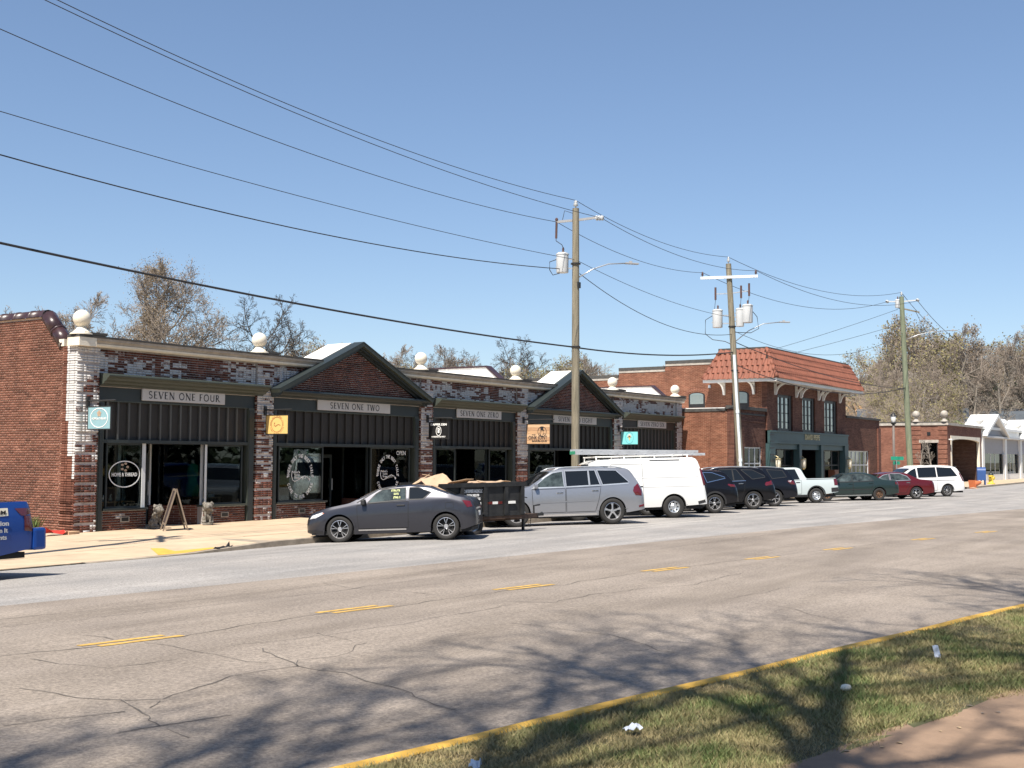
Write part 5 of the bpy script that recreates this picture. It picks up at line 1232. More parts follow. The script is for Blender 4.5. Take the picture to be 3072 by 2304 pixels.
# nearest pole in view: post insulator, two-way arm, one transformer, street lamp
p1, t1 = pole('utility_pole', B1, (38.47, 22.62, 9.43), .165, .125, M['wood_pole'], 'tall weathered wooden pole with one grey transformer, rising behind the white van')
def A1(z): return along(B1, t1, z)
mb = MB(); insul(mb, A1(9.44), .30, .11); mb.build('post_insulator', M['trafo'], p1, smooth=True)
dA = Vector((.50, -.87, 0)).normalized()                    # arm lies square to the line
a = A1(8.98); MB().bar(a, a + dA * .80 + Vector((0, 0, .10)), .065, .085).bar(a, a - dA * .75 + Vector((0, 0, -.06)), .065, .085).build('cross_arm', M['lampgrey'], p1)
mb = MB(); e = a + dA * .80 + Vector((0, 0, .08)); 
for k in range(3): mb.lathe([(.03, -.05), (.10, -.02), (.10, .02), (.03, .05)], 10, (e + dA * (.1 * k)), 'y')
mb.build('line_insulator', M['trafo'], p1); 
cut = a - dA * .72 + Vector((0, 0, -.06)); MB().tube([cut, cut + Vector((.02, .03, -.62))], .045, 8).lathe([(.02, 0), (.06, .05), (.06, .12), (.02, .16)], 8, cut).build('fuse_cutout', M['porcelain'], p1)
tr = transformer(p1, A1(6.99) - dA * .50, .23, .66); 
MB().tube([cut + Vector((.02, .03, -.62)), A1(8.2) - dA * .74, A1(8.05) - dA * .52, A1(7.9) - dA * .46], .014, 5).build('jumper', M['wire'], p1)
MB().tube([A1(7.5) - dA * .70, A1(7.4) - dA * .98, A1(7.1) - dA * .98, A1(6.9) - dA * .86, A1(6.97) - dA * .6], .016, 5).build('jumper', M['wire'], p1)
MB().tube([A1(9.0) - dA * .5, A1(9.35) - dA * .42, A1(9.25) - dA * .12, A1(9.0)], .013, 5).build('jumper', M['wire'], p1)
MB().bar(A1(7.5), A1(7.5) - dA * .32, .06, .05).bar(A1(7.15), A1(7.15) - dA * .32, .06, .05).build('transformer_bracket', M['steel'], p1)
lamp_arm(p1, A1(6.83) + Vector((.1, -.1, 0)), (.77, -.64, 0), 1.9, .62)
MB().lathe([(.14, 0), (.18, .0), (.18, .05), (.14, .05)], 14, A1(4.16)).lathe([(.15, 0), (.19, .0), (.19, .05), (.15, .05)], 14, A1(7.3)).build('pole_band', M['iron'], p1)
MB().box(-.10, .10, -.165, -.12, 0, .22).build('cable_box', M['iron'], p1).location = A1(6.4)
# second pole: leaning, white crossarm, three transformers, white riser pipe, street lamp
p2, t2 = pole('utility_pole', B2, (55.5, 23.75, 9.8), .18, .135, M['wood_pole'], 'leaning wooden pole with white crossarm and three transformers by the brick wing')
def A2(z): return along(B2, t2, z)
mb = MB(); insul(mb, A2(9.82), .34, .09); mb.build('post_insulator', M['trafo'], p2, smooth=True)
M['fibre'] = mat('white_crossarm', (.66, .70, .72), .45, var=.05)
dB = Vector((.30, -.95, 0)).normalized(); a = A2(9.1) + Vector((-.17, -.06, 0))
MB().bar(a - dB * 1.42, a + dB * 1.42, .10, .13).build('crossarm', M['fibre'], p2)
mb = MB()
for s in (-1.32, 1.32): insul(mb, a + dB * s + Vector((0, 0, .06)), .26, .08)
mb.build('arm_insulator', M['porcelain'], p2, smooth=True)
MB().bar(A2(8.3), A2(8.3) - dB * .75, .05, .05).bar(A2(8.3), A2(8.3) + dB * .98 + Vector((0, 0, .12)), .05, .05).build('cutout_arm', M['steel'], p2)
for off, zz in ((-.72, 8.45), (.55, 8.5), (.95, 8.6)):
    c = A2(zz) + dB * off; MB().tube([c + Vector((0, 0, .18)), c + Vector((0, 0, -.45))], .055, 8).build('fuse_cutout', M['porcelain'], p2)
    MB().tube([c + Vector((0, 0, -.45)), c + Vector((-.12, 0, -.9)), c + Vector((-.08, 0, -1.4)), c + Vector((.05, 0, -1.75))], .012, 5).build('jumper', M['wire'], p2)
for off, zz, rr in ((-.72, 6.6, .25), (.42, 6.62, .20), (.80, 6.8, .26)):
    transformer(p2, A2(zz) + dB * off + Vector((-.08 if off > .4 else 0, 0, 0)), rr, .82)
MB().bar(A2(7.2), A2(7.2) - dB * .5, .06, .06).bar(A2(6.8), A2(6.8) - dB * .5, .06, .06).bar(A2(7.1), A2(7.1) + dB * .6, .06, .06).build('transformer_bracket', M['steel'], p2)
MB().tube([A2(7.2) - dB * .95, A2(7.0) - dB * 1.3, A2(6.3) - dB * 1.35, A2(6.0) - dB * 1.0, A2(5.9) - dB * .4, A2(5.7)], .018, 5).build('jumper', M['wire'], p2)
MB().tube([A2(7.5) + dB * .95, A2(7.1) + dB * 1.25, A2(6.5) + dB * 1.3, A2(6.3) + dB * .9, A2(6.35)], .018, 5).build('jumper', M['wire'], p2)
lamp_arm(p2, A2(5.9) + Vector((.1, -.1, 0)), (.62, -.78, 0), 2.3, 1.0)
rp = MB(); q = Vector((-.18, -.10, 0)); rp.tube([A2(-2.0) + q, A2(-.2) + q, A2(2.0) + q, A2(5.2) + q * .9], .075, 10); rp.tube([A2(-.1) + q, A2(.05) + q], .095, 10); rp.tube([A2(2.3) + q, A2(2.45) + q], .095, 10)
rp.build('riser_pipe', M['fibre'], p2, smooth=True, auto=rad(40)); MB().lathe([(.15, 0), (.19, 0), (.19, .06), (.15, .06)], 14, A2(6.6)).lathe([(.15, 0), (.19, 0), (.19, .06), (.15, .06)], 14, A2(4.4)).build('pole_band', M['iron'], p2)
# third pole
p3, t3 = pole('utility_pole', B3, (84.6, 23.2, 11.5), .22, .16, M['green_pole'], 'greenish treated pole standing in front of the corner shop across the side street')
def A3(z): return along(B3, t3, z)
mb = MB(); insul(mb, A3(11.5), .34, .11); mb.build('post_insulator', M['trafo'], p3, smooth=True)
a = A3(11.15); MB().bar(a, a + dA * 1.1 + Vector((0, 0, .1)), .08, .08).bar(a, a - dA * 1.0, .08, .08).build('cross_arm', M['trafo'], p3)
mb = MB()
for c in (a + dA * 1.1 + Vector((0, 0, .1)), a - dA * 1.0): mb.lathe([(.04, -.22), (.11, -.1), (.11, .1), (.04, .22)], 8, c, 'x')
mb.build('line_insulator', M['trafo'], p3)
MB().bar(A3(10.6) - dA * .4 + Vector((0, 0, .15)), A3(10.5) + Vector((.7, -1.0, -.1)), .09, .09).build('cross_arm', M['wood_pole'], p3); transformer(p3, A3(10.7) - dA * .3, .16, .5)
lamp_arm(p3, A3(8.4), (.5, -.87, 0), 3.2, .7)
# pole beyond the left edge of the picture: its shadow lies across the driveway
p0, t0 = pole('utility_pole', B0, (13.2, 22.6, 9.7), .17, .125, M['wood_pole'], 'wooden pole with two crossarms just outside the left edge of the photo')
def A0(z): return along(B0, t0, z)
MB().bar(A0(8.6) - Vector((.75, .9, 0)), A0(8.6) + Vector((.55, .66, 0)), .12, .14).bar(A0(8.2) + Vector((-1.1, .7, 0)), A0(8.2) + Vector((.55, -.35, 0)), .12, .14).build('cross_arm', M['wood_pole'], p0)

def wire(a, b, sag, r, label, group='overhead wires along the street', n=22):
    a, b = Vector(a), Vector(b); mid = (a + b) / 2
    pts = [a.lerp(b, i / n) + Vector((0, 0, -4 * sag * (i / n) * (1 - i / n))) - mid for i in range(n + 1)]
    o = MB().tube(pts, r, 5).build('overhead_wire', M['wire'], smooth=True); o.location = mid
    return tag(o, label, 'wire', group)
W0 = lambda dx, dy, z: A0(z) + Vector(B0) + Vector((dx, dy, 0))
W1 = lambda z, d=0.0: Vector(B1) + A1(z) + dA * d
W2 = lambda z, d=0.0: Vector(B2) + A2(z) + dB * d
W3 = lambda z, d=0.0: Vector(B3) + A3(z) + dA * d

SG = 'overhead wires from the left edge to the first pole'
wire(W0(-.3, -.3, 10.2), W1(9.74), .60, .011, 'thin top wire running from the upper left corner to the insulator on the first pole', SG)
wire(W0(.35, .2, 10.25), W1(9.07, .92), .55, .011, 'thin wire from upper left to the street-side arm of the first pole', SG)
wire(W0(.7, .7, 9.35), W1(8.92, -.72), .55, .011, 'third wire down from the top left, ending at the fuse side of the first pole', SG)
wire(W0(0, 0, 7.25), W1(7.48), .25, .010, 'faint single wire in mid sky between the high wires and the thick cable', SG)
wire(W0(0, 0, 6.35), W1(7.13, -.5), .45, .016, 'dark wire from the left edge to the first pole transformer', SG)
wire(W0(0, 0, 4.5), W1(4.18, -.1), .22, .030, 'thick black cable crossing low over the shop roofs to the first pole', SG)
S2 = 'overhead wires between the first two poles'
wire(W1(9.74), W2(10.15), .45, .011, 'topmost thin wire between the transformer pole and the white-crossarm pole', S2)
wire(W1(9.07, .95), W2(9.4, 1.35), .50, .011, 'second thin wire, street side, between the first two poles', S2)
wire(W1(8.92, -.72), W2(9.4, -1.3), .45, .011, 'wire to the shop-side end of the white crossarm', S2)
wire(W1(7.48), W2(7.1), .30, .010, 'pale slack wire from the first lamp arm to the three transformers', S2)
wire(W1(6.95, .15), W2(6.25), .75, .014, 'sagging wire below the first street lamp', S2)
wire(W1(4.16), W2(5.35), .22, .030, 'thick black cable between the first two poles in front of the roofs', S2)
S3 = 'overhead wires between the second and third poles'
wire(W2(10.15), W3(11.8), .9, .013, 'topmost wire between the white-crossarm pole and the greenish pole', S3)
wire(W2(9.4, 1.35), W3(11.2, 1.1), .9, .013, 'street-side wire between the second and third poles', S3)
wire(W2(9.4, -1.3), W3(11.15, -1.0), 1.1, .013, 'lowest of the three thin wires reaching the greenish pole', S3)
wire(W2(6.45), W3(8.95), 1.4, .012, 'faint wire above the tiled roof to the greenish pole', S3)
wire(W2(5.9), W3(5.0), .5, .022, 'dark cable running down across the terracotta roof', S3)
wire(W2(4.75), W3(5.1), .9, .022, 'dark cable sagging across the tiles towards the greenish pole', S3)
S4 = 'overhead wires beyond the greenish pole'
wire(W3(11.8), (125, 27, 11.2), 1.0, .02, 'bundled dark wire falling away right of the greenish pole', S4)
wire(W3(11.2, 1.1), (125, 26, 11.1), 1.0, .02, 'dark wire from the street-side arm falling away to the right', S4)
wire(W3(10.5, .9), (125, 27.5, 8.0), 1.2, .016, 'thin lower wire falling away right of the greenish pole', S4)
wire(W3(10.6, -.3), (69, 34, 5.2), .25, .013, 'service wire from the greenish pole down behind the tiled roof', S4)
wire(W3(9.6), (71, 36, 5.0), .25, .013, 'second service wire from the greenish pole down behind the tiled roof', S4)
wire(W3(5.0), (76.5, 36, 3.2), .1, .016, 'pale service cable from the greenish pole to the back of the low brick shop', S4)

# ---------------------------------------------------------------- small street furniture
mbx = empty('mailbox', (106.4, 22.75, zs(106.4, 22.75)), rad(18), 'blue round-topped postal collection box beside the hydrant on the far corner', 'mailbox')
M['mblue'] = mat('mailbox_blue', srgb(46, 76, 128), .45, var=.08)
prof = [(-.38, .38), (.38, .38), (.38, 1.15)] + [(.38 * math.cos(rad(t)), 1.15 + .34 * math.sin(rad(t))) for t in range(15, 180, 15)] + [(-.38, 1.15)]
MB().prism(prof, 'y', -.34, .34).build('body', M['mblue'], mbx, bevel=.015)
for a in (-.33, .33):
    for b in (-.29, .29): MB().box(a - .04, a + .04, b - .04, b + .04, 0, .38).build('leg', M['mblue'], mbx)
MB().box(-.22, .22, -.352, -.342, .62, .88).build('emblem_panel', M['white'], mbx)
flat_shape([[(-.17, -.05), (.05, -.05), (.17, .04), (.02, .02), (-.13, .07), (-.04, 0)], [(-.20, -.10), (.20, -.10), (.20, -.075), (-.20, -.075)]], M['mblue'], mbx, (0, -.355, .76), (1, 0, 0), (0, 0, 1), 'emblem')
MB().box(-.24, .24, -.36, -.342, 1.02, 1.16).build('pull_door', M['mblue'], mbx, bevel=.01)
hy = empty('fire_hydrant', (110.2, 22.75, zs(110.2, 22.75)), 0, 'yellow fire hydrant with a dark bonnet on the kerb beside the mailbox', 'fire hydrant')
M['hyd'] = mat('hydrant_yellow', (.62, .46, .06), .5, var=.1)
MB().lathe([(.24, 0), (.24, .05), (.17, .07), (.14, .12), (.13, .46), (.17, .48), (.17, .54), (.12, .56)], 16).lathe([(.07, -.24), (.09, -.24), (.09, .24), (.07, .24)], 10, (0, 0, .40), 'x').lathe([(.10, -.22), (.10, -.1)], 10, (0, 0, .38), 'y').build('barrel', M['hyd'], hy, smooth=True, auto=rad(35))
MB().lathe([(.15, .56), (.14, .64), (.08, .71), (.04, .72), (.04, .80), (0, .80)], 14).build('bonnet', M['darkgreen'], hy, smooth=True, auto=rad(35)); hy.scale = (1.4, 1.4, 1.4)
co = empty('traffic_cone', (96.6, 21.3, zr(96.6, 21.3) + .22), 0, 'orange traffic cone lying on its side at the end of the far kerb', 'traffic cone')
M['orange'] = mat('cone_orange', (.62, .17, .06), .55, var=.12)
MB().lathe([(.30, 0), (.24, .3), (.12, .85), (.06, .9)], 16).build('cone', M['orange'], co, smooth=True); MB().box(-.32, .32, -.32, .32, -.05, 0).build('foot', M['orange'], co); co.rotation_euler = (rad(80), 0, rad(60)); co.location.z += .12
o = MB().add([(-.5, -.25, 0), (.5, -.3, 0), (.55, .2, .1), (-.3, .3, .08)], [(0, 1, 2, 3)]).build('cardboard_scrap', M['tan']); o.location = (95.4, 20.9, zr(95.4, 20.9) + .02); tag(o, 'pale flattened scrap lying by the fallen orange cone', 'litter')
for i, x in enumerate((113.6, 115.3)):
    b = empty('wheeled_bin', (x, 27.6, -2.0), 0, 'grey wheeled bin in the shaded porch, %s of two' % ('nearer the brick corner' if i == 0 else 'further from the brick corner'), 'bin', 'bins in the porch')
    M.setdefault('bin', mat('bin_grey', (.05, .06, .065), .6, var=.1))
    MB().prism([(-.30, 0), (.30, 0), (.40, 1.05), (-.40, 1.05)], 'x', -.34, .34).build('body', M['bin'], b); MB().box(-.38, .38, -.43, .43, 1.052, 1.12).build('lid', M['bin'], b, bevel=.02); b.scale = (1.5, 1.5, 1.35)
    for s in (-.3, .3): MB().lathe([(0, 0), (.12, 0), (.12, .06), (0, .06)], 12, (s, .33, .12), 'x').build('wheel', M['rubber'], b)
# street lamp post with lantern, street-name blades
lp = empty('street_lamp', (88.2, 24.9, -2.0), 0, 'slim grey-brown lamp post with small lantern head at the side street corner', 'street lamp')
M['lamp_post'] = mat('lamp_post_brown', (.15, .125, .11), .7, var=.2)
MB().tube([(0, 0, 0), (0, 0, 4.6)], [.10, .085], 10).lathe([(.20, 0), (.2, .25), (.12, .35)], 12).build('post', M['lamp_post'], lp, smooth=True)
MB().lathe([(.09, 4.6), (.2, 4.7), (.2, 4.78), (.12, 4.8)], 12).lathe([(.22, 5.22), (.2, 5.3), (.1, 5.42), (.03, 5.5)], 12).build('lantern_frame', M['iron'], lp, smooth=True); MB().lathe([(.12, 4.8), (.19, 4.95), (.19, 5.22)], 12).build('globe', M['white'], lp, smooth=True)
ss = empty('street_sign', (86.9, 24.35, -2.0), 0, 'green street name blades on a short post in front of the corner shop', 'street sign')
MB().tube([(0, 0, 0), (0, 0, 2.3)], .04, 8).build('post', M['steel'], ss); M['sgreen'] = mat('street_sign_green', srgb(40, 150, 120), .45, var=.1)
MB().bar((-.5, .25, 2.15), (.55, -.35, 2.15), .02, .26).build('name_blade', M['sgreen'], ss); MB().bar((-.25, -.3, 1.82), (.25, .3, 1.82), .02, .24).build('name_blade', M['sgreen'], ss)
text('MAIN ST', .13, .7, M['whiteink'], ss, (.02, -.06, 2.09), Vector((1.05, -.6, 0)).normalized(), (0, 0, 1)) if False else None
# by the driveway: red folded sheet, wood block, weeds, kerb debris
o = crumple('red_tarp', (19.2, 27.0, -2.06), 1.0, .45, .12, 12, mat('red_tarp', (.52, .035, .025), .55, var=.15), rad(6)); tag(o, 'bright red folded tarp on the ground at the foot of the brick end wall', 'tarp')
o = MB().box(-.2, .2, -.1, .1, 0, .10).build('wood_block', M['plank2'], bevel=.005); o.location = (19.85, 26.95, -2.07); o.rotation_euler = (0, 0, .2); tag(o, 'pale wooden block between the red tarp and the brick corner', 'wood block')
rw = random.Random(3)
for k, (x, y) in enumerate(((19.7, 28.3), (19.85, 28.9), (19.6, 29.5))):
    mb = MB()
    for j in range(40):
        a = rw.uniform(0, 6.28); l = rw.uniform(.2, .5); b = Vector((rw.gauss(0, .05), rw.gauss(0, .05), 0)); t = b + Vector((math.cos(a) * l * .5, math.sin(a) * l * .5, l)); s = Vector((-math.sin(a), math.cos(a), 0)) * .014
        mb.add([b - s, b + s, b.lerp(t, .6) + s * 1.4 + Vector((0, 0, .04)), t, b.lerp(t, .6) - s * 1.4 + Vector((0, 0, .04))], [(0, 1, 2, 3, 4)])
    o = mb.build('weed', M['weed'], fix=False); o.location = (x, y, -2.08); tag(o, 'tuft of weeds growing at the foot of the brick end wall', 'plant', 'weeds by the end wall')
o = crumple('plastic_debris', (19.4, 20.82, -2.16), .55, .18, .06, 9, M['plastic'], .1); tag(o, 'dark torn plastic lying in the gutter at the painted kerb end', 'litter')
# ---------------------------------------------------------------- vehicles
def paint(name, col, metal=.35, rough=.32, coat=.6, spec=.4):
    m = mat(name, col, rough, metal=metal, var=0, coat=coat, spec=spec); m.node_tree.nodes['Principled BSDF'].inputs['Coat Roughness'].default_value = .07
    return m
def gsm(a, k):
    r = int(3 * k); w = np.exp(-.5 * (np.arange(-r, r + 1) / k) ** 2); w /= w.sum()
    return np.convolve(np.pad(a, r, mode='edge'), w, mode='valid')
class Body:
    def __init__(s, P):
        s.P = P; wb = P['wb']; s.xf, s.xr = wb / 2 + P['fo'], -wb / 2 - P['ro']; s.W = P['W']
        s.xd = np.linspace(s.xr, s.xf, 900); dx = s.xd[1] - s.xd[0]
        def curve(pts, sg):
            p = sorted(pts); y = np.interp(s.xd, [q[0] for q in p], [q[1] for q in p]); return gsm(y, sg / dx) if sg else y
        s.top_ = curve(P['top'], P.get('sm', .045)); s.belt_ = np.minimum(curve(P['belt'], .06), s.top_ - .012); s.low_ = curve(P['low'], .03)
        s.axles = (wb / 2, -wb / 2); s.Ra = P['Ra']; s.rw = P['r']
        s.zb0 = float(np.interp(0, s.xd, s.belt_)); s.tum = P.get('tum', .40)
    def I(s, a, x): return float(np.interp(x, s.xd, a))
    def w(s, x):
        P = s.P; w = s.W / 2
        for e, Rp, pe in ((s.xf - x, P.get('Rf', .65), P.get('pf', .72)), (x - s.xr, P.get('Rr', .4), P.get('pr', .84))):
            if e < Rp: t = max(0, 1 - e / Rp); w *= pe + (1 - pe) * math.sqrt(max(0, 1 - t ** 2.4))
        return w
    def lowz(s, x):
        z = s.I(s.low_, x)
        for xa in s.axles:
            d = abs(x - xa)
            if d < s.Ra: z = max(z, s.rw + math.sqrt(max(0, s.Ra ** 2 - d * d)))
        return z
    def ys(s, x, z):
        w = s.w(x); zb = s.I(s.belt_, x); z0 = .25; zm = z0 + .58 * (max(zb, .6) - z0)
        if z <= zb:
            t = (z - zm) / (zm - z0) if z < zm else (z - zm) / max(.05, zb - zm)
            return w * (1 - (.055 if z < zm else .040) * t * t)
        return w * .96 - s.tum * (z - zb) - .0
    def zc(s, x): zb, zt = s.I(s.belt_, x), s.I(s.top_, x); return zb + (zt - zb) * s.P.get('cant', .86)
    def zsurf(s, x, y):
        zt, zc = s.I(s.top_, x), s.zc(x); wc = max(.05, s.ys(x, zc + 1e-6)); t = min(1, abs(y) / wc)
        return zc + (zt - zc) * (1 - t ** 2.6) ** (1 / 2.6)
    def build(s, mats, parent):
        xs = list(np.linspace(s.xr, s.xf, 84))
        for xa in s.axles: xs += [xa + s.Ra * math.cos(math.pi * k / 16) * (.9995) for k in range(17)] + [xa + s.Ra * 1.004, xa - s.Ra * 1.004]
        xs = sorted(x for x in xs if s.xr <= x <= s.xf); xx = [xs[0]]
        for x in xs[1:]:
            if x - xx[-1] > .002: xx.append(x)
        rows = []
        for x in xx:
            zl, zb = s.lowz(x), s.I(s.belt_, x); zb = max(zb, zl + .01); R = []
            R.append((s.ys(x, zl) - .05, zl)); 
            for k in range(9): z = zl + (zb - zl) * k / 8; R.append((s.ys(x, min(z, s.I(s.belt_, x))), z))
            zc, zt = max(s.zc(x), zb + .002), max(s.I(s.top_, x), zb + .004)
            for k in range(1, 5): z = zb + (zc - zb) * k / 4; R.append((s.ys(x, z + 1e-6), z))
            wc = R[-1][0]
            for k in range(1, 8):
                a = math.pi / 2 * k / 7; R.append((wc * math.cos(a) ** (2 / 2.6) if k < 7 else 0, zc + (zt - zc) * math.sin(a) ** (2 / 2.6)))
            rows.append(R)
        n = len(rows[0]); mb = MB(); vs = []
        for x, R in zip(xx, rows):
            vs += [(x, y, z) for y, z in R] + [(x, -y, z) for y, z in reversed(R[:-1])]
        m = 2 * n - 1
        fs = [(i * m + k, i * m + k + 1, (i + 1) * m + k + 1, (i + 1) * m + k) for i in range(len(xx) - 1) for k in range(m - 1)]
        fs += [tuple(range(m)), tuple(reversed(range((len(xx) - 1) * m, len(xx) * m)))]
        mb.add(vs, fs); o = mb.build('body', mats, parent, smooth=True, auto=rad(42))
        ub = MB(); z = s.P['under']; ub.box(s.xr + .12, s.xf - .15, -s.W * .44, s.W * .44, z, z + .10)
        for xa in s.axles:
            for sg in (-1, 1):
                y0, y1 = s.W / 2 * .86, s.W / 2 * .40
                ub.lathe([(s.Ra * .99, sg * y0), (s.Ra * .99, sg * y1), (0, sg * y1)], 18, (xa, 0, s.rw), 'y', a0=0, a1=math.pi)
        ub.build('underbody', M['underbody'], parent); return o
    def side(s, poly, off, name, matl, parent, sides=(1,), nx=12, inset=0):
        zsn = sorted({round(p[1], 4) for p in poly}); zz = []
        for a, b in zip(zsn[:-1], zsn[1:]):
            k = max(1, int((b - a) / .07)); zz += [a + (b - a) * i / k for i in range(k)]
        zz.append(zsn[-1]); out = None; first = None
        for sg in sides:
            mb = MB(); vs = []
            for z in zz:
                zq = min(max(z, zsn[0] + 1e-4), zsn[-1] - 1e-4); X = []
                for (x0, z0), (x1, z1) in zip(poly, poly[1:] + poly[:1]):
                    if (z0 - zq) * (z1 - zq) <= 0 and abs(z1 - z0) > 1e-9: X.append(x0 + (x1 - x0) * (zq - z0) / (z1 - z0))
                a, b = min(X), max(X)
                for k in range(nx + 1): x = a + (b - a) * k / nx; vs.append((x, sg * (s.ys(x, z) + off), z))
            mb.add(vs, [(i * (nx + 1) + k, i * (nx + 1) + k + 1, (i + 1) * (nx + 1) + k + 1, (i + 1) * (nx + 1) + k) for i in range(len(zz) - 1) for k in range(nx)])
            me_o = mb.build(name, matl, parent, smooth=True, fix=False)
            out = me_o if out is None else out
        return out
    def rib(s, pts, w, off, name, matl, parent, sides=(1,), closed=False):
        P = list(pts) + ([pts[0]] if closed else []); Q = []
        for (x0, z0), (x1, z1) in zip(P[:-1], P[1:]):
            k = max(1, int(math.hypot(x1 - x0, z1 - z0) / .08)); Q += [(x0 + (x1 - x0) * i / k, z0 + (z1 - z0) * i / k) for i in range(k)]
        Q.append(P[-1]); L_, R_ = ribbon2(Q, w); mb = MB()
        for sg in sides:
            vs = []
            for a, b in zip(L_, R_): vs += [(a.x, sg * (s.ys(a.x, a.y) + off), a.y), (b.x, sg * (s.ys(b.x, b.y) + off), b.y)]
            mb.add(vs, [(2 * i, 2 * i + 1, 2 * i + 3, 2 * i + 2) for i in range(len(L_) - 1)])
        return mb.build(name, matl, parent, fix=False)
    def topq(s, x0, x1, f, off, name, matl, parent, nx=14, ny=10, drop=0):
        mb = MB(); vs = []
        for i in range(nx + 1):
            x = x0 + (x1 - x0) * i / nx; wc = s.ys(x, s.zc(x) + 1e-6) * f; dzdx = (s.I(s.top_, x + .01) - s.I(s.top_, x - .01)) / .02; nn = math.hypot(1, dzdx)
            for j in range(ny + 1): y = -wc + 2 * wc * j / ny; vs.append((x - dzdx / nn * off, y, s.zsurf(x, y) + off / nn - drop))
        mb.add(vs, [(i * (ny + 1) + j, i * (ny + 1) + j + 1, (i + 1) * (ny + 1) + j + 1, (i + 1) * (ny + 1) + j) for i in range(nx) for j in range(ny)])
        return mb.build(name, matl, parent, smooth=True, fix=False)

WCACHE = {}
def wheel(parent, x, y, r, wd, rim, style, sg, steer=0.0, rimm='alloy'):
    """tyre with its rim as a child; built facing +y, turned round for the far side"""
    key = (r, wd, rim, style, rimm)
    if key not in WCACHE:
        t = MB().lathe([(rim * .97, -wd * .40), (rim * 1.05, -wd * .47), (r * .90, -wd * .5), (r * .975, -wd * .40), (r, -wd * .25), (r, wd * .25), (r * .975, wd * .40), (r * .90, wd * .5), (rim * 1.05, wd * .47), (rim * .97, wd * .40)], 40, axis='y')
        to = t.build('wheel', M['rubber'], smooth=True, auto=rad(50))
        R = MB(); yo = wd * .40
        R.lathe([(rim * .99, yo), (rim * .93, yo + .004), (rim * .90, yo - .03), (rim * .86, -wd * .3)], 36, axis='y')
        R.lathe([(0, yo - .015), (.045, yo - .015), (.06, yo - .03)], 16, axis='y')
        n, kind = style
        if kind == 'steel':
            R.lathe([(.06, yo - .03), (rim * .40, yo - .02), (rim * .62, yo - .05), (rim * .90, yo - .035)], 32, axis='y')
        else:
            for k in range(n):
                a = 2 * math.pi * k / n + .3
                def pt(rr, da, yy): return (rr * math.cos(a + da), yy, rr * math.sin(a + da))
                arms = {'star': [(0, .30, .16)], 'five': [(0, .20, .14)], 'twin': [(-.16, .07, .085), (.16, .07, .085)], 'split': [(-.20, .05, .085), (.20, .05, .085)], 'thin': [(0, .09, .09)]}[kind]
                for da, wi, wo in arms:
                    r0, r1 = .04, rim * .93; d0 = da * (.45 if kind == 'split' else 1)
                    vi, vo = wi * .5 * (1.0 if kind in ('star', 'five') else 1.0), wo * .5 / max(.5, r1 / .24)
                    q = [pt(r0 + .03, d0 * .6 - vi * 1.6, yo - .012), pt(r0 + .03, d0 * .6 + vi * 1.6, yo - .012), pt(r1, da + vo, yo - .02), pt(r1, da - vo, yo - .02)]
                    b = [(p[0], p[1] - .03, p[2]) for p in q]
                    if kind == 'star':
                        q = [pt(.05, -.62, yo - .012), pt(.05, .62, yo - .012), pt(r1 * .62, .13, yo - .006), pt(r1, .17, yo - .016), pt(r1, -.17, yo - .016), pt(r1 * .62, -.13, yo - .006)]; b = [(p[0], p[1] - .03, p[2]) for p in q]
                    m_ = len(q); R.add(q + b, [tuple(range(m_))] + [(i, m_ + i, m_ + (i + 1) % m_, (i + 1) % m_) for i in range(m_)])
        ro = R.build('rim', M[rimm], to, smooth=False, auto=rad(30))
        D = MB().lathe([(0, -wd * .15), (rim * .86, -wd * .15), (rim * .86, -wd * .3)], 24, axis='y').lathe([(0, yo - .09), (rim * .55, yo - .09), (rim * .55, yo - .12)], 24, axis='y')
        D.build('brake_disc', M['underbody'], to)
        if kind == 'steel':
            H = MB()
            for k in range(n):
                a = 2 * math.pi * k / n; H.lathe([(0, yo - .030), (.026, yo - .032), (.026, yo - .06)], 8, (rim * .70 * math.cos(a), 0, rim * .70 * math.sin(a)), 'y')
            H.build('wheel_holes', M['underbody'], to)
        WCACHE[key] = to; w = to
    else: w = cp(WCACHE[key])
    w.parent = parent; w.location = (x, sg * y, r); w.rotation_euler = (0, 0, (0 if sg > 0 else math.pi) + steer)
    return w

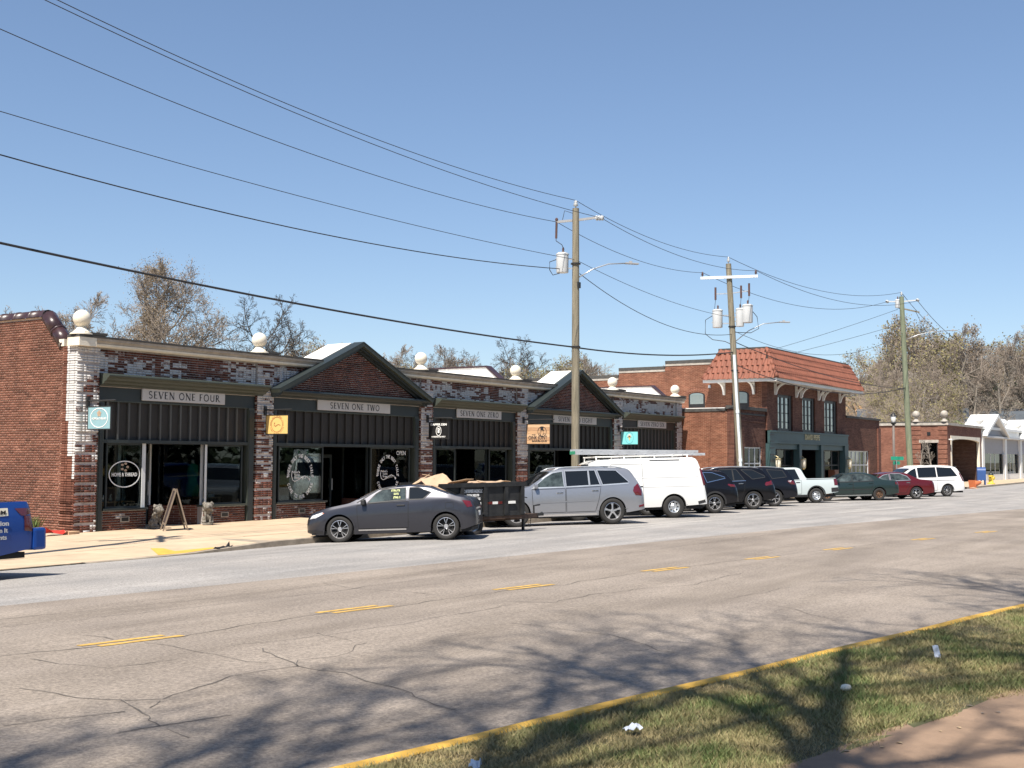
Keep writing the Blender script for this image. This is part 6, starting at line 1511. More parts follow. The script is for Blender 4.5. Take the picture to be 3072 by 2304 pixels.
def vehicle(name, P, contact, heading, label, cat, group):
    """contact: road point under the rear left tyre"""
    h = rad(heading); hd = Vector((math.cos(h), math.sin(h), 0)); lf = Vector((-hd.y, hd.x, 0)); wb, tr = P['wb'], P['tr']
    rl = Vector((*contact, 0)); pts = {}
    for nm, q in (('rl', rl), ('rr', rl - lf * tr), ('fl', rl + hd * wb), ('fr', rl + hd * wb - lf * tr)): pts[nm] = Vector((q.x, q.y, P.get('zfun', zr)(q.x, q.y)))
    f = ((pts['fl'] + pts['fr']) - (pts['rl'] + pts['rr'])).normalized(); l = ((pts['fl'] + pts['rl']) - (pts['fr'] + pts['rr'])); u = f.cross(l).normalized(); l = u.cross(f)
    c = sum(pts.values(), Vector()) / 4
    r = empty(name, c, 0, label, cat, group); r.rotation_euler = Matrix(((f.x, l.x, u.x), (f.y, l.y, u.y), (f.z, l.z, u.z))).to_euler()
    b = Body(P); pm = P['paint']; b.build(pm, r)
    for i, xa in enumerate(b.axles):
        for sg in (1, -1): wheel(r, xa, tr / 2 - P.get('wd', .22) * .0, P['r'], P.get('wd', .22), P['rim'], P['style'], sg, rimm=P.get('rimm', 'alloy'))
    # wheel-arch lips
    for xa in b.axles:
        a = [(xa + (b.Ra + .028) * math.cos(rad(t)), b.rw + (b.Ra + .028) * math.sin(rad(t))) for t in range(-8 if P.get('clad') else 4, 189 if P.get('clad') else 177, 8)]
        b.rib(a, P.get('lipw', .05), .010, 'wheel_arch', P.get('clad') or pm, r, (1, -1))
    if P.get('sill'): b.rib(P['sill'][0], P['sill'][1], .012, 'sill', P['sill'][2], r, (1, -1))
    for poly in P.get('win', []):
        m_ = M['carglass']
        if isinstance(poly, tuple): poly, m_ = poly
        for sg in (1, -1):
            g_ = b.side(poly, .006, 'side_window', m_, r, (sg,)); b.rib(poly, .022, .009, 'window_trim', P.get('trim', M['plastic']), g_, (sg,), closed=True)
    for dp, hx, hz in P.get('doors', []):
        for sg in (1, -1):
            d = b.side(dp, .004, 'door', pm, r, (sg,), nx=16)
            b.rib(dp, .012, .0065, 'door_gap', M['underbody'], d, (sg,), closed=True)
            if hx is not None:
                y = b.ys(hx, hz) + .004; MB().box(hx - .11, hx + .10, sg * y - .004, sg * y + .022 * 1, hz - .018, hz + .018).build('handle', P.get('hmat', pm), d, bevel=.008) if sg > 0 else MB().box(hx - .11, hx + .10, -y - .022, -y + .004, hz - .018, hz + .018).build('handle', P.get('hmat', pm), d, bevel=.008)
    for poly, m_, nm in P.get('lamps', []): 
        for sg in (1, -1): b.side(poly, .010, nm, M[m_], r, (sg,), nx=8)
    for pts_, w_, m_, nm in P.get('strips', []): b.rib(pts_, w_, .011, nm, m_ if not isinstance(m_, str) else M[m_], r, (1, -1))
    for poly, m_, nm in P.get('panels', []): b.side(poly, .008, nm, m_ if not isinstance(m_, str) else M[m_], r, (1, -1))
    if 'ws' in P: b.topq(P['ws'][0], P['ws'][1], .93, .006, 'windshield', M['carglass'], r)
    if 'rg' in P: b.topq(P['rg'][0], P['rg'][1], P.get('rgf', .80), .006, 'rear_window', M['carglass'], r)
    if 'mir' in P:
        mx, mz = P['mir']
        for sg in (1, -1):
            y = b.ys(mx, mz) - .01; o = MB().box(-.055, .055, 0, .19, -.07, .07).box(-.05, -.02, -.05, .0, -.06, .0).build('door_mirror', P.get('mmat', pm), r, bevel=.03); o.location = (mx, sg * y, mz); o.scale = (1, sg, 1)
            o.data.flip_normals() if sg < 0 else None
    if P.get('rails'):
        x0, x1, z, m_ = P['rails']
        for sg in (1, -1):
            yy = b.ys((x0 + x1) / 2, b.zc((x0 + x1) / 2) + 1e-6) * .92; n = 10
            q = [(x0 + (x1 - x0) * k / n, sg * yy, b.zsurf(x0 + (x1 - x0) * k / n, yy) + z * min(1, min(k, n - k) / 1.2) + .004) for k in range(n + 1)]
            MB().tube(q, .018, 6).build('roof_rail', m_, r, smooth=True)
    # ends: grille and plates
    xf, xr = b.xf, b.xr; zf = b.I(b.top_, xf); zl = b.I(b.low_, xf)
    wf = b.w(xf) * .8; zg0, zg1 = zl + .10, max(zl + .22, zf - .08)
    MB().box(xf - .02, xf + .012, -wf, wf, zg0, zg1).build('grille', M['plastic'], r, bevel=.008)
    zr0 = b.I(b.low_, xr); MB().box(xr - .012, xr + .02, -.16, .16, zr0 + .22, zr0 + .34).build('number_plate', M['white'], r)
    return r, b

CARS = 'vehicles parked nose-in along the far kerb'
dark = M['carglass']
# 1 coupe
P = dict(wb=2.70, tr=1.53, W=1.795, fo=.88, ro=.76, r=.335, Ra=.375, rim=.235, style=(5, 'split'), wd=.225, under=.20, paint=paint('coupe_grey_paint', (.040, .041, .051), .55, .32), tum=.46,
  top=[(2.23, .52), (2.20, .66), (2.10, .75), (1.66, .885), (1.10, .985), (.41, 1.33), (.10, 1.385), (-.45, 1.415), (-.95, 1.36), (-1.62, 1.10), (-1.85, 1.055), (-2.04, 1.01), (-2.07, .85), (-2.11, .60)],
  belt=[(2.23, .46), (2.05, .66), (1.6, .82), (.9, .935), (0, .985), (-.8, 1.02), (-1.4, 1.03), (-2.11, .84)], low=[(2.23, .26), (1.9, .20), (.9, .20), (-.9, .22), (-1.8, .26), (-2.11, .36)],
  win=[([(.62, .985), (.42, 1.20), (.25, 1.30), (-.34, 1.335), (-.35, 1.035), (.59, .975)], M['carglass2']), ([(-.43, 1.035), (-.43, 1.335), (-.66, 1.335), (-.98, 1.20), (-.78, 1.035)], M['carglass'])],
  doors=[([(.90, .92), (.86, .34), (-.40, .34), (-.415, .99), (.60, .955)], -.22, .895)], hmat=M['plastic'],
  lamps=[([(2.13, .60), (2.06, .69), (1.78, .775), (1.74, .74), (1.95, .63)], 'head', 'headlight'), ([(1.86, .70), (1.76, .765), (1.73, .74)], 'amber', 'side_lamp'), ([(-1.77, .985), (-1.97, .955), (-2.03, .82), (-1.9, .80)], 'tail', 'tail_light')],
  ws=(1.06, .46), rg=(-.95, -1.58), mir=(.72, 1.00), mmat=M['plastic'], strips=[([(.86, .30), (-.35, .30)], .035, 'chrome', 'sill_strip'), ([(-1.35, .93), (-1.55, .945), (-1.56, .80), (-1.36, .79), (-1.35, .93)], .008, 'underbody', 'fuel_door'), ([(2.2, .30), (1.9, .28), (1.78, .26)], .05, 'plastic', 'bumper_lip'), ([(.9, .99), (.35, 1.315), (-.1, 1.365)], .02, 'plastic', 'roof_seam')])
coupe, cb = vehicle('coupe', P, (24.2, 17.95), 119, 'dark grey two-door coupe with yellow writing in its side window, parked before SEVEN ONE TWO', 'car', CARS)
M['ytext'] = mat('yellow_window_writing', (.62, .66, .30), .7, var=0)
for k, (s_, w_) in enumerate((('STRUTS', .22), ('DOTS', .12), ('(706) 2', .18))):
    z = 1.245 - .085 * k; text(s_, .05, w_, M['ytext'], coupe, (-.08 - .02 * k, cb.ys(-.08, z) + .012, z), (-1, 0, 0), Vector((0, -.42, 1)).normalized(), name='window_writing', bold=.04)
# 2 silver SUV
P = dict(wb=3.075, tr=1.66, W=1.92, fo=.90, ro=1.08, r=.405, Ra=.45, rim=.275, style=(5, 'star'), wd=.27, under=.25, paint=paint('silver_suv_paint', (.30, .31, .335), .6, .30), tum=.30, cant=.90, pf=.78, pr=.88, Rr=.3,
  top=[(2.44, .72), (2.42, .98), (2.30, 1.07), (1.25, 1.21), (1.12, 1.235), (.36, 1.72), (.05, 1.79), (-1.2, 1.80), (-2.10, 1.755), (-2.20, 1.70), (-2.50, 1.16), (-2.60, 1.02), (-2.63, .60)],
  belt=[(2.44, .68), (2.3, .98), (1.4, 1.12), (0, 1.165), (-1.5, 1.215), (-2.5, 1.10), (-2.63, .7)], low=[(2.44, .36), (2.1, .28), (1.0, .29), (-1.0, .29), (-2.1, .36), (-2.63, .44)],
  win=[([(1.0, 1.20), (.60, 1.50), (.33, 1.645), (.02, 1.69), (.00, 1.20)], M['carglass2']), [(-.06, 1.205), (-.06, 1.695), (-.80, 1.70), (-.80, 1.225)], [(-.83, 1.225), (-.83, 1.70), (-1.03, 1.70), (-1.16, 1.235)], [(-1.10, 1.70), (-1.72, 1.68), (-2.12, 1.30), (-2.10, 1.27), (-1.24, 1.235)]],
  doors=[([(1.04, 1.14), (1.02, .42), (-.02, .42), (-.02, 1.15)], .16, 1.02), ([(-.05, 1.15), (-.05, .42), (-.98, .42), (-1.10, .80), (-1.18, 1.18)], -.98, 1.06)], hmat=M['chrome'], trim=M['steel'],
  lamps=[([(2.34, .82), (2.30, .98), (1.98, 1.05), (2.0, .88)], 'head', 'headlight'), ([(-2.22, 1.02), (-2.26, 1.14), (-2.40, 1.25), (-2.52, 1.0), (-2.50, .86), (-2.30, .88)], 'tail', 'tail_light'), ([(-2.40, .56), (-2.58, .60), (-2.58, .52), (-2.40, .50)], 'tail', 'reflector')],
  ws=(1.10, .42), rg=(-2.22, -2.46), mir=(.92, 1.24), lipw=.075, rails=(.35, -1.95, .045, M['steel']), sill=([(1.02, .335), (-1.02, .335)], .06, M['chrome']),
  strips=[([(.98, .72), (0, .74), (-1.0, .76)], .045, P_ if False else 'plastic', 'side_moulding'), ([(1.05, 1.175), (0, 1.19), (-1.5, 1.225), (-2.1, 1.25)], .022, 'steel', 'belt_strip')])
P['strips'][0] = ([(.98, .72), (0, .74), (-1.02, .76)], .035, P['paint'], 'side_moulding')
vehicle('suv', P, (33.11, 18.12), 136, 'silver-grey SUV with five-spoke wheels parked in front of the white van', 'car', CARS)
# 3 white van with rack
P = dict(wb=3.43, tr=1.75, W=2.01, fo=.95, ro=1.22, r=.385, Ra=.45, rim=.215, style=(8, 'steel'), wd=.25, under=.30, paint=paint('white_van_paint', (.66, .66, .64), 0, .35), tum=.115, cant=.93, pf=.80, pr=.94, Rr=.16, rimm='steel', sm=.05,
  top=[(2.66, .70), (2.64, 1.0), (2.55, 1.16), (1.95, 1.31), (1.78, 1.36), (1.22, 1.98), (.95, 2.08), (0, 2.12), (-2.5, 2.12), (-2.66, 2.06), (-2.78, 1.6), (-2.90, .95), (-2.93, .6)],
  belt=[(2.66, .66), (2.5, 1.06), (1.8, 1.22), (0, 1.25), (-2.7, 1.25), (-2.93, .7)], low=[(2.66, .36), (2.2, .33), (0, .38), (-2.0, .40), (-2.93, .45)],
  win=[[(1.58, 1.28), (1.10, 1.82), (.62, 1.86), (.60, 1.28)]], doors=[([(1.72, 1.2), (1.62, .45), (.56, .45), (.56, 1.22)], .72, 1.12), ([(.50, 1.9), (.50, .45), (-.62, .45), (-.62, 1.9)], -.5, 1.12)], hmat=M['plastic'],
  lamps=[([(-2.70, 1.70), (-2.79, 1.66), (-2.91, 1.12), (-2.82, 1.10)], 'tail', 'tail_light'), ([(2.56, .80), (2.54, 1.02), (2.30, 1.06), (2.32, .82)], 'head', 'headlight')], ws=(1.76, 1.26), rg=(-2.68, -2.80), rgf=.8, mir=(1.55, 1.38), mmat=M['plastic'],
  strips=[([(.4, 1.42), (-2.66, 1.42)], .016, 'steel', 'panel_crease'), ([(.45, 1.10), (-2.7, 1.10)], .014, 'steel', 'panel_crease'), ([(-2.6, .50), (-2.86, .56)], .10, 'plastic', 'bumper_end'), ([(-.9, 2.015), (-2.0, 2.015)], .03, 'plastic', 'drip_rail')], lipw=.04)
P['strips'][0] = (P['strips'][0][0], .02, P['paint'], 'panel_crease'); P['strips'][1] = (P['strips'][1][0], .02, P['paint'], 'panel_crease')
van, vb = vehicle('cargo_van', P, (38.06, 18.39), 134, 'white windowless cargo van with a ladder on its roof, between the silver and black SUVs', 'van', CARS)
rk = MB()
for x in (1.0, 0, -1.1, -2.3):
    for s in (-1, 1): rk.bar((x, s * .86, 2.0), (x, s * .82, 2.17), .04, .04)
    rk.bar((x, -.84, 2.18), (x, .84, 2.18), .045, .045)
for s in (-1, 1): rk.tube([(1.05, s * .82, 2.18), (-2.35, s * .82, 2.18)], .018, 6)
rk.build('roof_rack', M['white'], van)
rr = MB()
for k in range(9): x = .9 - .42 * k; rr.bar((x, -.78, vb.zsurf(x, .78) + .005), (x, .78, vb.zsurf(x, .78) + .005), .10, .03)
rr.build('roof_rib', P['paint'], van)
ld = empty('ladder', (0, 0, 0), 0, 'long aluminium extension ladder with green feet lying on the white van roof rack', 'ladder')
ld.matrix_world = van.matrix_basis @ Matrix.Translation((-.62, .45, 2.215)) @ Matrix.Rotation(rad(90), 4, 'X') @ Matrix.Rotation(rad(1.6), 4, 'Z')
for j, (o_, w_) in enumerate(((0, .0), (.03, .085))):
    for z in (-.0, .36):
        mb = MB(); mb.box(-2.35 + .25 * j, 2.35 + .1 * j, -.01 + z * 0 - .045 + .0, .045, z + w_ - .018, z + w_ + .018) if False else mb.box(-2.35 + .25 * j, 2.35 + .1 * j, .095 * j - .0 , .095 * j + .085, -z - .014 , -z + .014); mb.build('ladder_rail', M['aluladder'], ld)
    for k in range(13):
        x = -2.2 + .25 * j + .34 * k; MB().tube([(x, .095 * j + .04, -.39 - .0), (x, .095 * j + .04, .045)], .022, 7).build('rung', M['aluladder'], ld)
M['gfoot'] = mat('ladder_foot_green', (.03, .22, .12), .5, var=.1)
for z in (0, -.36): MB().box(2.36, 2.46, .0, .12, z - .02, z + .02).build('ladder_foot', M['gfoot'], ld, bevel=.01)
# 4-6 dark SUVs
def suv(p, **k):
    d = dict(wb=2.66, tr=1.60, W=1.86, fo=.92, ro=.98, r=.365, Ra=.41, rim=.245, style=(5, 'twin'), wd=.23, under=.24, paint=p, tum=.34, cant=.88, pf=.76, pr=.86, Rr=.35,
      top=[(2.25, .70), (2.22, .92), (2.08, 1.0), (1.20, 1.10), (1.0, 1.14), (.30, 1.58), (-.1, 1.66), (-1.0, 1.665), (-1.72, 1.60), (-1.85, 1.53), (-2.15, 1.12), (-2.28, .98), (-2.31, .60)],
      belt=[(2.25, .64), (2.1, .90), (1.2, 1.02), (0, 1.08), (-1.3, 1.14), (-2.1, 1.06), (-2.31, .70)], low=[(2.25, .34), (1.9, .26), (0, .28), (-1.8, .34), (-2.31, .42)],
      win=[[(.88, 1.12), (.30, 1.49), (-.02, 1.56), (-.04, 1.12)], [(-.10, 1.12), (-.10, 1.57), (-.85, 1.57), (-.95, 1.16)], [(-.93, 1.56), (-1.30, 1.54), (-1.78, 1.36), (-1.80, 1.31), (-1.05, 1.17)]],
      doors=[([(.95, 1.06), (.92, .40), (-.04, .40), (-.06, 1.08)], .08, .98), ([(-.09, 1.08), (-.09, .40), (-.80, .40), (-.98, .78), (-1.02, 1.11)], -.85, 1.02)],
      lamps=[([(-1.86, 1.06), (-1.90, 1.10), (-2.16, 1.06), (-2.20, .96), (-1.98, .98)], 'tail', 'tail_light'), ([(2.10, .78), (2.06, .90), (1.78, .96), (1.80, .86)], 'head', 'headlight')],
      ws=(.98, .36), rg=(-1.88, -2.12), mir=(.80, 1.14), hmat=M['chrome'], trim=M['chrome']); d.update(k); return d
pb = paint('black_car_paint', (.004, .004, .006), 0, .3, .45, .2)
P = suv(pb, clad=M['plastic'], lipw=.07, sill=([(.92, .33), (-.90, .33)], .10, M['plastic']), style=(5, 'twin'), rimm='alloy')
vehicle('suv', P, (42.31, 18.73), 134, 'black compact SUV right behind the white van, with curved chrome window line', 'car', CARS)
P = suv(paint('black_suv_paint', (.0035, .0035, .005), 0, .3, .45, .2), wb=2.915, tr=1.63, W=1.93, fo=.87, ro=1.02, r=.385, Ra=.43, rim=.26, style=(5, 'twin'), rails=(.3, -1.8, .04, M['steel']), trim=M['plastic'], strips=[([(.95, 1.15), (-1.15, 1.185)], .02, 'chrome', 'belt_strip')],
  top=[(2.33, .74), (2.30, .98), (2.15, 1.06), (1.25, 1.17), (1.08, 1.20), (.36, 1.67), (0, 1.755), (-1.0, 1.765), (-1.85, 1.70), (-1.98, 1.62), (-2.28, 1.18), (-2.44, 1.02), (-2.475, .60)],
  belt=[(2.33, .68), (2.15, .96), (1.2, 1.10), (0, 1.14), (-1.3, 1.19), (-2.2, 1.10), (-2.475, .72)], low=[(2.33, .36), (1.9, .27), (0, .29), (-1.9, .36), (-2.475, .44)],
  win=[[(.95, 1.18), (.36, 1.57), (.02, 1.65), (.0, 1.18)], [(-.06, 1.18), (-.06, 1.66), (-.62, 1.66), (-.62, 1.20)], [(-.65, 1.20), (-.65, 1.66), (-.80, 1.66), (-1.10, 1.21)], [(-1.0, 1.64), (-1.5, 1.62), (-2.0, 1.36), (-2.02, 1.30), (-1.45, 1.24)]],
  doors=[([(1.0, 1.12), (.98, .42), (.0, .42), (-.02, 1.14)], .12, 1.04), ([(-.05, 1.14), (-.05, .42), (-.90, .42), (-1.06, .80), (-1.12, 1.17)], -.92, 1.07)],
  lamps=[([(-1.96, 1.02), (-2.02, 1.10), (-2.28, 1.17), (-2.33, .98), (-2.0, .95)], 'tail', 'tail_light'), ([(2.18, .82), (2.14, .97), (1.84, 1.02), (1.86, .90)], 'head', 'headlight')], ws=(1.05, .42), rg=(-2.0, -2.25), mir=(.86, 1.20), lipw=.06)
vehicle('suv', P, (46.6, 18.92), 134, 'large glossy black SUV with silver roof rails, middle of the three black SUVs', 'car', CARS)
P = suv(paint('dark_navy_paint', (.005, .006, .010), 0, .3, .45, .2), wb=2.87, tr=1.65, W=1.94, fo=.95, ro=1.12, r=.38, Ra=.425, rim=.25, style=(6, 'five'), rails=(.2, -2.0, .035, M['steel']), trim=M['plastic'],
  top=[(2.38, .74), (2.35, 1.0), (2.2, 1.06), (1.25, 1.16), (1.08, 1.19), (.38, 1.66), (0, 1.745), (-1.0, 1.755), (-2.02, 1.68), (-2.14, 1.6), (-2.42, 1.14), (-2.53, 1.0), (-2.555, .60)],
  belt=[(2.38, .68), (2.2, .96), (1.2, 1.09), (0, 1.13), (-1.3, 1.18), (-2.3, 1.08), (-2.555, .72)], low=[(2.38, .36), (1.9, .27), (0, .29), (-2.0, .36), (-2.555, .44)],
  win=[[(.95, 1.17), (.38, 1.56), (.02, 1.64), (.0, 1.17)], [(-.06, 1.17), (-.06, 1.65), (-.95, 1.65), (-1.05, 1.20)], [(-1.15, 1.63), (-1.9, 1.57), (-2.05, 1.28), (-1.35, 1.22)]],
  doors=[([(1.0, 1.11), (.98, .42), (.0, .42), (-.02, 1.13)], .12, 1.03), ([(-.05, 1.13), (-.05, .42), (-.88, .42), (-1.06, .80), (-1.10, 1.16)], -.92, 1.06)],
  lamps=[([(-2.05, 1.08), (-2.1, 1.13), (-2.36, 1.10), (-2.44, .92), (-2.2, .95)], 'tail', 'tail_light'), ([(-2.05, 1.08), (-2.1, 1.13), (-2.25, 1.12), (-2.2, 1.05)], 'head', 'tail_light_clear')], ws=(1.05, .44), rg=(-2.16, -2.40), mir=(.86, 1.18), lipw=.06)
vehicle('suv', P, (50.35, 19.45), 134, 'dark SUV with pale-edged tail lamp, last of the three before the pale pickup', 'car', CARS)
# 7 pale pickup
pk = paint('pale_grey_pickup_paint', (.46, .52, .52), 0, .35)
P = dict(wb=3.076, tr=1.60, W=1.85, fo=.85, ro=1.14, r=.355, Ra=.43, rim=.215, style=(8, 'steel'), wd=.23, under=.28, paint=pk, tum=.28, cant=.88, pf=.80, pr=.95, Rr=.14, rimm='steel', sm=.035,
  top=[(2.38, .74), (2.36, 1.02), (2.2, 1.09), (1.35, 1.15), (1.22, 1.18), (.56, 1.64), (.30, 1.725), (-.70, 1.73), (-.86, 1.68), (-1.02, 1.26), (-1.06, 1.17), (-2.60, 1.17), (-2.66, 1.14), (-2.678, .70)],
  belt=[(2.38, .68), (2.2, 1.0), (1.2, 1.08), (0, 1.11), (-2.6, 1.14), (-2.678, .8)], low=[(2.38, .36), (1.9, .30), (0, .32), (-2.1, .42), (-2.678, .50)],
  win=[[(1.02, 1.14), (.52, 1.54), (.20, 1.61), (.18, 1.14)], [(.12, 1.14), (.12, 1.62), (-.55, 1.62), (-.72, 1.15)]], doors=[([(1.12, 1.06), (1.10, .45), (.16, .45), (.15, 1.08)], .28, 1.0), ([(.12, 1.08), (.12, .45), (-.78, .45), (-.80, 1.10)], -.62, 1.0)], hmat=M['plastic'],
  lamps=[([(-2.44, 1.12), (-2.63, 1.12), (-2.65, .82), (-2.46, .82)], 'tail', 'tail_light')], ws=(1.19, .60), rg=(-.88, -1.01), mir=(.95, 1.18), clad=M['plastic'], lipw=.05, sill=([(1.05, .36), (-1.05, .36)], .10, M['plastic']),
  strips=[([(-2.30, .60), (-2.66, .62)], .20, 'plastic', 'rear_bumper'), ([(-1.06, 1.13), (-2.6, 1.13)], .02, 'plastic', 'bed_rail')], panels=[([(-2.46, 1.0), (-2.63, 1.0), (-2.64, .92), (-2.47, .92)], 'white', 'reverse_lamp')])
pt_, pb_ = vehicle('pickup', P, (55.74, 19.45), 134, 'pale grey compact pickup with steel wheels in front of the green shopfront', 'pickup truck', CARS)
pb_.topq(-1.10, -2.56, .86, .006, 'bed_liner', M['plastic'], pt_)
# 8 green saloon, 9 red saloon
def sedan(p, **k):
    d = dict(wb=2.715, tr=1.54, W=1.785, fo=.98, ro=1.10, r=.315, Ra=.365, rim=.19, style=(7, 'steel'), wd=.20, under=.20, paint=p, tum=.42, cant=.86, pf=.74, pr=.80, Rr=.5, rimm='steel',
      top=[(2.34, .54), (2.30, .68), (2.1, .76), (1.35, .90), (1.08, .95), (.40, 1.34), (.1, 1.42), (-.5, 1.44), (-.95, 1.38), (-1.55, 1.06), (-1.75, 1.03), (-2.36, .98), (-2.42, .86), (-2.455, .56)],
      belt=[(2.34, .48), (2.1, .70), (1.2, .86), (0, .92), (-1.2, .965), (-2.3, .92), (-2.455, .66)], low=[(2.34, .26), (1.9, .21), (0, .22), (-1.9, .27), (-2.455, .36)],
      win=[([(.88, .965), (.38, 1.26), (.06, 1.335), (.05, .965)], M['carglass2']), ([(0, .965), (0, 1.34), (-.56, 1.34), (-.92, 1.20), (-1.08, 1.0)], M['carglass2'])],
      doors=[([(.95, .90), (.92, .34), (.02, .34), (.02, .93)], .14, .84), ([(-.01, .93), (-.01, .34), (-.80, .34), (-.98, .66), (-1.10, .965)], -.92, .87)],
      lamps=[([(-2.20, .93), (-2.40, .90), (-2.42, .76), (-2.22, .78)], 'tail', 'tail_light'), ([(2.22, .58), (2.18, .68), (1.92, .73), (1.94, .62)], 'head', 'headlight')], ws=(1.05, .46), rg=(-1.0, -1.50), mir=(.80, .99)); d.update(k); return d
P = sedan(paint('dark_green_car_paint', (.018, .034, .032), .35, .33), strips=[([(.92, .55), (-1.0, .57)], .03, 'plastic', 'side_moulding'), ([(.94, .27), (-.95, .28)], .03, 'steel', 'sill_strip')], rimm='rust')
M['rust'] = mat('rusty_steel_wheel', (.12, .065, .035), .7, metal=.3, var=.4, scale=14)
vehicle('saloon_car', P, (60.85, 17.96), 129, 'dark green four-door saloon with rusty steel wheels, left of the red car', 'car', CARS)
P = sedan(paint('red_car_paint', (.125, .010, .014), .45, .28), wb=2.776, tr=1.58, W=1.83, fo=.98, ro=1.10, r=.33, Ra=.375, rim=.22, style=(5, 'twin'), rimm='alloy', hmat=M['chrome'], trim=M['steel'],
  lamps=[([(-2.22, .93), (-2.44, .86), (-2.46, .74), (-2.24, .80)], 'tail', 'tail_light')])
vehicle('saloon_car', P, (63.75, 16.89), 132, 'dark red four-door saloon with bright alloy wheels between the green car and white minivan', 'car', CARS)
# 10 white minivan
P = dict(wb=3.078, tr=1.65, W=1.96, fo=.95, ro=1.11, r=.345, Ra=.395, rim=.225, style=(9, 'thin'), wd=.22, under=.22, paint=paint('white_minivan_paint', (.70, .70, .69), 0, .3), tum=.26, cant=.90, pf=.74, pr=.86, Rr=.35,
  top=[(2.48, .60), (2.45, .82), (2.25, .92), (1.62, 1.06), (1.42, 1.12), (.55, 1.64), (.15, 1.735), (-1.0, 1.75), (-2.05, 1.70), (-2.22, 1.62), (-2.50, 1.10), (-2.62, .95), (-2.65, .55)],
  belt=[(2.48, .54), (2.25, .82), (1.4, 1.0), (0, 1.05), (-2.2, 1.10), (-2.65, .7)], low=[(2.48, .28), (2.0, .23), (0, .24), (-2.0, .30), (-2.65, .36)],
  win=[[(1.22, 1.06), (.62, 1.48), (.33, 1.60), (.32, 1.08)], [(.22, 1.09), (.22, 1.63), (-.88, 1.65), (-.88, 1.11)], [(-.96, 1.11), (-.96, 1.65), (-1.85, 1.60), (-2.16, 1.15)]],
  doors=[([(1.30, 1.0), (1.22, .36), (.27, .36), (.27, 1.05)], .42, .95), ([(.23, 1.05), (.23, .36), (-.90, .36), (-.92, 1.08)], .10, .96)],
  lamps=[([(-2.26, 1.36), (-2.36, 1.30), (-2.60, .86), (-2.48, .86)], 'tail', 'tail_light'), ([(2.34, .66), (2.3, .82), (2.0, .88), (2.02, .74)], 'head', 'headlight')], ws=(1.40, .62), rg=(-2.24, -2.46), mir=(1.12, 1.10), rails=(.2, -1.95, .03, M['white']), strips=[([(.25, .90), (-2.0, .93)], .02, 'plastic', 'slide_track')])
vehicle('minivan', P, (69.78, 16.78), 134, 'white minivan at the far end of the parked row near the corner shop', 'minivan', CARS)
# 11 blue pickup leaving the picture at the left
bl = paint('blue_truck_paint', (.010, .055, .26), .25, .28)
P = dict(wb=3.20, tr=1.60, W=1.85, fo=.95, ro=1.20, r=.385, Ra=.45, rim=.225, style=(6, 'five'), wd=.26, under=.34, paint=bl, tum=.26, cant=.88, pf=.80, pr=.96, Rr=.14, sm=.035,
  top=[(2.55, .80), (2.52, 1.10), (2.3, 1.16), (1.45, 1.22), (1.3, 1.25), (.62, 1.74), (.30, 1.81), (-.60, 1.82), (-.78, 1.76), (-.95, 1.36), (-1.0, 1.27), (-2.72, 1.30), (-2.77, 1.26), (-2.80, .75)],
  belt=[(2.55, .74), (2.3, 1.06), (1.2, 1.16), (0, 1.19), (-2.7, 1.25), (-2.80, .85)], low=[(2.55, .42), (1.9, .38), (0, .38), (-2.1, .40), (-2.80, .50)],
  win=[[(1.05, 1.22), (.56, 1.62), (.24, 1.69), (.22, 1.22)], [(.16, 1.22), (.16, 1.70), (-.52, 1.70), (-.68, 1.23)]], doors=[([(1.15, 1.12), (1.12, .5), (.2, .5), (.2, 1.16)], .32, 1.06), ([(.16, 1.16), (.16, .5), (-.74, .5), (-.76, 1.18)], -.6, 1.06)],
  lamps=[([(-2.40, 1.18), (-2.73, 1.18), (-2.74, 1.08), (-2.62, 1.06), (-2.58, 1.05), (-2.52, 1.06)], 'tail', 'tail_light'), ([(-2.58, 1.05), (-2.73, 1.05), (-2.74, .78), (-2.58, .80)], 'tail', 'tail_light')], ws=(1.27, .66), rg=(-.80, -.94), mir=(1.0, 1.26), clad=M['plastic'], lipw=.045,
  zfun=lambda x, y: max(zr(x, y), zs(x, y) if y > yk(x) else -9))
tk, tb_ = vehicle('pickup', P, (11.40, 18.10), 184, 'bright blue work pickup with white lettering, cut off by the left edge of the photo', 'pickup truck', None)
tb_.topq(-1.05, -2.68, .84, .006, 'bed_liner', M['plastic'], tk)
bm_ = MB(); bm_.box(-3.02, -2.76, -.95, .95, .46, .84); bm_.build('rear_bumper', bl, tk, bevel=.05)
M['decal'] = mat('cream_decal', (.72, .66, .52), .6, var=.03)
tb_.side([(-.3, 1.16), (-.3, .99), (-2.27, 1.06), (-2.27, 1.19)], .008, 'decal_band', M['decal'], tk, (1,)); 
def ttext(s_, x, z, h, w, m, bold=.03, nm='lettering'):
    o = text(s_, h, w, m, tk, (x, tb_.ys(x, z) + .013, z), (-1, 0, 0), (0, 0, 1), name=nm, bold=bold); return o
ttext('HEATINGANDAIR.COM', -1.48, 1.085, .065, 1.48, M['ink']); ttext('Precision', -2.02, .90, .075, .50, M['sign'], .05); ttext('When It', -2.05, .785, .072, .40, M['sign'], .03); ttext('Counts', -2.05, .67, .072, .36, M['sign'], .03)
MB().box(-2.06, -2.02, .62, .88, .18, .48).build('mud_flap', M['plastic'], tk)

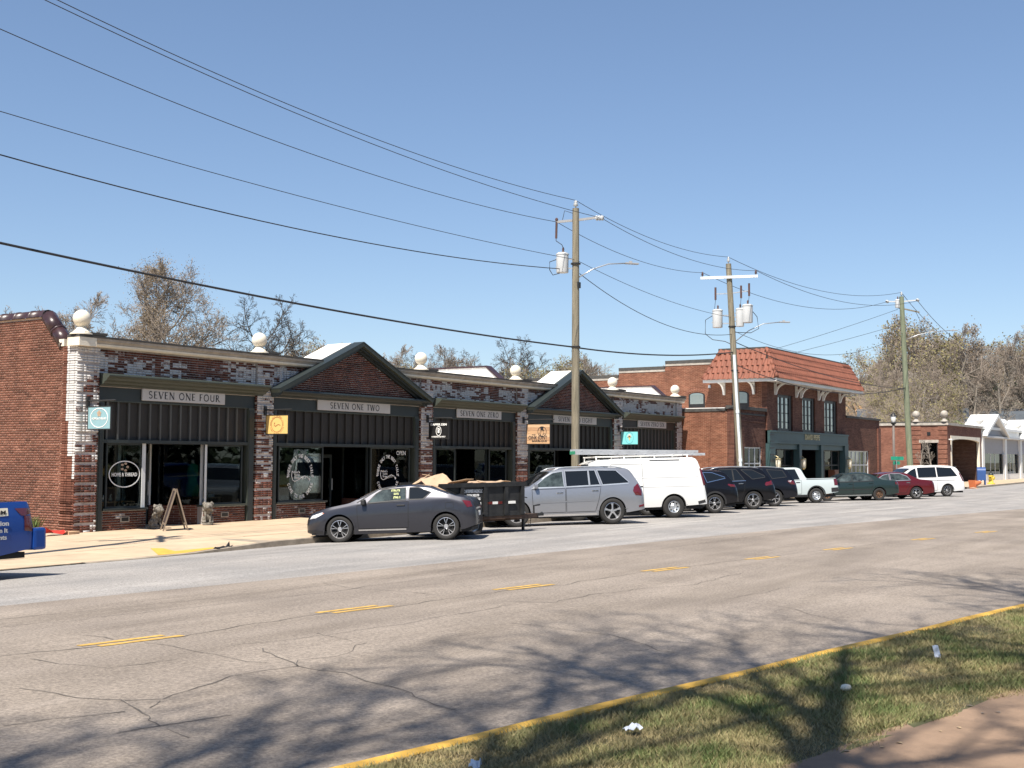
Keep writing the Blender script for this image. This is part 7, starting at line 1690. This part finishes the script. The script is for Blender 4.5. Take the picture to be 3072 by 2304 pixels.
# 12 black dump trailer with cardboard
tl_ = empty('dump_trailer', (27.0, 19.45, -2.12), math.atan2(-.30, 1), 'black dump trailer heaped with cardboard, hitch towards the street, between coupe and silver SUV', 'trailer')
tl_.rotation_euler = (0, rad(-.6), math.atan2(-.28, 1))
M['tblack'] = mat('scuffed_black_steel', (.008, .009, .010), .6, var=.6, scale=3.5, bump=.15, col2=(.026, .026, .026)); M['rustst'] = mat('rusty_frame', (.075, .045, .03), .85, var=.5, scale=5)
L0, L1, Wt = -1.5, 1.5, .85
b = MB(); b.box(L0, L1, -Wt, -Wt + .05, .58, 1.42).box(L0, L1, Wt - .05, Wt, .58, 1.42).box(L0, L0 + .05, -Wt + .05, Wt - .05, .58, 1.40).box(L1 - .05, L1, -Wt + .05, Wt - .05, .58, 1.42).box(L0, L1, -Wt, Wt, .53, .58)
b.build('dump_box', M['tblack'], tl_)
b = MB(); b.box(L0 - .03, L1 + .05, -Wt - .06, -Wt - .002, 1.34, 1.45).box(L0 - .03, L1 + .05, Wt + .002, Wt + .06, 1.34, 1.45).box(L1 + .002, L1 + .06, -Wt, Wt, 1.34, 1.45); b.build('top_rail', M['tblack'], tl_)
for x in (-1.45, -.75, .05, .80, 1.40): MB().box(x - .06, x + .06, -Wt - .055, -Wt - .003, .56, 1.335).build('side_rib', M['tblack'], tl_)
for x0, x1, m_ in ((-.55, -.36, 'tail'), (-.36, -.12, 'white'), (.15, .33, 'tail'), (.33, .52, 'white'), (.52, .68, 'tail'), (.86, 1.12, 'white')): MB().box(x0, x1, -Wt - .062 if not (x0 > .1 and x0 < .7) else -Wt - .008, -Wt - .003, .86, .93).build('reflective_tape', M[m_], tl_)
MB().box(L0, L1 + .1, -.55, -.45, .38, .53).box(L0, L1 + .1, .45, .55, .38, .53).box(L0, L1, -Wt + .02, Wt - .02, .45, .53).build('frame', M['rustst'], tl_)
MB().bar((L1, -.5, .44), (2.75, 0, .44), .08, .12).bar((L1, .5, .44), (2.75, 0, .44), .08, .12).build('tongue', M['rustst'], tl_)
MB().box(2.55, 2.95, -.06, .06, .42, .50).lathe([(0, .42), (.05, .42), (.06, .5), (0, .54)], 10, (2.92, 0, 0)).tube([(2.62, 0, .5), (2.62, 0, .72), (2.85, 0, .74)], .025, 6).tube([(2.6, .1, .4), (2.55, .1, .1), (2.5, .12, .2)], .012, 5).build('coupler', M['iron'], tl_)
MB().tube([(2.0, -.22, 1.05), (2.0, -.22, .02)], .045, 8).box(1.88, 2.12, -.32, -.12, 0, .025).tube([(2.0, -.22, 1.0), (2.0, -.40, .98)], .014, 5).build('jack_stand', M['iron'], tl_)
MB().box(L1 + .06, L1 + .42, -.40, .40, .50, .86).build('tool_box', M['iron'], tl_, bevel=.02)
MB().box(-1.45, .0, -Wt - .20, -Wt + .0, .60, .64).build('mudguard', M['tblack'], tl_)
for x in (-1.12, -.36):
    for sg in (1, -1): wheel(tl_, x, .82, .33, .20, .19, (8, 'steel'), sg, rimm='steel')
def ltext(s_, x, z, h, w): text(s_, h, w, M['whiteink'], tl_, (x, -Wt - .006, z), (1, 0, 0), (0, 0, 1), bold=.05)
ltext('TD ENTERPRISES HAULING LLC', -.36, 1.19, .085, .66); ltext('DOT# 3022198', -.36, 1.09, .06, .42); ltext('(706) 555-2135', -.36, .99, .065, .52)
rc = random.Random(14); M['cardb'] = mat('cardboard', (.44, .31, .20), .85, var=.12, scale=3)
for k, (x, y, z, sx, sy, a, bq) in enumerate(((-1.15, -.3, 1.50, .75, .5, .25, .5), (-.85, .1, 1.56, .6, .55, -.3, .2), (-.55, -.45, 1.47, .8, .35, .1, -.35), (-.1, -.35, 1.46, .9, .4, .05, .1), (.5, -.5, 1.46, .7, .25, -.06, .1), (.95, -.45, 1.47, .6, .2, .03, .05), (-1.3, .3, 1.52, .4, .4, .5, -.3))):
    n = 4; vs = []
    for i in range(n):
        for j in range(n): vs.append((x + sx * (i / (n - 1) - .5), y + sy * (j / (n - 1) - .5), z + a * sx * (i / (n - 1) - .5) + bq * sy * (j / (n - 1) - .5) + rc.uniform(-.025, .025)))
    o = MB().add(vs, [(i * n + j, (i + 1) * n + j, (i + 1) * n + j + 1, i * n + j + 1) for i in range(n - 1) for j in range(n - 1)]).build('cardboard_sheet', M['cardb'], smooth=False)
    mm = Matrix.Translation((27.0, 19.45, -2.12)) @ tl_.rotation_euler.to_matrix().to_4x4(); o.matrix_world = mm
    md = o.modifiers.new('s', 'SOLIDIFY'); md.thickness = .012
    tag(o, 'flattened brown cardboard heaped on the black dump trailer', 'cardboard', 'cardboard on the trailer')
o = MB().box(-1.4, 1.4, -.75, .75, .6, 1.38).build('rubbish_fill', M['cardb']); o.matrix_world = Matrix.Translation((27.0, 19.45, -2.12)) @ tl_.rotation_euler.to_matrix().to_4x4(); tag(o, 'brown mixed rubbish filling the black dump trailer', 'rubbish', kind='stuff')
# ---------------------------------------------------------------- trees
def tree_mesh(seed, H=12.0, spread=.42, first=.25, dens=1.0, tw=.016, buds=0, budmat='bud', barkm='bark', up=.35, n1=11, levels=4, r0=None, budsize=.09, budp=1.0):
    """bare tree: tapered trunk with limbs (one mesh), finer branches, twigs and buds (the crown mesh)"""
    R = random.Random(seed); TR, CR = MB(), MB(); tips = []
    def branch(mb, p, d, ln, r0, r1, n, seg, wob, lift):
        pts = [p]; q = Vector(p); dd = Vector(d)
        for i in range(seg):
            dd = (dd + Vector((R.gauss(0, wob), R.gauss(0, wob), R.gauss(0, wob) + lift))).normalized(); q = q + dd * (ln / seg); pts.append(Vector(q))
        rs = [r0 + (r1 - r0) * i / seg for i in range(seg + 1)]
        mb.tube(pts, rs, n, caps=False); return pts, rs, dd
    r0 = r0 or H * .021
    tp_, trs, _ = branch(TR, Vector((0, 0, 0)), Vector((R.gauss(0, .04), R.gauss(0, .04), 1)), H * .78, r0, r0 * .22, 9, 9, .05, .02)
    def along(pts, t): k = t * (len(pts) - 1); i = min(int(k), len(pts) - 2); return pts[i].lerp(pts[i + 1], k - i), (pts[i + 1] - pts[i]).normalized(), i
    def grow(pts, rs, level, ln):
        if level > levels: return
        cnt = {1: n1, 2: 7, 3: 6, 4: 5, 5: 4}[level]; cnt = max(2, int(round(cnt * (dens if level > 1 else 1))))
        for k in range(cnt):
            t = (first + (1 - first) * (k + .5) / cnt) if level == 1 else .22 + .78 * (k + R.random()) / cnt
            p, d, i = along(pts, min(t, .999)); r = rs[i] * (1 - (t * (len(pts) - 1) - i)) + rs[i + 1] * (t * (len(pts) - 1) - i)
            a = R.uniform(0, 6.283) + k * 2.4; s = d.cross(Vector((.3, .7, .2))).normalized(); u = s.cross(d)
            ang = R.uniform(.55, 1.05) if level == 1 else R.uniform(.45, .95)
            nd = (d * math.cos(ang) + (s * math.cos(a) + u * math.sin(a)) * math.sin(ang)).normalized(); nd.z += up * (.5 if level == 1 else .25); nd.normalize()
            if level == 1: l2 = H * spread * (1.12 - .65 * t) * R.uniform(.75, 1.2)
            else: l2 = ln * R.uniform(.38, .62) * (1.1 - .4 * t)
            rr = min(r * .75, max(tw, l2 * .017)); re = max(tw * .55, rr * .3)
            seg = 5 if level == 1 else (4 if level == 2 else (3 if level == 3 else 2))
            P, RS, dd = branch(TR if level == 1 else CR, p, nd, l2, rr, re, 6 if level == 1 else (4 if level == 2 else 3), seg, .13 + .05 * level, .05)
            if level >= levels - 1: tips.extend([(P[-1], dd), (P[len(P) // 2], dd)])
            grow(P, RS, level + 1, l2)
    grow(tp_, trs, 1, H)
    if buds:
        B = MB(); vs = []
        for p, d in tips:
            if R.random() > budp: continue
            for k in range(buds):
                c = p + Vector((R.gauss(0, .22), R.gauss(0, .22), R.gauss(0, .22))); s = Vector((R.gauss(0, 1), R.gauss(0, 1), R.gauss(0, 1))).normalized(); u = s.cross(Vector((R.gauss(0, 1), R.gauss(0, 1), .3))).normalized(); z = budsize * R.uniform(.5, 1.2)
                B.add([c - s * z * .5, c + u * z * .5, c + s * z * .5, c - u * z * .4], [(0, 1, 2, 3)])
        n = len(CR.f); CR.add(B.v, B.f, 1)
    T = TR.build('trunk', M[barkm], smooth=True, fix=False); C = CR.build('crown', [M['twig' if barkm == 'bark' else barkm], M[budmat]], smooth=False, fix=False)
    tm, cm = T.data, C.data; bpy.data.objects.remove(T); bpy.data.objects.remove(C); return tm, cm
def put_tree(v, x, y, z, s, rz, label, group=None, name='bare_tree', sz=1.0):
    r = empty(name, (x, y, z), rz, label, 'tree', group); r.scale = (s, s, s * sz)
    for nm, me in (('trunk', v[0]), ('crown', v[1])):
        o = bpy.data.objects.new(nm, me); COL.objects.link(o); o.parent = r
    return r
VA = tree_mesh(1, 12, .44, .18, 1.45, .017, 1, 'bud', 'bark', n1=14, budsize=.055)
VB = tree_mesh(2, 12, .38, .18, 1.35, .019, 0, 'bud', 'bark', n1=13)
VC = tree_mesh(7, 12, .42, .22, 1.1, .018, 0, 'bud', 'bark_dark', n1=10, up=.2)
VG = tree_mesh(4, 12, .42, .20, 1.1, .022, 1, 'budgreen', 'bark', n1=13, budsize=.15, budp=.42)
VY = tree_mesh(5, 12, .42, .20, 1.1, .022, 1, 'bud', 'bark', n1=13, budsize=.13, budp=.35)
VP = tree_mesh(6, 12, .34, .12, .9, .022, 0, 'bud', 'bark_pale', n1=13, up=.15)
VN = tree_mesh(9, 12, .46, .50, .82, .011, 0, 'bud', 'bark', n1=11, levels=4, up=.75)      # street trees on the near side
rt = random.Random(77)
# land rising behind the shops to the right, wooded
hx = [60 + 10 * i for i in range(38)]
def hz(x, y): 
    a = float(np.interp(math.hypot(x - 60, y - 30) if x > 60 else y - 30, [0, 40, 90, 160, 260, 400], [0, 0, 1.0, 5.0, 9.0, 11.0])) * float(np.interp(y, [34, 46, 70], [0, .6, 1.0])); return -2.62 + a + .3 * math.sin(x * .11) * math.sin(y * .13) * min(1, a)
mb = MB(); hy_ = [32 + 9 * i for i in range(40)]
mb.add([(x, y, hz(x, y)) for x in hx for y in hy_], [(i * 40 + j, (i + 1) * 40 + j, (i + 1) * 40 + j + 1, i * 40 + j + 1) for i in range(37) for j in range(39)])
tag(mb.build('hill', M['earth'], smooth=True), kind='structure')
# left: trees close behind the row
GL_ = 'bare trees behind the left end of the shop row'
put_tree(VA, 49.5, 59.9, -2.6, 1.30, .4, 'tallest bare tree with warm brown twigs, above the first two ball finials', GL_)
put_tree(VC, 56.5, 57.5, -2.6, 1.12, 2.0, 'dark bare tree leaning right, above the second ball finial', GL_)
put_tree(VB, 45, 62.5, -2.6, 1.12, 1.1, 'slim bare tree left of the tallest tree', GL_)
for k, (x, y, s, v) in enumerate(((44, 73, 1.2, VB), (40, 76, 1.25, VC), (36.5, 72, 1.3, VB), (51, 74, 1.05, VY), (57, 71, 1.0, VG), (47.5, 66, .9, VG), (53, 65, .85, VA), (60, 63, .9, VC), (63, 68, .9, VY), (42, 64, .75, VG), (33, 66, 1.35, VC), (30, 62, 1.4, VB))):
    put_tree(v, x, y, -2.6, s, k * 1.3, 'hazy bare tree in the thicket behind the cornice left of the first gable', 'thicket of small bare trees at the left')
for k, (x, y, t, v) in enumerate(((131, 126, 19.0, VY), (134, 122.5, 18.3, VG), (126, 130, 17.6, VB), (140, 118, 17.5, VY), (122, 101, 16.6, VB), (127, 99, 15.0, VC), (129, 93.5, 16.8, VB), (133, 96, 16.0, VC), (124.7, 82.3, 16.0, VC), (128, 84, 15.0, VB), (119, 73, 13.0, VG), (123, 72, 12.8, VG), (115, 74, 12, VG), (157, 88, 17.5, VB), (150, 84, 15.5, VB), (160, 92, 17, VG), (145, 72, 14.6, VB), (149, 70, 14.4, VC), (163, 64, 14.2, VG), (172, 66, 14.5, VG), (137, 98, 14.5, VG), (142, 108, 16, VB), (110, 88, 12.6, VG), (112, 96, 13.4, VB))):
    put_tree(v, x, y, -2.6, t / 12.0 * 1.12, k * 1.7, 'distant tree showing above the shop roofs between the first gable and the tiled roof', 'distant trees above the shop roofs')
lab = ('tall tree in pale spring leaf on the wooded slope behind the far corner shop', 'bare grey-brown tree on the wooded slope behind the far corner shop', 'pale-barked bare tree on the wooded slope behind the far corner shop')
for k, (px, D, top, v, li) in enumerate((
    (16.0, 165, 19.5, VY, 0), (15.1, 150, 17.5, VG, 0), (14.3, 172, 21.5, VY, 0), (13.6, 160, 19.0, VB, 1), (12.9, 175, 20.5, VY, 0), (12.2, 185, 20.0, VB, 1), (11.4, 190, 21.0, VB, 1), (10.9, 178, 18.0, VP, 2), (10.3, 200, 22.0, VG, 0), (9.7, 190, 21, VB, 1), (9.1, 205, 23.0, VG, 0), (8.5, 215, 24.0, VG, 0), (7.9, 205, 22.0, VY, 0), (7.2, 210, 22.0, VB, 1),
    (15.6, 140, 12.5, VB, 1), (14.8, 135, 12.0, VP, 2), (13.9, 142, 13.0, VB, 1), (13.2, 150, 14.0, VP, 2), (12.6, 155, 13.0, VP, 2), (11.8, 165, 15.0, VB, 1), (11.0, 160, 13.5, VP, 2), (16.6, 158, 15.5, VB, 1), (17.2, 175, 16, VG, 0), (9.9, 170, 15, VB, 1), (8.9, 180, 15, VB, 1), (16.2, 210, 19, VB, 1), (14.9, 220, 21, VG, 0), (13.4, 230, 21.5, VB, 1), (12.0, 235, 22, VG, 0), (10.6, 240, 23, VB, 1), (9.3, 245, 24, VY, 0), (15.4, 190, 16, VY, 0), (13.0, 200, 17, VB, 1), (11.6, 215, 18, VY, 0), (14.4, 120, 8.5, VG, 0), (15.9, 122, 8.0, VG, 0))):
    a = rad(px); x, y = D * math.cos(a), D * math.sin(a); z = hz(x, y) - .1
    put_tree(v, x, y, z, max(.4, (top - z) / 12.0) * .97, k * 2.1, lab[li], 'wooded slope: ' + ('leafing', 'bare', 'pale-barked')[li] + ' trees', sz=1.0)
# evergreens and undergrowth
def evergreen(seed, H, R0):
    R = random.Random(seed); C = MB()
    for k in range(2600):
        t = R.random() ** .8; z = H * (.06 + .94 * t); rr = R0 * (1 - t) ** .8 * (.55 + .45 * R.random()) * (1 + .25 * math.sin(z * 3 + R.random())); a = R.uniform(0, 6.283)
        c = Vector((rr * math.cos(a), rr * math.sin(a), z)); s = Vector((R.gauss(0, 1), R.gauss(0, 1), R.gauss(0, .5))).normalized() * .30; u = Vector((math.cos(a), math.sin(a), -.5)).normalized() * .34
        C.add([c - s * .5, c + u * .6, c + s * .5, c - u * .3], [(0, 1, 2, 3)])
    T = MB().tube([(0, 0, 0), (0, 0, H * .9)], [H * .02, H * .004], 7)
    t_, c_ = T.build('trunk', M['bark'], fix=False), C.build('crown', M['evergreen'], fix=False); a, b = t_.data, c_.data; bpy.data.objects.remove(t_); bpy.data.objects.remove(c_); return a, b
VE = evergreen(1, 10, 3.2)
for k, (px, D, top) in enumerate(((12.15, 172, 13.0), (12.75, 168, 11.5), (11.6, 176, 12), (14.9, 175, 11), (10.4, 182, 12))):
    a = rad(px); x, y = D * math.cos(a), D * math.sin(a); z = hz(x, y) - .1; put_tree(VE, x, y, z, (top - z) / 10, k, 'dark evergreen among the bare trees behind the corner shop', 'evergreens on the slope', 'evergreen_tree')
R = random.Random(31); C = MB()
for k in range(9000):
    a = rad(R.uniform(9.0, 18.5)); D = R.uniform(130, 235); x, y = D * math.cos(a), max(37.0, D * math.sin(a)); z = hz(x, y) + abs(R.gauss(0, .9)); s = Vector((R.gauss(0, 1), R.gauss(0, 1), R.gauss(0, .6))).normalized() * R.uniform(.3, .9); u = Vector((R.gauss(0, 1), R.gauss(0, 1), 1)).normalized() * R.uniform(.3, .8); c = Vector((x, y, z))
    C.add([c - s, c + u, c + s, c - u * .6], [(0, 1, 2, 3)])
o = C.build('undergrowth', M['budgreen'], fix=False); o.data.materials.clear(); o.data.materials.append(mat('undergrowth_leaf', (.11, .12, .05), .9, var=.5, scale=.2, col2=(.20, .15, .085), world=True)); tag(o, 'brown and green undergrowth on the wooded slope', 'undergrowth', kind='stuff')
R = random.Random(32); C = MB()
for k in range(7000):
    x = R.uniform(38, 175); y = R.uniform(62, 135); z = -2.6 + abs(R.gauss(0, 1.6)); s = Vector((R.gauss(0, 1), R.gauss(0, 1), R.gauss(0, .6))).normalized() * R.uniform(.3, .8); u = Vector((R.gauss(0, 1), R.gauss(0, 1), 1)).normalized() * R.uniform(.3, .7); c = Vector((x, y, z))
    C.add([c - s, c + u, c + s, c - u * .6], [(0, 1, 2, 3)])
o = C.build('undergrowth', M['earth'], fix=False); tag(o, 'low brown undergrowth behind the shop roofs', 'undergrowth', kind='stuff')
o = C = MB()
for k in range(700):
    a = R.uniform(0, 6.283); b = R.uniform(0, 1.5); rr = 3.2 * (.8 + .2 * R.random()); c = Vector((rr * math.cos(a) * math.cos(b), rr * math.sin(a) * math.cos(b), .2 + 2.6 * math.sin(b))); s = Vector((R.gauss(0, 1), R.gauss(0, 1), R.gauss(0, 1))).normalized() * .35; u = s.cross(Vector((R.gauss(0, 1), R.gauss(0, 1), 1))).normalized() * .35
    C.add([c - s, c + u, c + s, c - u], [(0, 1, 2, 3)])
o = C.build('round_shrub', M['weed'], fix=False); a = rad(13.55); o.location = (140 * math.cos(a), 140 * math.sin(a), hz(140 * math.cos(a), 140 * math.sin(a)) + 4.2); tag(o, 'round green shrub between the two grey ball finials of the corner shop', 'shrub')

# houses on the slope
M['shingle'] = mat('grey_shingle', srgb(72, 78, 84), .85, var=.22, scale=1.2, world=True); M['tanroof'] = mat('tan_roof', srgb(140, 108, 74), .85, var=.22, scale=.5, world=True); M['sidingw'] = mat('pale_siding', (.45, .43, .38), .7, var=.1)
def house(px, D, w, d, z0, hw, hr, rz, roofm, label):
    a = rad(px); x, y = D * math.cos(a), D * math.sin(a); r = empty('house', (x, y, z0), rz, label, 'house')
    MB().box(-w / 2, w / 2, -d / 2, d / 2, -3, hw).prism([(-d / 2, hw), (d / 2, hw), (0, hw + hr * .96)], 'x', -w / 2 + .01, w / 2 - .01).build('wall', M['sidingw'], r)
    e = .5; rf = MB()
    for s in (-1, 1): rf.prism([(s * (d / 2 + e), hw - .2), (0, hw + hr), (0, hw + hr + .18), (s * (d / 2 + e), hw - .02)], 'x', -w / 2 - e, w / 2 + e)
    rf.build('roof', roofm, r); n = max(2, int(w / 3.5))
    for k in range(n):
        xx = -w / 2 + w * (k + .5) / n
        for s in (-1, 1): 
            f = MB().box(xx - .6, xx + .6, s * d / 2 - .04, s * d / 2 + .04, hw - 1.9, hw - .5).build('window', M['white'], r); MB().box(xx - .5, xx + .5, s * d / 2 - .05, s * d / 2 + .05, hw - 1.8, hw - .6).build('pane', M['skyglass'], f)
    return r
house(14.95, 155, 12, 9, 1.6, 2.4, 2.2, rad(105), M['shingle'], 'grey-roofed house behind the brick side wall left of the greenish pole')
house(12.55, 160, 15, 9, 1.0, 2.4, 2.6, rad(100), M['shingle'], 'grey-roofed house behind the right grey ball finial of the corner shop')
house(11.15, 168, 17, 10, 1.0, 2.4, 3.2, rad(95), M['shingle'], 'large grey-roofed house behind the white gable')
house(9.6, 172, 13, 10, .6, 2.4, 2.6, rad(95), M['shingle'], 'grey-roofed house at the right edge of the photo')
h_ = house(11.2, 196, 46, 10, 5.0, 2.2, 2.8, rad(98), M['tanroof'], 'long tan-roofed building up the slope among the trees')
MB().box(6.0, 7.4, -.6, .6, 3.0, 8.2).box(5.9, 7.5, -.7, .7, 8.2, 8.5).build('chimney', M['offwhite'], h_)

# street trees on the near side, outside the frame, whose branches shade the verge and the road
for k, (x, y, sx, szz, rz) in enumerate(((-6.0, 3.2, 1.25, 1.9, .3), (-3.2, 2.4, 1.25, 2.0, 1.3), (.3, 1.5, 1.2, 1.9, 2.9), (4.6, .1, 1.2, 1.9, 4.1), (8.6, .2, 1.2, 1.95, 2.2), (-11, 5.5, 1.2, 1.8, 5.0))):
    r_ = put_tree(VN, x, y, -1.95, sx, rz, 'tall bare street tree on the near verge beside the viewer', 'near street trees'); r_.scale = (sx, sx, szz)
put_tree(VC, 11.8, 28.8, -2.1, .86, 1.0, 'bare tree left of the brick end wall, outside the frame')

# unseen trees and thicket added behind the viewer to darken window and car reflections
for k in range(26):
    x = -60 + 7 * k + rt.uniform(-2, 2); y = -14 - rt.uniform(0, 16)
    put_tree((VG, VB, VY, VC)[k % 4], x, y, -2.3, rt.uniform(.8, 1.25), k * 1.9, 'unseen tree added behind the viewer to darken reflections', 'unseen trees added to darken reflections')
R = random.Random(35); C = MB()
for k in range(5000):
    x = R.uniform(-90, 170); y = R.uniform(-46, -38); z = -2.2 + abs(R.gauss(0, 3.2)); s = Vector((R.gauss(0, 1), R.gauss(0, 1), R.gauss(0, .6))).normalized() * R.uniform(.5, 1.1); u = Vector((R.gauss(0, 1), R.gauss(0, 1), 1)).normalized() * R.uniform(.5, 1.0); c = Vector((x, y, z))
    C.add([c - s, c + u, c + s, c - u * .6], [(0, 1, 2, 3)])
tag(C.build('added_thicket', M['evergreen'], fix=False), 'unseen dark thicket added behind the viewer to darken reflections', 'thicket', kind='stuff')  # unseen foliage added so the glass mirrors something dark
# two bare multi-stemmed crape myrtles before the side window of the corner shop
VM = tree_mesh(15, 4.6, .30, .25, .8, .018, 0, 'bud', 'bark_pale', n1=6, levels=3, up=.9, r0=.10)
for k, (x, y) in enumerate(((108.3, 28.4), (108.3, 27.2))):
    for j in range(3): pass
    put_tree(VM, x, y, -2.0, .95, k * 2.0, ('left' if k == 0 else 'right') + ' of two pale-stemmed bare crape myrtles by the side window of the corner shop', 'crape myrtles')
